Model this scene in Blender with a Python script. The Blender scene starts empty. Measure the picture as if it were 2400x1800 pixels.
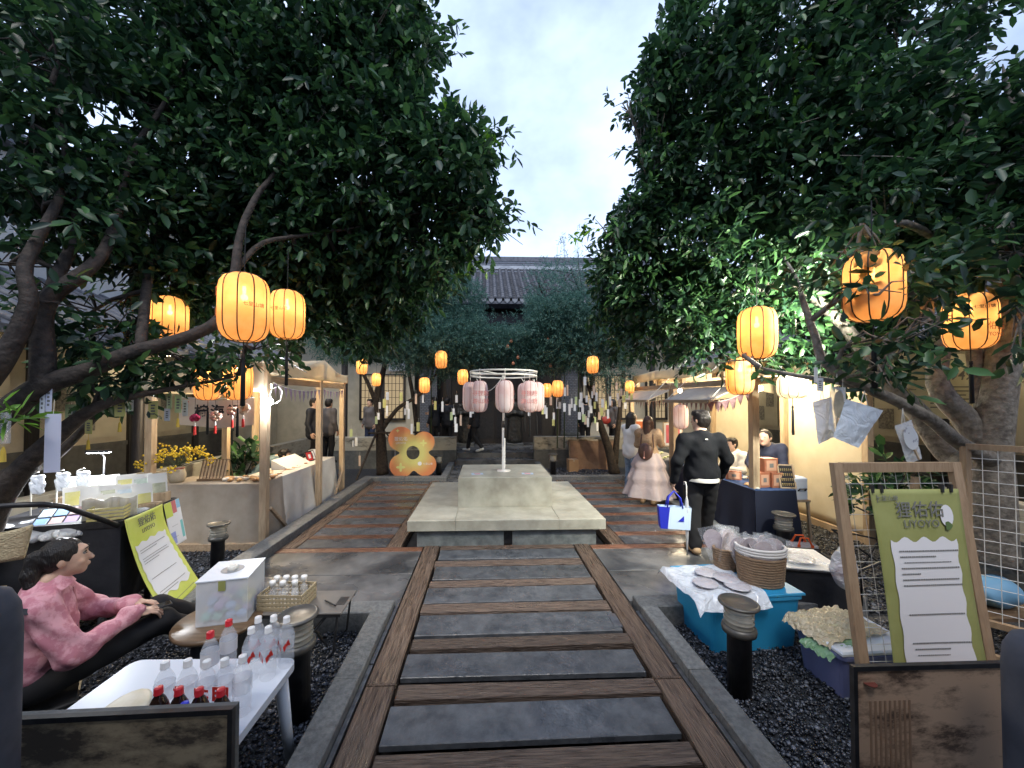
import bpy, math, random
import numpy as np
from mathutils import Vector, Matrix, Euler
R = math.radians
rng = np.random.default_rng(7)
rnd = random.Random(11)
scene = bpy.context.scene
col = scene.collection

# ------------------------------------------------------------------ camera
CAM = Vector((0, 0, 1.95))
YAW, PITCH, FPX = R(2.0), R(1.2), 880.0
PPX, PPY = 1170.7, 918.6
cam_d = bpy.data.cameras.new('camera')
cam = bpy.data.objects.new('camera', cam_d); col.objects.link(cam)
cam.location = CAM
cam.rotation_euler = (R(90) + PITCH, 0, -YAW)
cam_d.sensor_width = 36; cam_d.lens = 36 * FPX / 2400
cam_d.shift_x = (1200 - PPX) / 2400; cam_d.shift_y = (PPY - 900) / 2400
cam_d.clip_start = 0.05; cam_d.clip_end = 400
scene.camera = cam
F_ = Vector((math.sin(YAW) * math.cos(PITCH), math.cos(YAW) * math.cos(PITCH), math.sin(PITCH)))
R_ = Vector((math.cos(YAW), -math.sin(YAW), 0))
U_ = R_.cross(F_)
def ray(px, py): return F_ + R_ * ((px - PPX) / FPX) - U_ * ((py - PPY) / FPX)
def at(px, py, Y):
    d = ray(px, py); return CAM + d * (Y / d.y)
def gnd(px, py, z=0.0):
    d = ray(px, py); return CAM + d * ((z - CAM.z) / d.z)

# ------------------------------------------------------------------ sky, sun, exposure
SUN_EL, SUN_ROT = R(58), R(190)
world = bpy.data.worlds.new('World'); scene.world = world; world.use_nodes = True
wn, wl = world.node_tree.nodes, world.node_tree.links
wn.clear()
wo = wn.new('ShaderNodeOutputWorld'); bg = wn.new('ShaderNodeBackground')
sky = wn.new('ShaderNodeTexSky'); sky.sky_type = 'NISHITA'; sky.sun_disc = False
sky.sun_elevation = SUN_EL; sky.sun_rotation = SUN_ROT; sky.air_density = 1.0; sky.dust_density = 2.0
tc = wn.new('ShaderNodeTexCoord'); mp = wn.new('ShaderNodeMapping'); mp.inputs['Scale'].default_value = (1.0, 1.0, 1.7)
n1 = wn.new('ShaderNodeTexNoise'); n1.inputs['Scale'].default_value = 1.7; n1.inputs['Detail'].default_value = 6; n1.inputs['Roughness'].default_value = 0.55
ramp = wn.new('ShaderNodeValToRGB'); ramp.color_ramp.elements[0].position = 0.22; ramp.color_ramp.elements[1].position = 0.58
mix = wn.new('ShaderNodeMix'); mix.data_type = 'RGBA'
cloud = wn.new('ShaderNodeRGB'); cloud.outputs[0].default_value = (7.0, 8.7, 12.3, 1)   # bright even evening cloud
mx2 = wn.new('ShaderNodeMix'); mx2.data_type = 'RGBA'; mx2.blend_type = 'MULTIPLY'; mx2.inputs[0].default_value = 1.0
mx2.inputs[7].default_value = (1.0, 1.04, 1.12, 1)
wl.new(tc.outputs['Generated'], mp.inputs['Vector']); wl.new(mp.outputs[0], n1.inputs['Vector'])
wl.new(n1.outputs['Fac'], ramp.inputs[0]); wl.new(ramp.outputs[0], mix.inputs[0])
wl.new(sky.outputs[0], mx2.inputs[6]); wl.new(mx2.outputs[2], mix.inputs[6]); wl.new(cloud.outputs[0], mix.inputs[7])
wl.new(mix.outputs[2], bg.inputs[0]); bg.inputs[1].default_value = 0.10
wl.new(bg.outputs[0], wo.inputs[0])
sun_d = bpy.data.lights.new('sun', 'SUN'); sun_d.energy = 1.5; sun_d.angle = R(25); sun_d.color = (1.0, 0.95, 0.88)
sun = bpy.data.objects.new('sun', sun_d); col.objects.link(sun)
sdir = Vector((math.sin(SUN_ROT) * math.cos(SUN_EL), math.cos(SUN_ROT) * math.cos(SUN_EL), math.sin(SUN_EL)))
sun.rotation_euler = (-sdir).to_track_quat('-Z', 'Y').to_euler()
vs = scene.view_settings
vs.view_transform = 'Standard'; vs.look = 'None'; vs.gamma = 1; vs.use_curve_mapping = False; vs.exposure = 0.5
scene.cycles.max_bounces = 7; scene.cycles.diffuse_bounces = 3; scene.cycles.glossy_bounces = 3
scene.cycles.transmission_bounces = 5; scene.cycles.transparent_max_bounces = 10
scene.cycles.sample_clamp_indirect = 4.0
scene.cycles.caustics_reflective = False; scene.cycles.caustics_refractive = False

# ------------------------------------------------------------------ materials
MATS = {}
def new_mat(name):
    m = bpy.data.materials.new(name); m.use_nodes = True
    nt = m.node_tree; return m, nt, nt.nodes['Principled BSDF']
def M(name, c=(0.5, 0.5, 0.5), rough=0.6, c2=None, scale=8, detail=4, bump=0, bscale=None, metal=0, trans=0, alpha=1, stretch=None,
      lo=0.35, hi=0.65, spec=0.5, rough2=None, rscale=None, coord='Object', vary=0, sheen=0, subs=0, ior=1.45, emit=None):
    if name in MATS: return MATS[name]
    m, nt, b = new_mat(name); n, l = nt.nodes, nt.links
    b.inputs['Base Color'].default_value = (*c, 1); b.inputs['Roughness'].default_value = rough
    b.inputs['Metallic'].default_value = metal; b.inputs['Transmission Weight'].default_value = trans
    b.inputs['Alpha'].default_value = alpha; b.inputs['Specular IOR Level'].default_value = spec
    b.inputs['IOR'].default_value = ior
    if sheen: b.inputs['Sheen Weight'].default_value = sheen
    if emit: b.inputs['Emission Color'].default_value = (*emit[0], 1); b.inputs['Emission Strength'].default_value = emit[1]
    t = n.new('ShaderNodeTexCoord'); src = t.outputs[coord]
    if stretch:
        mpn = n.new('ShaderNodeMapping'); mpn.inputs['Scale'].default_value = stretch
        l.new(src, mpn.inputs['Vector']); src = mpn.outputs[0]
    if vary:
        oi = n.new('ShaderNodeObjectInfo'); vm = n.new('ShaderNodeVectorMath'); vm.operation = 'ADD'
        mu = n.new('ShaderNodeMath'); mu.operation = 'MULTIPLY'; mu.inputs[1].default_value = 37.0
        l.new(oi.outputs['Random'], mu.inputs[0]); l.new(src, vm.inputs[0]); l.new(mu.outputs[0], vm.inputs[1]); src = vm.outputs[0]
    if c2 is not None:
        nz = n.new('ShaderNodeTexNoise'); nz.inputs['Scale'].default_value = scale; nz.inputs['Detail'].default_value = detail; nz.inputs['Roughness'].default_value = 0.6
        rp = n.new('ShaderNodeValToRGB'); rp.color_ramp.elements[0].position = lo; rp.color_ramp.elements[1].position = hi
        rp.color_ramp.elements[0].color = (*c, 1); rp.color_ramp.elements[1].color = (*c2, 1)
        l.new(src, nz.inputs['Vector']); l.new(nz.outputs['Fac'], rp.inputs[0])
        outc = rp.outputs[0]
        if vary:
            hs = n.new('ShaderNodeHueSaturation'); mr = n.new('ShaderNodeMapRange')
            mr.inputs[3].default_value = 1 - vary; mr.inputs[4].default_value = 1 + vary
            l.new(oi.outputs['Random'], mr.inputs[0]); l.new(mr.outputs[0], hs.inputs['Value']); l.new(outc, hs.inputs['Color']); outc = hs.outputs[0]
        l.new(outc, b.inputs['Base Color'])
    if rough2 is not None:
        rz = n.new('ShaderNodeTexNoise'); rz.inputs['Scale'].default_value = rscale or scale * 0.5; rz.inputs['Detail'].default_value = 5
        mr2 = n.new('ShaderNodeMapRange'); mr2.inputs[1].default_value = 0.4; mr2.inputs[2].default_value = 0.6
        mr2.inputs[3].default_value = rough; mr2.inputs[4].default_value = rough2
        l.new(src, rz.inputs['Vector']); l.new(rz.outputs['Fac'], mr2.inputs[0]); l.new(mr2.outputs[0], b.inputs['Roughness'])
    if bump:
        bz = n.new('ShaderNodeTexNoise'); bz.inputs['Scale'].default_value = bscale or scale * 2; bz.inputs['Detail'].default_value = 5
        bp = n.new('ShaderNodeBump'); bp.inputs['Strength'].default_value = bump; bp.inputs['Distance'].default_value = 0.02
        l.new(src, bz.inputs['Vector']); l.new(bz.outputs['Fac'], bp.inputs['Height']); l.new(bp.outputs[0], b.inputs['Normal'])
    MATS[name] = m; return m
def leaf_mat(name, c, c2, transl=0.25, rough=0.3, spec=0.5):
    m, nt, b = new_mat(name); n, l = nt.nodes, nt.links
    b.inputs['Roughness'].default_value = rough; b.inputs['Specular IOR Level'].default_value = spec
    at_ = n.new('ShaderNodeAttribute'); at_.attribute_name = 'tint'
    rp = n.new('ShaderNodeValToRGB'); rp.color_ramp.elements[0].color = (*c, 1); rp.color_ramp.elements[1].color = (*c2, 1)
    rp.color_ramp.elements[0].position = 0.1; rp.color_ramp.elements[1].position = 0.95
    l.new(at_.outputs['Fac'], rp.inputs[0]); l.new(rp.outputs[0], b.inputs['Base Color'])
    tr = n.new('ShaderNodeBsdfTranslucent'); l.new(rp.outputs[0], tr.inputs[0]); mxs = n.new('ShaderNodeMixShader'); mxs.inputs[0].default_value = transl
    o = n['Material Output']; l.new(b.outputs[0], mxs.inputs[1]); l.new(tr.outputs[0], mxs.inputs[2]); l.new(mxs.outputs[0], o.inputs[0])
    MATS[name] = m; return m
def paper_mat(name, c, c2=None, clear=0.12, diff=0.35, scale=30, lo=0.4, hi=0.6):
    """thin lantern paper or cloth: part diffuse, part translucent, a little see-through"""
    m, nt, b = new_mat(name); n, l = nt.nodes, nt.links
    d = n.new('ShaderNodeBsdfDiffuse'); tr = n.new('ShaderNodeBsdfTranslucent'); tp = n.new('ShaderNodeBsdfTransparent')
    m1 = n.new('ShaderNodeMixShader'); m2 = n.new('ShaderNodeMixShader'); m1.inputs[0].default_value = 1 - diff; m2.inputs[0].default_value = clear
    for s in (d, tr, tp): s.inputs[0].default_value = (*c, 1)
    if c2 is not None:
        t = n.new('ShaderNodeTexCoord'); nz = n.new('ShaderNodeTexNoise'); nz.inputs['Scale'].default_value = scale; nz.inputs['Detail'].default_value = 4
        rp = n.new('ShaderNodeValToRGB'); rp.color_ramp.elements[0].position = lo; rp.color_ramp.elements[1].position = hi
        rp.color_ramp.elements[0].color = (*c, 1); rp.color_ramp.elements[1].color = (*c2, 1)
        l.new(t.outputs['Object'], nz.inputs['Vector']); l.new(nz.outputs['Fac'], rp.inputs[0])
        for s in (d, tr, tp): l.new(rp.outputs[0], s.inputs[0])
    l.new(d.outputs[0], m1.inputs[1]); l.new(tr.outputs[0], m1.inputs[2]); l.new(m1.outputs[0], m2.inputs[1]); l.new(tp.outputs[0], m2.inputs[2])
    l.new(m2.outputs[0], n['Material Output'].inputs[0]); MATS[name] = m; return m
def film_mat(name, c=(0.9, 0.93, 0.97), clear=0.6, rough=0.12, bump=0.6, bscale=14):
    """clear plastic film: mostly see-through with a wrinkled gloss"""
    m, nt, b = new_mat(name); n, l = nt.nodes, nt.links
    b.inputs['Base Color'].default_value = (*c, 1); b.inputs['Roughness'].default_value = rough; b.inputs['Specular IOR Level'].default_value = 0.9
    t = n.new('ShaderNodeTexCoord'); bz = n.new('ShaderNodeTexNoise'); bz.inputs['Scale'].default_value = bscale; bz.inputs['Detail'].default_value = 3; bz.inputs['Distortion'].default_value = 1.2
    bp = n.new('ShaderNodeBump'); bp.inputs['Strength'].default_value = bump; bp.inputs['Distance'].default_value = 0.04
    l.new(t.outputs['Object'], bz.inputs['Vector']); l.new(bz.outputs['Fac'], bp.inputs['Height']); l.new(bp.outputs[0], b.inputs['Normal'])
    tp = n.new('ShaderNodeBsdfTransparent'); mxs = n.new('ShaderNodeMixShader'); mxs.inputs[0].default_value = clear
    l.new(b.outputs[0], mxs.inputs[1]); l.new(tp.outputs[0], mxs.inputs[2]); l.new(mxs.outputs[0], n['Material Output'].inputs[0])
    MATS[name] = m; return m
def glow(name, c, s):
    if name in MATS: return MATS[name]
    m, nt, b = new_mat(name); n, l = nt.nodes, nt.links
    e = n.new('ShaderNodeEmission'); e.inputs[0].default_value = (*c, 1); e.inputs[1].default_value = s
    l.new(e.outputs[0], n['Material Output'].inputs[0]); MATS[name] = m; return m

# ------------------------------------------------------------------ mesh helpers
class MB:
    def __init__(s): s.v = []; s.f = []; s.mi = []; s.m = 0
    def add(s, vs_, fs):
        o = len(s.v); s.v.extend([tuple(q) for q in vs_])
        for f in fs: s.f.append(tuple(o + i for i in f)); s.mi.append(s.m)
        return s
    def box(s, x0, x1, y0, y1, z0, z1, mat=None):
        vs_ = [(x0, y0, z0), (x1, y0, z0), (x1, y1, z0), (x0, y1, z0), (x0, y0, z1), (x1, y0, z1), (x1, y1, z1), (x0, y1, z1)]
        if mat is not None: vs_ = [mat @ Vector(q) for q in vs_]
        return s.add(vs_, [(0, 3, 2, 1), (4, 5, 6, 7), (0, 1, 5, 4), (1, 2, 6, 5), (2, 3, 7, 6), (3, 0, 4, 7)])
    def cbox(s, x0, x1, y0, y1, z0, z1, c=0.006, mat=None):
        """box with its top edges chamfered"""
        vs_ = [(x0, y0, z0), (x1, y0, z0), (x1, y1, z0), (x0, y1, z0), (x0, y0, z1 - c), (x1, y0, z1 - c), (x1, y1, z1 - c), (x0, y1, z1 - c),
               (x0 + c, y0 + c, z1), (x1 - c, y0 + c, z1), (x1 - c, y1 - c, z1), (x0 + c, y1 - c, z1)]
        if mat is not None: vs_ = [mat @ Vector(q) for q in vs_]
        return s.add(vs_, [(0, 3, 2, 1), (8, 9, 10, 11), (0, 1, 5, 4), (1, 2, 6, 5), (2, 3, 7, 6), (3, 0, 4, 7), (4, 5, 9, 8), (5, 6, 10, 9), (6, 7, 11, 10), (7, 4, 8, 11)])
    def beam(s, p, q, w, h=None, up=(0, 0, 1)):
        p, q = Vector(p), Vector(q); h = h or w; d = (q - p); L = d.length; d.normalize(); u = Vector(up)
        if abs(d.dot(u)) > 0.98: u = Vector((0, 1, 0))
        r = d.cross(u).normalized(); u = r.cross(d)
        vs_ = [p + r * a * w / 2 + u * b_ * h / 2 + d * c_ for c_ in (0, L) for a, b_ in ((-1, -1), (1, -1), (1, 1), (-1, 1))]
        return s.add(vs_, [(3, 2, 1, 0), (4, 5, 6, 7), (0, 1, 5, 4), (1, 2, 6, 5), (2, 3, 7, 6), (3, 0, 4, 7)])
    def tube(s, pts, rad, n=8, cap=True):
        pts = [Vector(p) for p in pts]
        if not hasattr(rad, '__len__'): rad = [rad] * len(pts)
        rings = []; u = None
        for i, p in enumerate(pts):
            d = (pts[min(i + 1, len(pts) - 1)] - pts[max(i - 1, 0)]).normalized()
            if u is None:
                u = Vector((0, 0, 1)) if abs(d.z) < 0.9 else Vector((1, 0, 0))
            r = d.cross(u)
            if r.length < 1e-6: r = d.cross(Vector((0, 1, 0.3)))
            r.normalize(); u = r.cross(d).normalized()
            rings.append([p + (r * math.cos(a) + u * math.sin(a)) * rad[i] for a in [2 * math.pi * k / n for k in range(n)]])
        vs_ = [q for rg in rings for q in rg]; fs = []
        for i in range(len(pts) - 1):
            for k in range(n):
                a, b_ = i * n + k, i * n + (k + 1) % n; fs.append((a, b_, b_ + n, a + n))
        if cap: fs.append(tuple(range(n - 1, -1, -1))); fs.append(tuple((len(pts) - 1) * n + k for k in range(n)))
        return s.add(vs_, fs)
    def lathe(s, prof, n=24, at_=(0, 0, 0), close=False, a0=0):
        o = Vector(at_); vs_ = [o + Vector((r * math.cos(a0 + 2 * math.pi * k / n), r * math.sin(a0 + 2 * math.pi * k / n), z)) for r, z in prof for k in range(n)]
        fs = []
        for i in range(len(prof) - 1):
            for k in range(n):
                a, b_ = i * n + k, i * n + (k + 1) % n; fs.append((a, b_, b_ + n, a + n))
        if close: fs.append(tuple(range(n - 1, -1, -1))); fs.append(tuple((len(prof) - 1) * n + k for k in range(n)))
        return s.add(vs_, fs)
    def grid(s, fn, nu, nv):
        vs_ = [fn(i / nu, j / nv) for j in range(nv + 1) for i in range(nu + 1)]
        fs = [(j * (nu + 1) + i, j * (nu + 1) + i + 1, (j + 1) * (nu + 1) + i + 1, (j + 1) * (nu + 1) + i) for j in range(nv) for i in range(nu)]
        return s.add(vs_, fs)
    def prism(s, poly, d0, d1, fn):
        """polygon extruded: fn(x, y, depth) -> point"""
        n = len(poly); vs_ = [fn(x, y, d0) for x, y in poly] + [fn(x, y, d1) for x, y in poly]
        fs = [tuple(range(n - 1, -1, -1)), tuple(range(n, 2 * n))] + [(i, (i + 1) % n, n + (i + 1) % n, n + i) for i in range(n)]
        return s.add(vs_, fs)
    def ball(s, c, r, n=10, m=7, sc=(1, 1, 1)):
        c = Vector(c); vs_ = []; fs = []
        for j in range(m + 1):
            t = math.pi * j / m
            for k in range(n):
                a = 2 * math.pi * k / n
                vs_.append(c + Vector((r * sc[0] * math.sin(t) * math.cos(a), r * sc[1] * math.sin(t) * math.sin(a), r * sc[2] * math.cos(t))))
        for j in range(m):
            for k in range(n): fs.append((j * n + k, (j + 1) * n + k, (j + 1) * n + (k + 1) % n, j * n + (k + 1) % n))
        return s.add(vs_, fs)
    def mesh(s, name, mats, smooth=False):
        me = bpy.data.meshes.new(name); me.from_pydata(s.v, [], s.f)
        if not isinstance(mats, (list, tuple)): mats = [mats]
        for m in mats: me.materials.append(m)
        if len(mats) > 1: me.polygons.foreach_set('material_index', s.mi)
        if smooth: me.polygons.foreach_set('use_smooth', [True] * len(me.polygons))
        me.update(); return me
    def build(s, name, mats, parent=None, smooth=False, loc=None):
        return link(name, s.mesh(name, mats, smooth), parent, loc)
def link(name, me, parent=None, loc=None, rot=None):
    o = bpy.data.objects.new(name, me); col.objects.link(o)
    if parent is not None: o.parent = parent
    if loc is not None: o.location = loc
    if rot is not None: o.rotation_euler = rot
    return o
def thing(name, label, cat, loc=(0, 0, 0), rz=0, group=None):
    o = bpy.data.objects.new(name, None); col.objects.link(o); o.location = loc; o.rotation_euler = (0, 0, rz)
    o.empty_display_size = 0.1
    o['label'] = label; o['category'] = cat
    if group: o['group'] = group
    return o
def tagit(o, label, cat, group=None):
    o['label'] = label; o['category'] = cat
    if group: o['group'] = group
    return o
def struct(o, label=None):
    o['kind'] = 'structure'
    if label: o['label'] = label
    return o
def dup(root, loc=None, rot=None, label=None, scale=None):
    def cp(o, par):
        c = o.copy(); col.objects.link(c); c.parent = par
        for ch in o.children: cp(ch, c)
        return c
    r = cp(root, None)
    if loc is not None: r.location = loc
    if rot is not None: r.rotation_euler = rot
    if label: r['label'] = label
    if scale is not None: r.scale = scale if hasattr(scale, '__len__') else (scale,) * 3
    return r
def np_mesh(name, V, F, mat, smooth=False, tint=None):
    V = np.asarray(V, dtype=np.float32); F = np.asarray(F, dtype=np.int32)
    me = bpy.data.meshes.new(name); nf, k = F.shape
    me.vertices.add(len(V)); me.vertices.foreach_set('co', V.ravel())
    me.loops.add(nf * k); me.loops.foreach_set('vertex_index', F.ravel())
    me.polygons.add(nf); me.polygons.foreach_set('loop_start', np.arange(0, nf * k, k, dtype=np.int32))
    try: me.polygons.foreach_set('loop_total', np.full(nf, k, dtype=np.int32))
    except Exception: pass
    if smooth: me.polygons.foreach_set('use_smooth', np.ones(nf, dtype=bool))
    if mat is not None: me.materials.append(mat)
    if tint is not None:
        a = me.attributes.new('tint', 'FLOAT', 'POINT'); a.data.foreach_set('value', np.asarray(tint, dtype=np.float32))
    me.update(calc_edges=True); me.validate(); return me
FONT_CACHE = {}
def text_mesh(body, size=0.1, align='CENTER', ext=0.0006, bold=0.0, shear=0):
    key = (body, size, align, ext, bold, shear)
    if key in FONT_CACHE: return FONT_CACHE[key]
    c = bpy.data.curves.new('lettering', 'FONT'); c.body = body; c.size = size; c.align_x = align; c.align_y = 'CENTER'; c.extrude = ext; c.offset = bold
    c.shear = shear; c.resolution_u = 2
    o = bpy.data.objects.new('lettering_tmp', c); col.objects.link(o)
    dg = bpy.context.evaluated_depsgraph_get(); dg.update()
    me = bpy.data.meshes.new_from_object(o.evaluated_get(dg)); me.name = 'lettering'
    bpy.data.objects.remove(o); FONT_CACHE[key] = me; return me
def lettering(body, size, mat, parent, loc, rot=(R(90), 0, 0), align='CENTER', bold=0.0, name='lettering', shear=0):
    me = text_mesh(body, size, align, 0.0006, bold, shear).copy(); me.materials.clear(); me.materials.append(mat)
    return link(name, me, parent, loc, rot)
def point_light(name, loc, power, color=(1, 0.8, 0.55), size=0.03, parent=None):
    d = bpy.data.lights.new(name, 'POINT'); d.energy = power; d.color = color; d.shadow_soft_size = size
    o = bpy.data.objects.new(name, d); col.objects.link(o); o.location = loc
    if parent is not None: o.parent = parent
    return o
def wob(x, y, z=0, s=1.0):
    return (math.sin(x * 3.1 * s + y * 1.7) + math.sin(y * 4.3 * s - z * 2.1 + 1.3) * 0.7 + math.sin((x + y) * 7.7 * s + z * 3.0 + 0.4) * 0.4) / 2.1

# ------------------------------------------------------------------ implicit surfaces for bodies and cloth
def smin(a, b, k):
    if k <= 0: return np.minimum(a, b)
    h = np.clip(0.5 + 0.5 * (b - a) / k, 0, 1); return b * (1 - h) + a * h - k * h * (1 - h)
def sdf_mesh(prims, h, k=0.04, noise=0.0, nsc=14.0, cut=None):
    """prims: ('c',p0,p1,r0,r1) tapered capsule, ('e',c,(rx,ry,rz),rotz,roty) ellipsoid, ('-e',...) carved ellipsoid, ('k',k) blend"""
    lo = np.full(3, 1e9); hi = np.full(3, -1e9)
    for p in prims:
        if p[0] == 'c':
            for q, r in ((p[1], p[3]), (p[2], p[4])):
                lo = np.minimum(lo, np.array(q) - r); hi = np.maximum(hi, np.array(q) + r)
        elif p[0] == 'e':
            m = max(p[2]); lo = np.minimum(lo, np.array(p[1]) - m); hi = np.maximum(hi, np.array(p[1]) + m)
    lo -= 2.5 * h + noise; hi += 2.5 * h + noise
    n = np.ceil((hi - lo) / h).astype(int) + 1
    ax = [lo[i] + h * np.arange(n[i]) for i in range(3)]
    X, Y, Z = np.meshgrid(*ax, indexing='ij', sparse=True)
    D = None
    for p in prims:
        if p[0] == 'k': k = p[1]; continue
        if p[0] == 'c':
            a, b = np.array(p[1], float), np.array(p[2], float); ba = b - a; L2 = max(ba @ ba, 1e-9)
            t = np.clip(((X - a[0]) * ba[0] + (Y - a[1]) * ba[1] + (Z - a[2]) * ba[2]) / L2, 0, 1)
            d = np.sqrt((X - a[0] - t * ba[0]) ** 2 + (Y - a[1] - t * ba[1]) ** 2 + (Z - a[2] - t * ba[2]) ** 2) - (p[3] + (p[4] - p[3]) * t)
        else:
            c, r = p[1], p[2]; rz = p[3] if len(p) > 3 else 0; ry = p[4] if len(p) > 4 else 0
            x, y, z = X - c[0], Y - c[1], Z - c[2]
            x, y = x * math.cos(rz) + y * math.sin(rz), -x * math.sin(rz) + y * math.cos(rz)
            x, z = x * math.cos(ry) - z * math.sin(ry), x * math.sin(ry) + z * math.cos(ry)
            q = np.sqrt((x / r[0]) ** 2 + (y / r[1]) ** 2 + (z / r[2]) ** 2); d = (q - 1) * min(r) if p[0] == 'e' else (q - 1) * min(r)
        if D is None: D = d + 0 * (X + Y + Z)
        elif p[0] == '-e': D = -smin(-D, d, k * 0.6)
        else: D = smin(D, d, k)
    if noise:
        D = D + noise * (np.sin(X * nsc + 2 * np.sin(Z * nsc * 0.7)) * np.sin(Y * nsc * 1.1 + 1.3) * np.sin(Z * nsc * 0.9 + 2 * np.sin(X * nsc * 0.6 + Y * 3)) +
                         0.5 * np.sin(X * nsc * 2.1 + Z * nsc * 1.4 + 1) * np.sin(Y * nsc * 1.9 - Z * nsc))
    if cut is not None: D = np.maximum(D, cut(X, Y, Z))
    ins = D < 0
    a, b, c = D.shape
    s = np.zeros((a - 1, b - 1, c - 1), np.int8)
    for i in (0, 1):
        for j in (0, 1):
            for q in (0, 1): s += ins[i:a - 1 + i, j:b - 1 + j, q:c - 1 + q]
    act = (s > 0) & (s < 8); ids = np.full(act.shape, -1, np.int64); I = np.argwhere(act); ids[act] = np.arange(len(I))
    acc = np.zeros((len(I), 3)); cnt = np.zeros(len(I))
    cor = [(i, j, q) for i in (0, 1) for j in (0, 1) for q in (0, 1)]
    for u in cor:
        for axis in range(3):
            if u[axis] == 0:
                w = list(u); w[axis] = 1
                d0 = D[I[:, 0] + u[0], I[:, 1] + u[1], I[:, 2] + u[2]]; d1 = D[I[:, 0] + w[0], I[:, 1] + w[1], I[:, 2] + w[2]]
                cr = (d0 < 0) != (d1 < 0); t = np.where(cr, d0 / np.where(cr, d0 - d1, 1), 0)
                pt = np.array(u, float)[None, :] + np.zeros((len(I), 3)); pt[:, axis] += t
                acc += pt * cr[:, None]; cnt += cr
    V = lo + h * (I + acc / np.maximum(cnt, 1)[:, None])
    F = []
    for axis in range(3):
        o1, o2 = (axis + 1) % 3, (axis + 2) % 3
        sl0 = [slice(None)] * 3; sl1 = [slice(None)] * 3; sl0[axis] = slice(0, -1); sl1[axis] = slice(1, None)
        e = ins[tuple(sl0)] != ins[tuple(sl1)]; E = np.argwhere(e)
        E = E[(E[:, o1] > 0) & (E[:, o2] > 0) & (E[:, o1] < D.shape[o1] - 1) & (E[:, o2] < D.shape[o2] - 1)]
        fl = ins[E[:, 0], E[:, 1], E[:, 2]]
        def g(da, db):
            q = E.copy(); q[:, o1] += da; q[:, o2] += db; return ids[q[:, 0], q[:, 1], q[:, 2]]
        quad = np.stack([g(-1, -1), g(0, -1), g(0, 0), g(-1, 0)], 1)
        quad[~fl] = quad[~fl][:, ::-1]; F.append(quad)
    F = np.concatenate(F); F = F[(F >= 0).all(1)]
    return V, F
def sdf_obj(name, prims, h, mat, parent=None, k=0.04, noise=0.0, nsc=14.0, cut=None):
    V, F = sdf_mesh(prims, h, k, noise, nsc, cut)
    return link(name, np_mesh(name, V, F, mat, True), parent)
# ================================================================== THE SETTING
m_earth = M('dark_earth', (0.025, 0.024, 0.026), 0.9, (0.045, 0.042, 0.04), 6)
m_gravel = M('gravel_base', (0.012, 0.014, 0.018), 0.55, (0.05, 0.055, 0.065), 55, 3, bump=0.9, bscale=60)
m_slab = M('wet_slate', (0.036, 0.041, 0.048), 0.16, (0.115, 0.122, 0.132), 9, 9, bump=0.25, bscale=45, rough2=0.5, rscale=2.2, vary=0.22, lo=0.3, hi=0.75)
m_terr = M('wet_terrace', (0.035, 0.038, 0.043), 0.16, (0.15, 0.15, 0.15), 2.0, 10, bump=0.12, bscale=60, rough2=0.55, rscale=1.6, vary=0.1, lo=0.38, hi=0.66)
m_plank = M('weathered_plank', (0.042, 0.028, 0.022), 0.2, (0.20, 0.145, 0.11), 6, 9, stretch=(1.0, 18, 18), bump=0.7, bscale=9, rough2=0.55, rscale=3, vary=0.3, lo=0.36, hi=0.7)
m_beam = M('weathered_beam', (0.046, 0.031, 0.024), 0.22, (0.215, 0.15, 0.108), 6, 9, stretch=(18, .9, 18), bump=0.7, bscale=8, rough2=0.6, rscale=3, vary=0.2, lo=0.36, hi=0.7)
m_plank2 = M('reddish_plank', (0.085, 0.036, 0.022), 0.22, (0.21, 0.10, 0.06), 5, 7, stretch=(1.2, 14, 14), bump=0.35, bscale=9, rough2=0.5, rscale=3, vary=0.3, lo=0.36, hi=0.7)
m_kerb = M('kerb_stone', (0.085, 0.09, 0.092), 0.5, (0.16, 0.165, 0.165), 30, 6, bump=0.25, bscale=70, rough2=0.75, rscale=4, vary=0.15)
m_alu = M('brushed_metal', (0.35, 0.36, 0.38), 0.35, metal=0.9, c2=(0.2, 0.2, 0.22), scale=12)
m_black = M('black_metal', (0.012, 0.012, 0.014), 0.4, (0.03, 0.03, 0.032), 20)

g = MB().box(-60, 60, -20, 90, -0.5, -0.25).build('ground', m_earth); struct(g)
def bed(name, x0, x1, y0, y1):
    o = MB().box(x0, x1, y0, y1, -0.3, -0.125).build(name, m_gravel); struct(o); return o
bed('gravel_bed', -5.15, -0.95, 1.0, 3.52); bed('gravel_bed', 1.48, 5.7, 1.0, 3.52)
bed('gravel_bed', -5.15, -2.83, 3.53, 11.45); bed('gravel_bed', 3.48, 5.7, 3.53, 11.45)
bed('gravel_bed', -2.82, -0.95, 9.25, 11.45); bed('gravel_bed', 1.46, 3.47, 9.25, 11.45)
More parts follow.
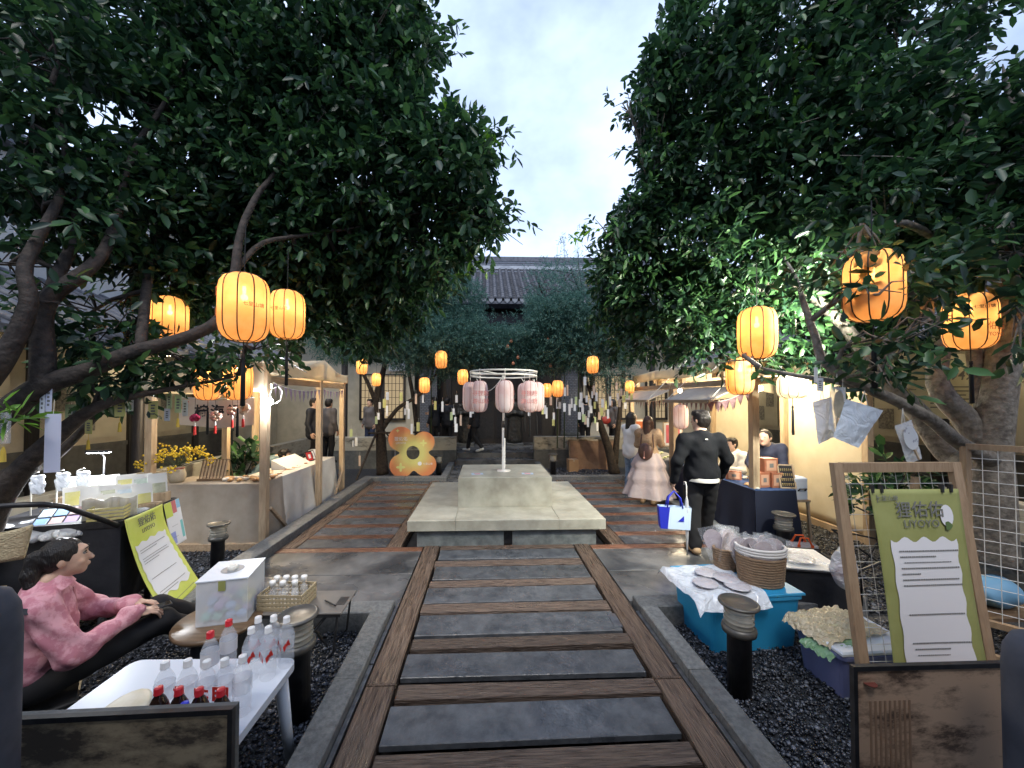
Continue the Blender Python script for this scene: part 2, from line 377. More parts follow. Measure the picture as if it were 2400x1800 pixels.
# loose pebbles
m_peb = leaf_mat('wet_pebble', (0.010, 0.012, 0.018), (0.14, 0.155, 0.19), 0.0, 0.35, 0.6)
def pebbles(x0, x1, y0, y1, n, s0, s1, label, nearbias=1.0):
    t = (1 + 5 ** 0.5) / 2
    iv = np.array([(-1, t, 0), (1, t, 0), (-1, -t, 0), (1, -t, 0), (0, -1, t), (0, 1, t), (0, -1, -t), (0, 1, -t), (t, 0, -1), (t, 0, 1), (-t, 0, -1), (-t, 0, 1)]) / 1.9
    iff = np.array([(0, 11, 5), (0, 5, 1), (0, 1, 7), (0, 7, 10), (0, 10, 11), (1, 5, 9), (5, 11, 4), (11, 10, 2), (10, 7, 6), (7, 1, 8), (3, 9, 4), (3, 4, 2), (3, 2, 6), (3, 6, 8), (3, 8, 9), (4, 9, 5), (2, 4, 11), (6, 2, 10), (8, 6, 7), (9, 8, 1)])
    u = rng.random((n, 2)); u[:, 1] **= nearbias
    P = np.stack([x0 + (x1 - x0) * u[:, 0], y0 + (y1 - y0) * u[:, 1], -0.118 + rng.random(n) * 0.022], 1)
    S = (s0 + (s1 - s0) * rng.random((n, 1)) ** 2) * np.stack([0.8 + 0.5 * rng.random(n), 0.6 + 0.4 * rng.random(n), 0.45 + 0.3 * rng.random(n)], 1)
    jit = 1 + 0.25 * (rng.random((n, 12, 1)) - 0.5)
    L = iv[None] * jit * S[:, None]
    tilt = (rng.random(n) - 0.5) * 1.1; L = np.stack([L[..., 0] * np.cos(tilt)[:, None] - L[..., 2] * np.sin(tilt)[:, None], L[..., 1], L[..., 0] * np.sin(tilt)[:, None] + L[..., 2] * np.cos(tilt)[:, None]], 2)
    a = rng.random(n) * 6.28; L = np.stack([L[..., 0] * np.cos(a)[:, None] - L[..., 1] * np.sin(a)[:, None], L[..., 0] * np.sin(a)[:, None] + L[..., 1] * np.cos(a)[:, None], L[..., 2]], 2)
    V = (L + P[:, None]).reshape(-1, 3); F = (iff[None] + 12 * np.arange(n)[:, None, None]).reshape(-1, 3)
    tn = np.repeat(np.clip(rng.random(n) ** 3, 0, 1), 12)
    o = link('gravel', np_mesh('gravel', V, F, m_peb, False, tn)); o['kind'] = 'stuff'; o['label'] = label
pebbles(-3.4, -1.04, 1.42, 3.42, 14000, 0.008, 0.019, 'dark pebbles in the bed left of the path')
pebbles(1.57, 4.6, 1.55, 3.42, 17000, 0.008, 0.019, 'dark pebbles in the bed right of the path')
pebbles(-4.6, -2.97, 3.55, 6.6, 5000, 0.012, 0.026, 'dark pebbles under the left stall', 1.5)
pebbles(3.62, 5.4, 3.55, 6.6, 4000, 0.012, 0.026, 'dark pebbles beside the right stall', 1.5)
pebbles(-2.8, -1.05, 9.5, 11.3, 2600, 0.014, 0.03, 'dark pebbles around the left rear tree')
pebbles(1.6, 3.4, 9.5, 11.3, 2600, 0.014, 0.03, 'dark pebbles around the right rear tree')

# path of slate slabs and planks
path = MB().box(-0.83, 1.38, 0.6, 5.07, -0.3, -0.16).build('path', m_earth); struct(path)
rows = [('w', 4.96, 5.08), ('s', 4.66, 4.945), ('w', 4.47, 4.625), ('s', 4.145, 4.457), ('w', 3.985, 4.125), ('s', 3.675, 3.97), ('w', 3.50, 3.65), ('s', 3.165, 3.475),
        ('w', 2.995, 3.137), ('s', 2.69, 2.955), ('w', 2.50, 2.645), ('s', 2.185, 2.475), ('w', 2.0, 2.15), ('s', 1.68, 1.975), ('w', 1.5, 1.64), ('s', 1.18, 1.47)]
for i, (k, y0, y1) in enumerate(rows):
    c = (y0 + y1) / 2; hw = (y1 - y0) / 2 - (.008 if y0 < 3.4 else .003); sk = R(rnd.uniform(-0.5, 0.5)) + R(0.35)
    if k == 's':
        o = MB().cbox(-0.875, 0.875, -hw, hw, -0.035, 0, 0.004).build('slab', m_slab, path); o.location = (0.28 + rnd.uniform(-.012, .012), c, rnd.uniform(-.004, .004)); o.rotation_euler = (rnd.uniform(-.006, .006), rnd.uniform(-.003, .003), sk)
    else:
        o = MB().cbox(-0.885, 0.885, -hw, hw, -0.06, 0, 0.006).build('plank', m_plank, path); o.location = (0.28 + rnd.uniform(-.012, .012), c, rnd.uniform(-.003, .006)); o.rotation_euler = (0, rnd.uniform(-.003, .003), sk)
for x in (-0.1, 0.75):
    MB().box(x, x + 0.05, 1.0, 5.0, -0.15, -0.07).build('joist', m_beam, path)
for x, L in ((-0.72, 1), (1.275, 1)):
    for y0, y1 in ((0.9, 2.62), (2.63, 5.09)):
        o = MB().cbox(-0.098, 0.098, -(y1 - y0) / 2, (y1 - y0) / 2, -0.12, 0.006, 0.008).build('beam', m_beam, path); o.location = (x, (y0 + y1) / 2, rnd.uniform(0, .004))
for x in (-0.842, 1.392):
    y = 1.2
    while y < 3.4:
        L = rnd.uniform(.35, .8); o = MB().box(-.014, .014, 0, L - .015, -.02, .012).build('metal_channel', m_alu, path); o.location = (x, y, rnd.uniform(-.012, 0.0)); y += L
b = MB().box(-.035, .035, -.1, .1, -.02, .003).build('metal_plate', m_alu, path); b.location = (1.135, 3.32, 0.004)

def kerb(label, segs, axis):
    k = bpy.data.objects.new('kerb', None); col.objects.link(k); struct(k, label)
    for x0, x1, y0, y1, z in segs:
        L = (y1 - y0) if axis == 'y' else (x1 - x0); n = max(1, round(L / 0.95))
        for i in range(n):
            a, b_ = L * i / n + 0.003, L * (i + 1) / n - 0.003
            q = (x0, x1, y0 + a, y0 + b_) if axis == 'y' else (x0 + a, x0 + b_, y0, y1)
            MB().cbox(*q, -0.26, z + rnd.uniform(-.004, .004), 0.008).build('kerbstone', m_kerb, k)
    return k
kerb('grey stone kerb along the left side of the path', [(-1.03, -0.862, 1.0, 3.42, 0.075)], 'y')
kerb('grey stone kerb along the right side of the path', [(1.412, 1.56, 1.0, 3.42, 0.075)], 'y')
kerb('grey stone kerb below the left terrace', [(-2.70, -0.862, 3.43, 3.63, 0.055)], 'x')
kerb('grey stone kerb below the right terrace', [(1.412, 3.32, 3.43, 3.63, 0.055)], 'x')
kerb('grey stone kerb beside the left stall', [(-2.95, -2.71, 3.43, 9.1, 0.10)], 'y')
kerb('grey stone kerb beside the right stalls', [(3.33, 3.57, 3.43, 9.1, 0.10)], 'y')
kerb('grey stone kerb behind the left deck', [(-2.95, -0.96, 9.11, 9.31, 0.09)], 'x')
kerb('grey stone kerb behind the right deck', [(1.45, 3.57, 9.11, 9.31, 0.09)], 'x')
kerb('grey stone kerb left of the rear path', [(-1.12, -0.955, 9.32, 11.3, 0.09)], 'y')
kerb('grey stone kerb right of the rear path', [(1.45, 1.61, 9.32, 11.3, 0.09)], 'y')

def deck(name, x0, x1, mirror):
    base = MB().box(x0, x1, 3.635, 9.105, -0.3, -0.13).build(name, m_earth); struct(base)
    # wide wet slabs beside the path
    ix = -0.83 if not mirror else 1.385
    a, b_ = (x0, ix) if not mirror else (ix, x1)
    for y0, y1 in ((3.64, 4.275), (4.281, 4.905)):
        o = MB().cbox(-(b_ - a) / 2 + .004, (b_ - a) / 2 - .004, -(y1 - y0) / 2, (y1 - y0) / 2, -.05, 0, .003).build('slab', m_terr, base); o.location = ((a + b_) / 2, (y0 + y1) / 2, rnd.uniform(-.002, .002))
    o = MB().cbox(-(b_ - a) / 2 + .004, (b_ - a) / 2 - .004, -.065, .065, -.05, 0, .004).build('plank', m_plank2, base); o.location = ((a + b_) / 2, 4.985, 0)
    ox = (x0, x0 + .2) if not mirror else (x1 - .2, x1)
    inx = (-1.32, -1.13) if not mirror else (1.69, 1.88)
    for q0, q1 in (ox, inx):
        for y0, y1 in ((5.06, 7.0), (7.01, 9.1)):
            o = MB().cbox(-(q1 - q0) / 2, (q1 - q0) / 2, -(y1 - y0) / 2, (y1 - y0) / 2, -.1, .004, .006).build('beam', m_beam, base); o.location = ((q0 + q1) / 2, (y0 + y1) / 2, 0)
    a, b_ = (ox[1] + .006, inx[0] - .006) if not mirror else (inx[1] + .006, ox[0] - .006)
    y = 5.07; hwid = (b_ - a) / 2
    sm = MB().cbox(-hwid, hwid, -.15, .15, -.04, 0, .004).mesh('slab', m_slab); pm = MB().cbox(-hwid, hwid, -.072, .072, -.05, 0, .005).mesh('plank', m_plank2)
    while y < 8.95:
        o = link('slab', sm, base, ((a + b_) / 2, y + .15, rnd.uniform(-.003, .003)), (rnd.uniform(-.005, .005), rnd.uniform(-.003, .003), 0)); y += .312
        if y > 9.0: break
        o = link('plank', pm, base, ((a + b_) / 2, y + .072, rnd.uniform(-.002, .004)), (0, rnd.uniform(-.004, .004), 0)); y += .158
    return base
dL = deck('deck', -2.70, -0.835, False); dR = deck('deck', 1.39, 3.32, True)
rp = MB().box(-1.12, 1.68, 7.35, 9.1, -0.3, -0.13).build('deck', m_earth); struct(rp)
y = 7.36
for i in range(4):
    link('slab', MB().cbox(-1.39, 1.39, -.2, .2, -.04, 0, .004).mesh('slab', m_slab), rp, (0.28, y + .2, rnd.uniform(-.003, .003))); y += .43
rear_path = MB().box(-0.954, 1.449, 9.1, 11.31, -0.3, -0.06).build('path', m_earth); struct(rear_path)
for i in range(5):
    link('slab', MB().cbox(-1.195, 1.195, -.213, .213, -.05, 0, .004).mesh('slab', m_terr), rear_path, (0.2475, 9.325 + i * .433, rnd.uniform(-.003, .003)))

# ------------------------------------------------------------------ stone stage with lantern carousel
m_stage = M('pale_granite', (0.30, 0.285, 0.225), 0.32, (0.46, 0.445, 0.365), 3.5, 12, bump=0.06, bscale=90, rough2=0.5, rscale=2)
m_stageb = M('grey_base_stone', (0.10, 0.115, 0.115), 0.4, (0.2, 0.22, 0.215), 9, 6, bump=0.15, bscale=60, rough2=0.65)
st = thing('stone_stage', 'low pale granite stage of two tiers on a grey stone base', 'stage', (0.28, 6.15, 0))
MB().box(-1.20, -0.045, -1.09, 1.1, 0.0, 0.2).box(0.07, 1.20, -1.09, 1.1, 0.0, 0.2).build('base', m_stageb, st)
MB().box(-0.044, 0.069, -1.04, 1.0, 0.0, 0.2).build('base_gap', m_black, st)
MB().box(-1.22, -0.01, -1.115, 1.12, 0.201, 0.222).box(-0.005, 0.56, -1.115, 1.12, 0.201, 0.222).box(0.565, 1.22, -1.115, 1.12, 0.201, 0.222).build('moulding', m_stageb, st)
for x0, x1 in ((-1.315, -0.69), (-0.687, 0.687), (0.69, 1.315)):
    MB().cbox(x0, x1, -1.155, 1.155, 0.225, 0.362, 0.006).build('top_slab', m_stage, st)
bl = MB().cbox(-0.695, 0.695, -0.555, 0.555, 0.364, 0.80, 0.006).build('upper_block', m_stage, st)

# ------------------------------------------------------------------ low walls with printed landscape
def ink_mat(name, paper, ink, scale, seed, lo=0.5, hi=0.62, zdir=True, rough=0.45):
    """paper with a printed ink landscape: hills and trees as blotches of ink"""
    m, nt, b = new_mat(name); n, l = nt.nodes, nt.links; b.inputs['Roughness'].default_value = rough
    t = n.new('ShaderNodeTexCoord'); mpn = n.new('ShaderNodeMapping'); mpn.inputs['Location'].default_value = (seed, seed * 2, 0); mpn.inputs['Scale'].default_value = (1, 1, 2.4)
    n1 = n.new('ShaderNodeTexNoise'); n1.inputs['Scale'].default_value = scale; n1.inputs['Detail'].default_value = 10; n1.inputs['Roughness'].default_value = 0.72
    n2 = n.new('ShaderNodeTexNoise'); n2.inputs['Scale'].default_value = scale * 0.35; n2.inputs['Detail'].default_value = 2
    ad = n.new('ShaderNodeMath'); ad.operation = 'ADD'; hl = n.new('ShaderNodeMath'); hl.operation = 'MULTIPLY'; hl.inputs[1].default_value = 0.5
    l.new(t.outputs['Object'], mpn.inputs[0]); l.new(mpn.outputs[0], n1.inputs['Vector']); l.new(mpn.outputs[0], n2.inputs['Vector'])
    l.new(n1.outputs['Fac'], ad.inputs[0]); l.new(n2.outputs['Fac'], ad.inputs[1]); l.new(ad.outputs[0], hl.inputs[0])
    rp_ = n.new('ShaderNodeValToRGB'); e = rp_.color_ramp.elements; e[0].position = lo; e[0].color = (*paper, 1); e[1].position = hi; e[1].color = (*ink, 1)
    q = e.new((lo + hi) / 2); q.color = tuple((p * 0.6 + i_ * 0.4) for p, i_ in zip(paper, ink)) + (1,)
    l.new(hl.outputs[0], rp_.inputs[0]); l.new(rp_.outputs[0], b.inputs['Base Color']); MATS[name] = m; return m
m_relief = ink_mat('relief_stone', (0.36, 0.34, 0.28), (0.07, 0.065, 0.055), 5.5, 3.0)
m_relief2 = ink_mat('relief_brown', (0.62, 0.42, 0.28), (0.12, 0.075, 0.05), 8.0, 6.4, 0.485, 0.59, rough=0.8)
m_relief3 = ink_mat('relief_olive', (0.46, 0.37, 0.24), (0.09, 0.07, 0.05), 8.0, 1.2, 0.46, 0.58, rough=0.8)
m_wallbase = M('wall_base_grey', (0.075, 0.08, 0.08), 0.6, (0.12, 0.125, 0.122), 10, 6, bump=0.15, bscale=50)
def low_wall(label, x0, x1, y0, y1, zt=0.82, mat=None, zb=-0.2):
    w = thing('low_wall', label, 'wall', (0, 0, 0))
    MB().box(x0, x1, y0, y1, zb, 0.42).build('wall_base', m_wallbase, w)
    L = max(x1 - x0, y1 - y0); n = max(1, round(L / 2.2)); ax = (x1 - x0) > (y1 - y0)
    for i in range(n):
        a, c = L * i / n + .002, L * (i + 1) / n - .002
        q = (x0 + a, x0 + c, y0 + .01, y1 - .01) if ax else (x0 + .01, x1 - .01, y0 + a, y0 + c)
        MB().cbox(*q, 0.424, zt, .008).build('relief_panel', mat or m_relief, w)
    return w
low_wall('low stone wall with landscape relief left of the rear steps', -5.2, -0.92, 11.46, 11.74)
low_wall('low stone wall with landscape relief right of the rear steps', 1.46, 5.7, 11.46, 11.74)
low_wall('low stone wall with landscape relief running behind the left stall', -5.42, -5.2, 3.0, 11.44)
low_wall('low stone wall running behind the right stalls', 5.75, 5.97, 3.0, 11.44)
# near walls either side of the entrance, facing the camera as framed prints
def near_wall(label, x0, x1, y, zt, mat, rz):
    w = thing('low_wall', label, 'wall', ((x0 + x1) / 2, y, 0), rz); h = (x1 - x0) / 2
    MB().box(-h, h, 0.0, 0.022, -0.2, zt).build('wall_core', m_wallbase, w)
    MB().cbox(-h + .018, h - .018, -0.014, -0.001, 0.1, zt - 0.016, .002).build('relief_panel', mat, w)
    f = MB()
    f.box(-h, h, -.02, -.0005, zt - .015, zt + .004).box(-h, -h + .017, -.02, -.0005, 0.0, zt - .0155).box(h - .017, h, -.02, -.0005, 0.0, zt - .0155)
    f.build('edge_trim', m_black, w); return w
nl = near_wall('dark framed landscape print on the low wall at bottom left', -3.2, -0.915, 1.40, 0.83, m_relief3, R(1.5))
nr = near_wall('brown framed landscape print on the low wall at bottom right', 1.52, 3.8, 1.545, 0.84, m_relief2, R(0.0))
m_seal = M('seal_red', (0.20, 0.05, 0.03), 0.7); m_inkline = M('faint_ink', (0.36, 0.22, 0.135), 0.8)
sl = MB()
for k in range(9): sl.box(-1.07 + k * .021, -1.062 + k * .021, -.0162, -.0145, 0.36 + .02 * (k % 3), 0.70)
sl.build('inscription', m_inkline, nr)
MB().lathe([(0, -.001), (.025, -.001), (.025, .001), (0, .001)], 20).build('seal', m_seal, nr).location = (-1.07, -.0155, .775)
nr.children[-1].rotation_euler = (R(90), 0, 0)

# ------------------------------------------------------------------ rear hall
m_cream = M('cream_plaster', (0.42, 0.38, 0.29), 0.75, (0.52, 0.47, 0.36), 3, 5)
m_white = M('white_plaster', (0.36, 0.36, 0.35), 0.8, (0.50, 0.50, 0.49), 2, 6, lo=0.3, hi=0.6)
m_dark = M('dark_timber', (0.018, 0.016, 0.016), 0.45, (0.035, 0.03, 0.028), 6, stretch=(8, 8, 1))
m_tile = M('grey_roof_tile', (0.055, 0.06, 0.075), 0.55, (0.12, 0.125, 0.145), 9, 5, vary=0.2, bump=0.2)
m_ridge = M('ridge_plaster', (0.30, 0.32, 0.35), 0.7, (0.42, 0.44, 0.47), 5, 4)
def brick_mat(name, c1, c2, mort, scale):
    m, nt, b = new_mat(name); n, l = nt.nodes, nt.links; b.inputs['Roughness'].default_value = 0.75
    t = n.new('ShaderNodeTexCoord'); br = n.new('ShaderNodeTexBrick'); br.inputs['Color1'].default_value = (*c1, 1); br.inputs['Color2'].default_value = (*c2, 1); br.inputs['Mortar'].default_value = (*mort, 1)
    br.inputs['Scale'].default_value = scale; br.inputs['Mortar Size'].default_value = 0.03; mpn = n.new('ShaderNodeMapping'); mpn.inputs['Rotation'].default_value = (R(90), 0, 0)
    l.new(t.outputs['Object'], mpn.inputs[0]); l.new(mpn.outputs[0], br.inputs['Vector']); l.new(br.outputs[0], b.inputs['Base Color'])
    bp = n.new('ShaderNodeBump'); bp.inputs['Strength'].default_value = 0.6; bp.inputs['Distance'].default_value = 0.01; l.new(br.outputs['Fac'], bp.inputs['Height']); bp.invert = True; l.new(bp.outputs[0], b.inputs['Normal']); return m
m_brick = brick_mat('grey_brick', (0.10, 0.11, 0.13), (0.15, 0.155, 0.17), (0.05, 0.05, 0.055), 4)
m_warmwin = glow('lit_window', (1.0, 0.76, 0.45), 0.34)
floor = MB().box(-9, 9.6, 11.745, 22, -0.2, 0.30).build('hall_floor', m_terr); struct(floor)
s1 = MB().cbox(-0.91, 1.45, 11.32, 11.74, -.1, 0.15, .01).build('step', m_terr); struct(s1)
hall = thing('rear_hall', 'grey tiled hall behind the trees with dark doorway and brick piers', 'building', (0.3, 14.2, 0.3))
MB().box(-9, -3.0, 0, .3, 0, 4.6).build('wall', m_cream, hall); MB().box(3.4, 9, 0, .3, 0, 4.6).build('wall', m_cream, hall)
MB().box(-3.0, 3.4, .05, .3, 2.9, 4.6).build('lintel', m_black, hall)
MB().box(-9, 9, .31, .5, 0.0, 5.2).build('back_wall', m_dark, hall)
for x in (-2.75, 2.5):
    p = MB().box(x, x + .62, -.25, .04, .42, 2.9).build('brick_pier', m_brick, hall)
    MB().box(x - .06, x + .68, -.31, .045, 0, .26).box(x - .03, x + .65, -.28, .044, .262, .34).box(x - .08, x + .70, -.33, .046, .342, .418).build('plinth', m_wallbase, hall)
for x0, x1 in ((-0.75, 0.02), (0.03, 0.8)):
    d_ = MB().box(x0, x1, -.02, .03, 0, 2.5).build('door', m_dark, hall)
    MB().box(x0 + .08, x1 - .08, -.032, -.021, .2, 1.0).box(x0 + .08, x1 - .08, -.032, -.021, 1.15, 2.35).build('door_panel', m_black, d_)
for x in (-4.6, -3.75, 3.9, 4.8, 6.2):
    f = MB().box(x - .36, x + .36, -.03, -.005, .95, 2.55).build('window', m_warmwin, hall)
    lat = MB()
    for i in range(6): lat.box(x - .36 + i * .138, x - .345 + i * .138, -.06, -.031, .95, 2.55)
    for i in range(7): lat.box(x - .36, x + .36, -.055, -.032, .95 + i * .26, .965 + i * .26)
    lat.box(x - .42, x - .361, -.08, .0, .89, 2.61).box(x + .361, x + .42, -.08, .0, .89, 2.61).box(x - .42, x + .42, -.08, .0, 2.551, 2.61).box(x - .42, x + .42, -.08, .0, .89, .949)
    lat.build('lattice', m_dark, f)
MB().box(-3.95, -3.35, -.06, -.01, 2.72, 3.12).build('name_board', M('board_white', (.55, .58, .6), .5), hall)
for x in (-5.2, -1.6, 2.2, 5.6): MB().lathe([(.13, 0), (.11, .1), (.10, 4.9)], 14, (x, -1.05, 0)).build('column', m_dark, hall, True)
MB().box(-9.2, 9.2, -.9, -.7, 4.35, 4.75).build('eave_beam', m_black, hall)  # black colour stands in for the deep shade under the eave
roof = MB()
ez, ey, tz, ty = 5.06, -1.65, 7.25, 1.75     # eave and ridge in the hall's own frame
roof.add([(-9.5, ey, ez - .10), (9.5, ey, ez - .10), (9.5, ty, tz - .10), (-9.5, ty, tz - .10), (-9.5, ey, ez - .18), (9.5, ey, ez - .18), (9.5, ty, tz - .2), (-9.5, ty, tz - .2)],
         [(0, 1, 2, 3), (7, 6, 5, 4), (0, 4, 5, 1), (1, 5, 6, 2), (2, 6, 7, 3), (3, 7, 4, 0)])
roof.add([(-9.5, ty, tz - .1), (9.5, ty, tz - .1), (9.5, ty + 3.4, ez - .1), (-9.5, ty + 3.4, ez - .1)], [(0, 1, 2, 3)])
rf = roof.build('roof', m_tile, hall)
def tile_row(n, rad, flip):
    mb = MB(); sl_ = Vector((0, ty - ey, tz - ez)); L = sl_.length; d = sl_.normalized(); up = Vector((0, -d.z, d.y)); N = 17; k = 7
    for i in range(N):
        vs_ = []
        for e_, (tt, r0) in enumerate(((i / N, rad), ((i + 1.12) / N, rad * .84))):
            for j in range(k):
                a = math.pi * j / (k - 1)
                h_ = math.sin(a) * r0 * (1 if not flip else -.5) + (.012 if e_ == 0 else -.012)
                p = Vector((0, ey, ez)) + d * (L * min(tt, 1)) + up * h_; vs_.append((p.x + math.cos(a) * r0, p.y, p.z))
        fs = [(j, j + 1, k + j + 1, k + j) for j in range(k - 1)]; fs.append(tuple(range(k - 1, -1, -1)) if not flip else tuple(range(k)))
        mb.add(vs_, fs)
    return mb
cov = tile_row(17, .072, False).mesh('cover_tile_row', m_tile, True); pan = tile_row(17, .10, True).mesh('pan_tile_row', m_tile, True)
drip = MB().prism([(-.095, .03), (-.07, .0), (.07, .0), (.095, .03), (.085, -.05), (.04, -.10), (0, -.13), (-.04, -.10), (-.085, -.05)], -.012, .012, lambda x, y, dd: (x, ey - .02 + dd, ez + y - .03)).mesh('drip_tile', M('drip_grey', (.2, .21, .235), .6, (.3, .31, .33), 20))
for i in range(-14, 15):
    x = i * .262
    link('cover_tile_row', cov, rf, (x, 0, 0)); link('pan_tile_row', pan, rf, (x + .131, 0, 0)); link('drip_tile', drip, rf, (x + .131, 0, 0))
rd = MB().box(-9.5, 9.5, ty - .12, ty + .12, tz - .05, tz + .10).box(-9.5, 9.5, ty - .07, ty + .07, tz + .155, tz + .20).box(-9.5, 9.5, ty - .07, ty + .07, tz + .255, tz + .3).build('ridge', m_ridge, rf)
MB().box(-9.5, 9.5, ty - .09, ty + .09, tz + .10, tz + .154).box(-9.5, 9.5, ty - .09, ty + .09, tz + .201, tz + .254).box(-9.5, 9.5, ty - .10, ty + .10, tz + .301, tz + .5).build('ridge_cap', m_tile, rd)

# ------------------------------------------------------------------ side galleries
m_photo = M('old_photograph', (0.10, 0.095, 0.085), 0.4, (0.32, 0.30, 0.25), 26, 6)
m_panel = M('display_paper', (0.46, 0.42, 0.31), 0.65, (0.52, 0.48, 0.37), 3)
m_line = M('print_grey', (0.16, 0.14, 0.11), 0.7)
m_dado = M('dado_grey', (0.085, 0.085, 0.08), 0.55, (0.13, 0.13, 0.12), 6)
m_tube = glow('tube_lamp', (1.0, 0.86, 0.62), 22.0)
def gallery(s, xw, xf, label, power):
    """s: +1 wall on the right, -1 on the left; xw wall plane, xf front of the corridor"""
    gal = thing('gallery', label, 'building', (0, 0, 0)); X = lambda a: (min(a), max(a))
    fl = MB().box(*X((xw, xf - s * .0)), 1.0, 11.44, -.2, .3).build('floor', m_terr, gal)
    t = lambda a: xw - s * a     # a metres in front of the wall
    MB().box(*X((xw, t(-.3))), 0.5, 14.1, 0, 3.2).build('wall', m_cream, gal)
    MB().box(*X((t(.012), t(0.001))), 0.5, 11.7, .3, 1.0).box(*X((t(.04), t(.0005))), 0.5, 11.7, 1.0, 1.09).box(*X((t(.03), t(.0008))), 0.5, 11.7, .30, .42).build('dado', m_dado, gal)
    y = 1.2
    k = 0
    while y < 11.2:
        MB().box(*X((t(.07), t(.002))), y, y + .16, .31, 2.95).build('pilaster', m_dark, gal)
        p = MB().box(*X((t(.035), t(.013))), y + .3, y + 1.55, 1.2, 2.6).build('display_panel', m_panel, gal)
        for q in range(2 + k % 2):
            a = y + .42 + q * .38; z0 = 1.35 + .4 * ((q + k) % 2)
            MB().box(*X((t(.042), t(.036))), a, a + .3, z0, z0 + .42).build('photograph', m_photo, p)
        ln = MB()
        for q in range(5): ln.box(*X((t(.039), t(.0355))), y + .45, y + 1.0 + .3 * rnd.random(), 2.42 - q * .05, 2.435 - q * .05)
        ln.build('caption', m_line, p)
        y += 1.78; k += 1
    MB().box(*X((xw, xf + s * .1)), 0.5, 11.7, 2.98, 3.05).build('ceiling', m_cream, gal)
    yy = 2.0
    while yy < 11.3:
        lamp = MB().box(*X((t(.55), t(.63))), yy - .45, yy + .45, 2.93, 2.97).build('ceiling_lamp', m_tube, gal); yy += 3.1
    # lean-to roof over the corridor and upper wall
    rfm = MB(); a0, a1 = xf - s * .25, xw
    for (xa, za), (xb, zb) in (((a0, 2.78), (a1, 4.0)),):
        rfm.add([(xa, .4, za), (xb, .4, zb), (xb, 11.75, zb), (xa, 11.75, za), (xa, .4, za - .1), (xb, .4, zb - .1), (xb, 11.75, zb - .1), (xa, 11.75, za - .1)],
                [(0, 1, 2, 3), (7, 6, 5, 4), (0, 4, 5, 1), (1, 5, 6, 2), (2, 6, 7, 3), (3, 7, 4, 0)])
    r_ = rfm.build('roof', m_tile, gal)
    dv = Vector((a1 - a0, 0, 4.0 - 2.78)); tm = MB(); n_ = 9
    tm.tube([Vector((a0, 0, 2.79)) + dv * (i / n_) for i in range(n_ + 1)], .06, 6); tmm = tm.mesh('cover_tile_row', m_tile, True)
    for i in range(44): link('cover_tile_row', tmm, r_, (0, .55 + i * .256, 0))
    MB().box(*X((xw, t(-.35))), 0.5, 14, 4.0, 6.0).build('upper_wall', m_white, gal)
    MB().box(*X((t(.25), t(-.6))), 0.5, 14, 6.0, 6.12).box(*X((t(.12), t(-.5))), 0.5, 14, 6.125, 6.3).build('coping', m_tile, gal)
    for yp in (3.0, 6.2, 9.4): MB().lathe([(.10, .3), (.085, .36), (.085, 2.98)], 12, (xf + s * .12, yp, 0)).build('column', m_dark, gal, True)
    return gal
gL = gallery(-1, -7.7, -5.45, 'left gallery with lit display panels and white upper wall', 30)
gR = gallery(1, 8.3, 6.0, 'right gallery with lit cream panels behind the stalls', 30)
p1949 = thing('information_panel', 'cream information panel reading 1949 behind the right tree', 'sign', tuple(at(2225, 905, 5.3)), 0)
MB().box(-.62, .62, 0, .03, -.48, .48).build('board', M('panel_cream', (.62, .53, .30), .6, (.68, .60, .37), 3), p1949)
lettering('1949', .22, m_line, p1949, (.12, -.003, .16), bold=0.002, shear=0.25)
ln = MB()
for q in range(6): ln.box(-.3, .45 - .1 * (q % 3), -.003, -.0005, -.02 - q * .06, -.002 - q * .06)
ln.build('caption', m_line, p1949)
MB().box(-.03, .03, .031, .07, -2.0, .4).build('post', m_dark, p1949)

# unseen gallery behind the camera, implied by the low walls, added to darken the foreground
eh = thing('unseen_shade_gallery', 'unseen tiled gallery behind the camera, added to shade the foreground', 'building', (0.28, -1.2, 0))
MB().box(-8, 8, -1.9, -1.6, 0, 3.6).build('wall', m_cream, eh)
ehr = MB(); ehr.add([(-8, 1.5, 3.22), (8, 1.5, 3.22), (8, -1.9, 4.5), (-8, -1.9, 4.5), (-8, 1.5, 3.1), (8, 1.5, 3.1), (8, -1.9, 4.38), (-8, -1.9, 4.38)], [(0, 1, 2, 3), (7, 6, 5, 4), (0, 4, 5, 1), (1, 5, 6, 2), (2, 6, 7, 3), (3, 7, 4, 0)]).build('roof', m_tile, eh)
MB().box(-8, 8, -1.6, 2.3, -.2, .3 - .32).build('floor', m_terr, eh)
for x in (-5.0, -2.6, 2.6, 5.0): MB().lathe([(.13, -.1), (.11, .1), (.10, 3.2)], 14, (x, 1.3, 0)).build('column', m_dark, eh, True)
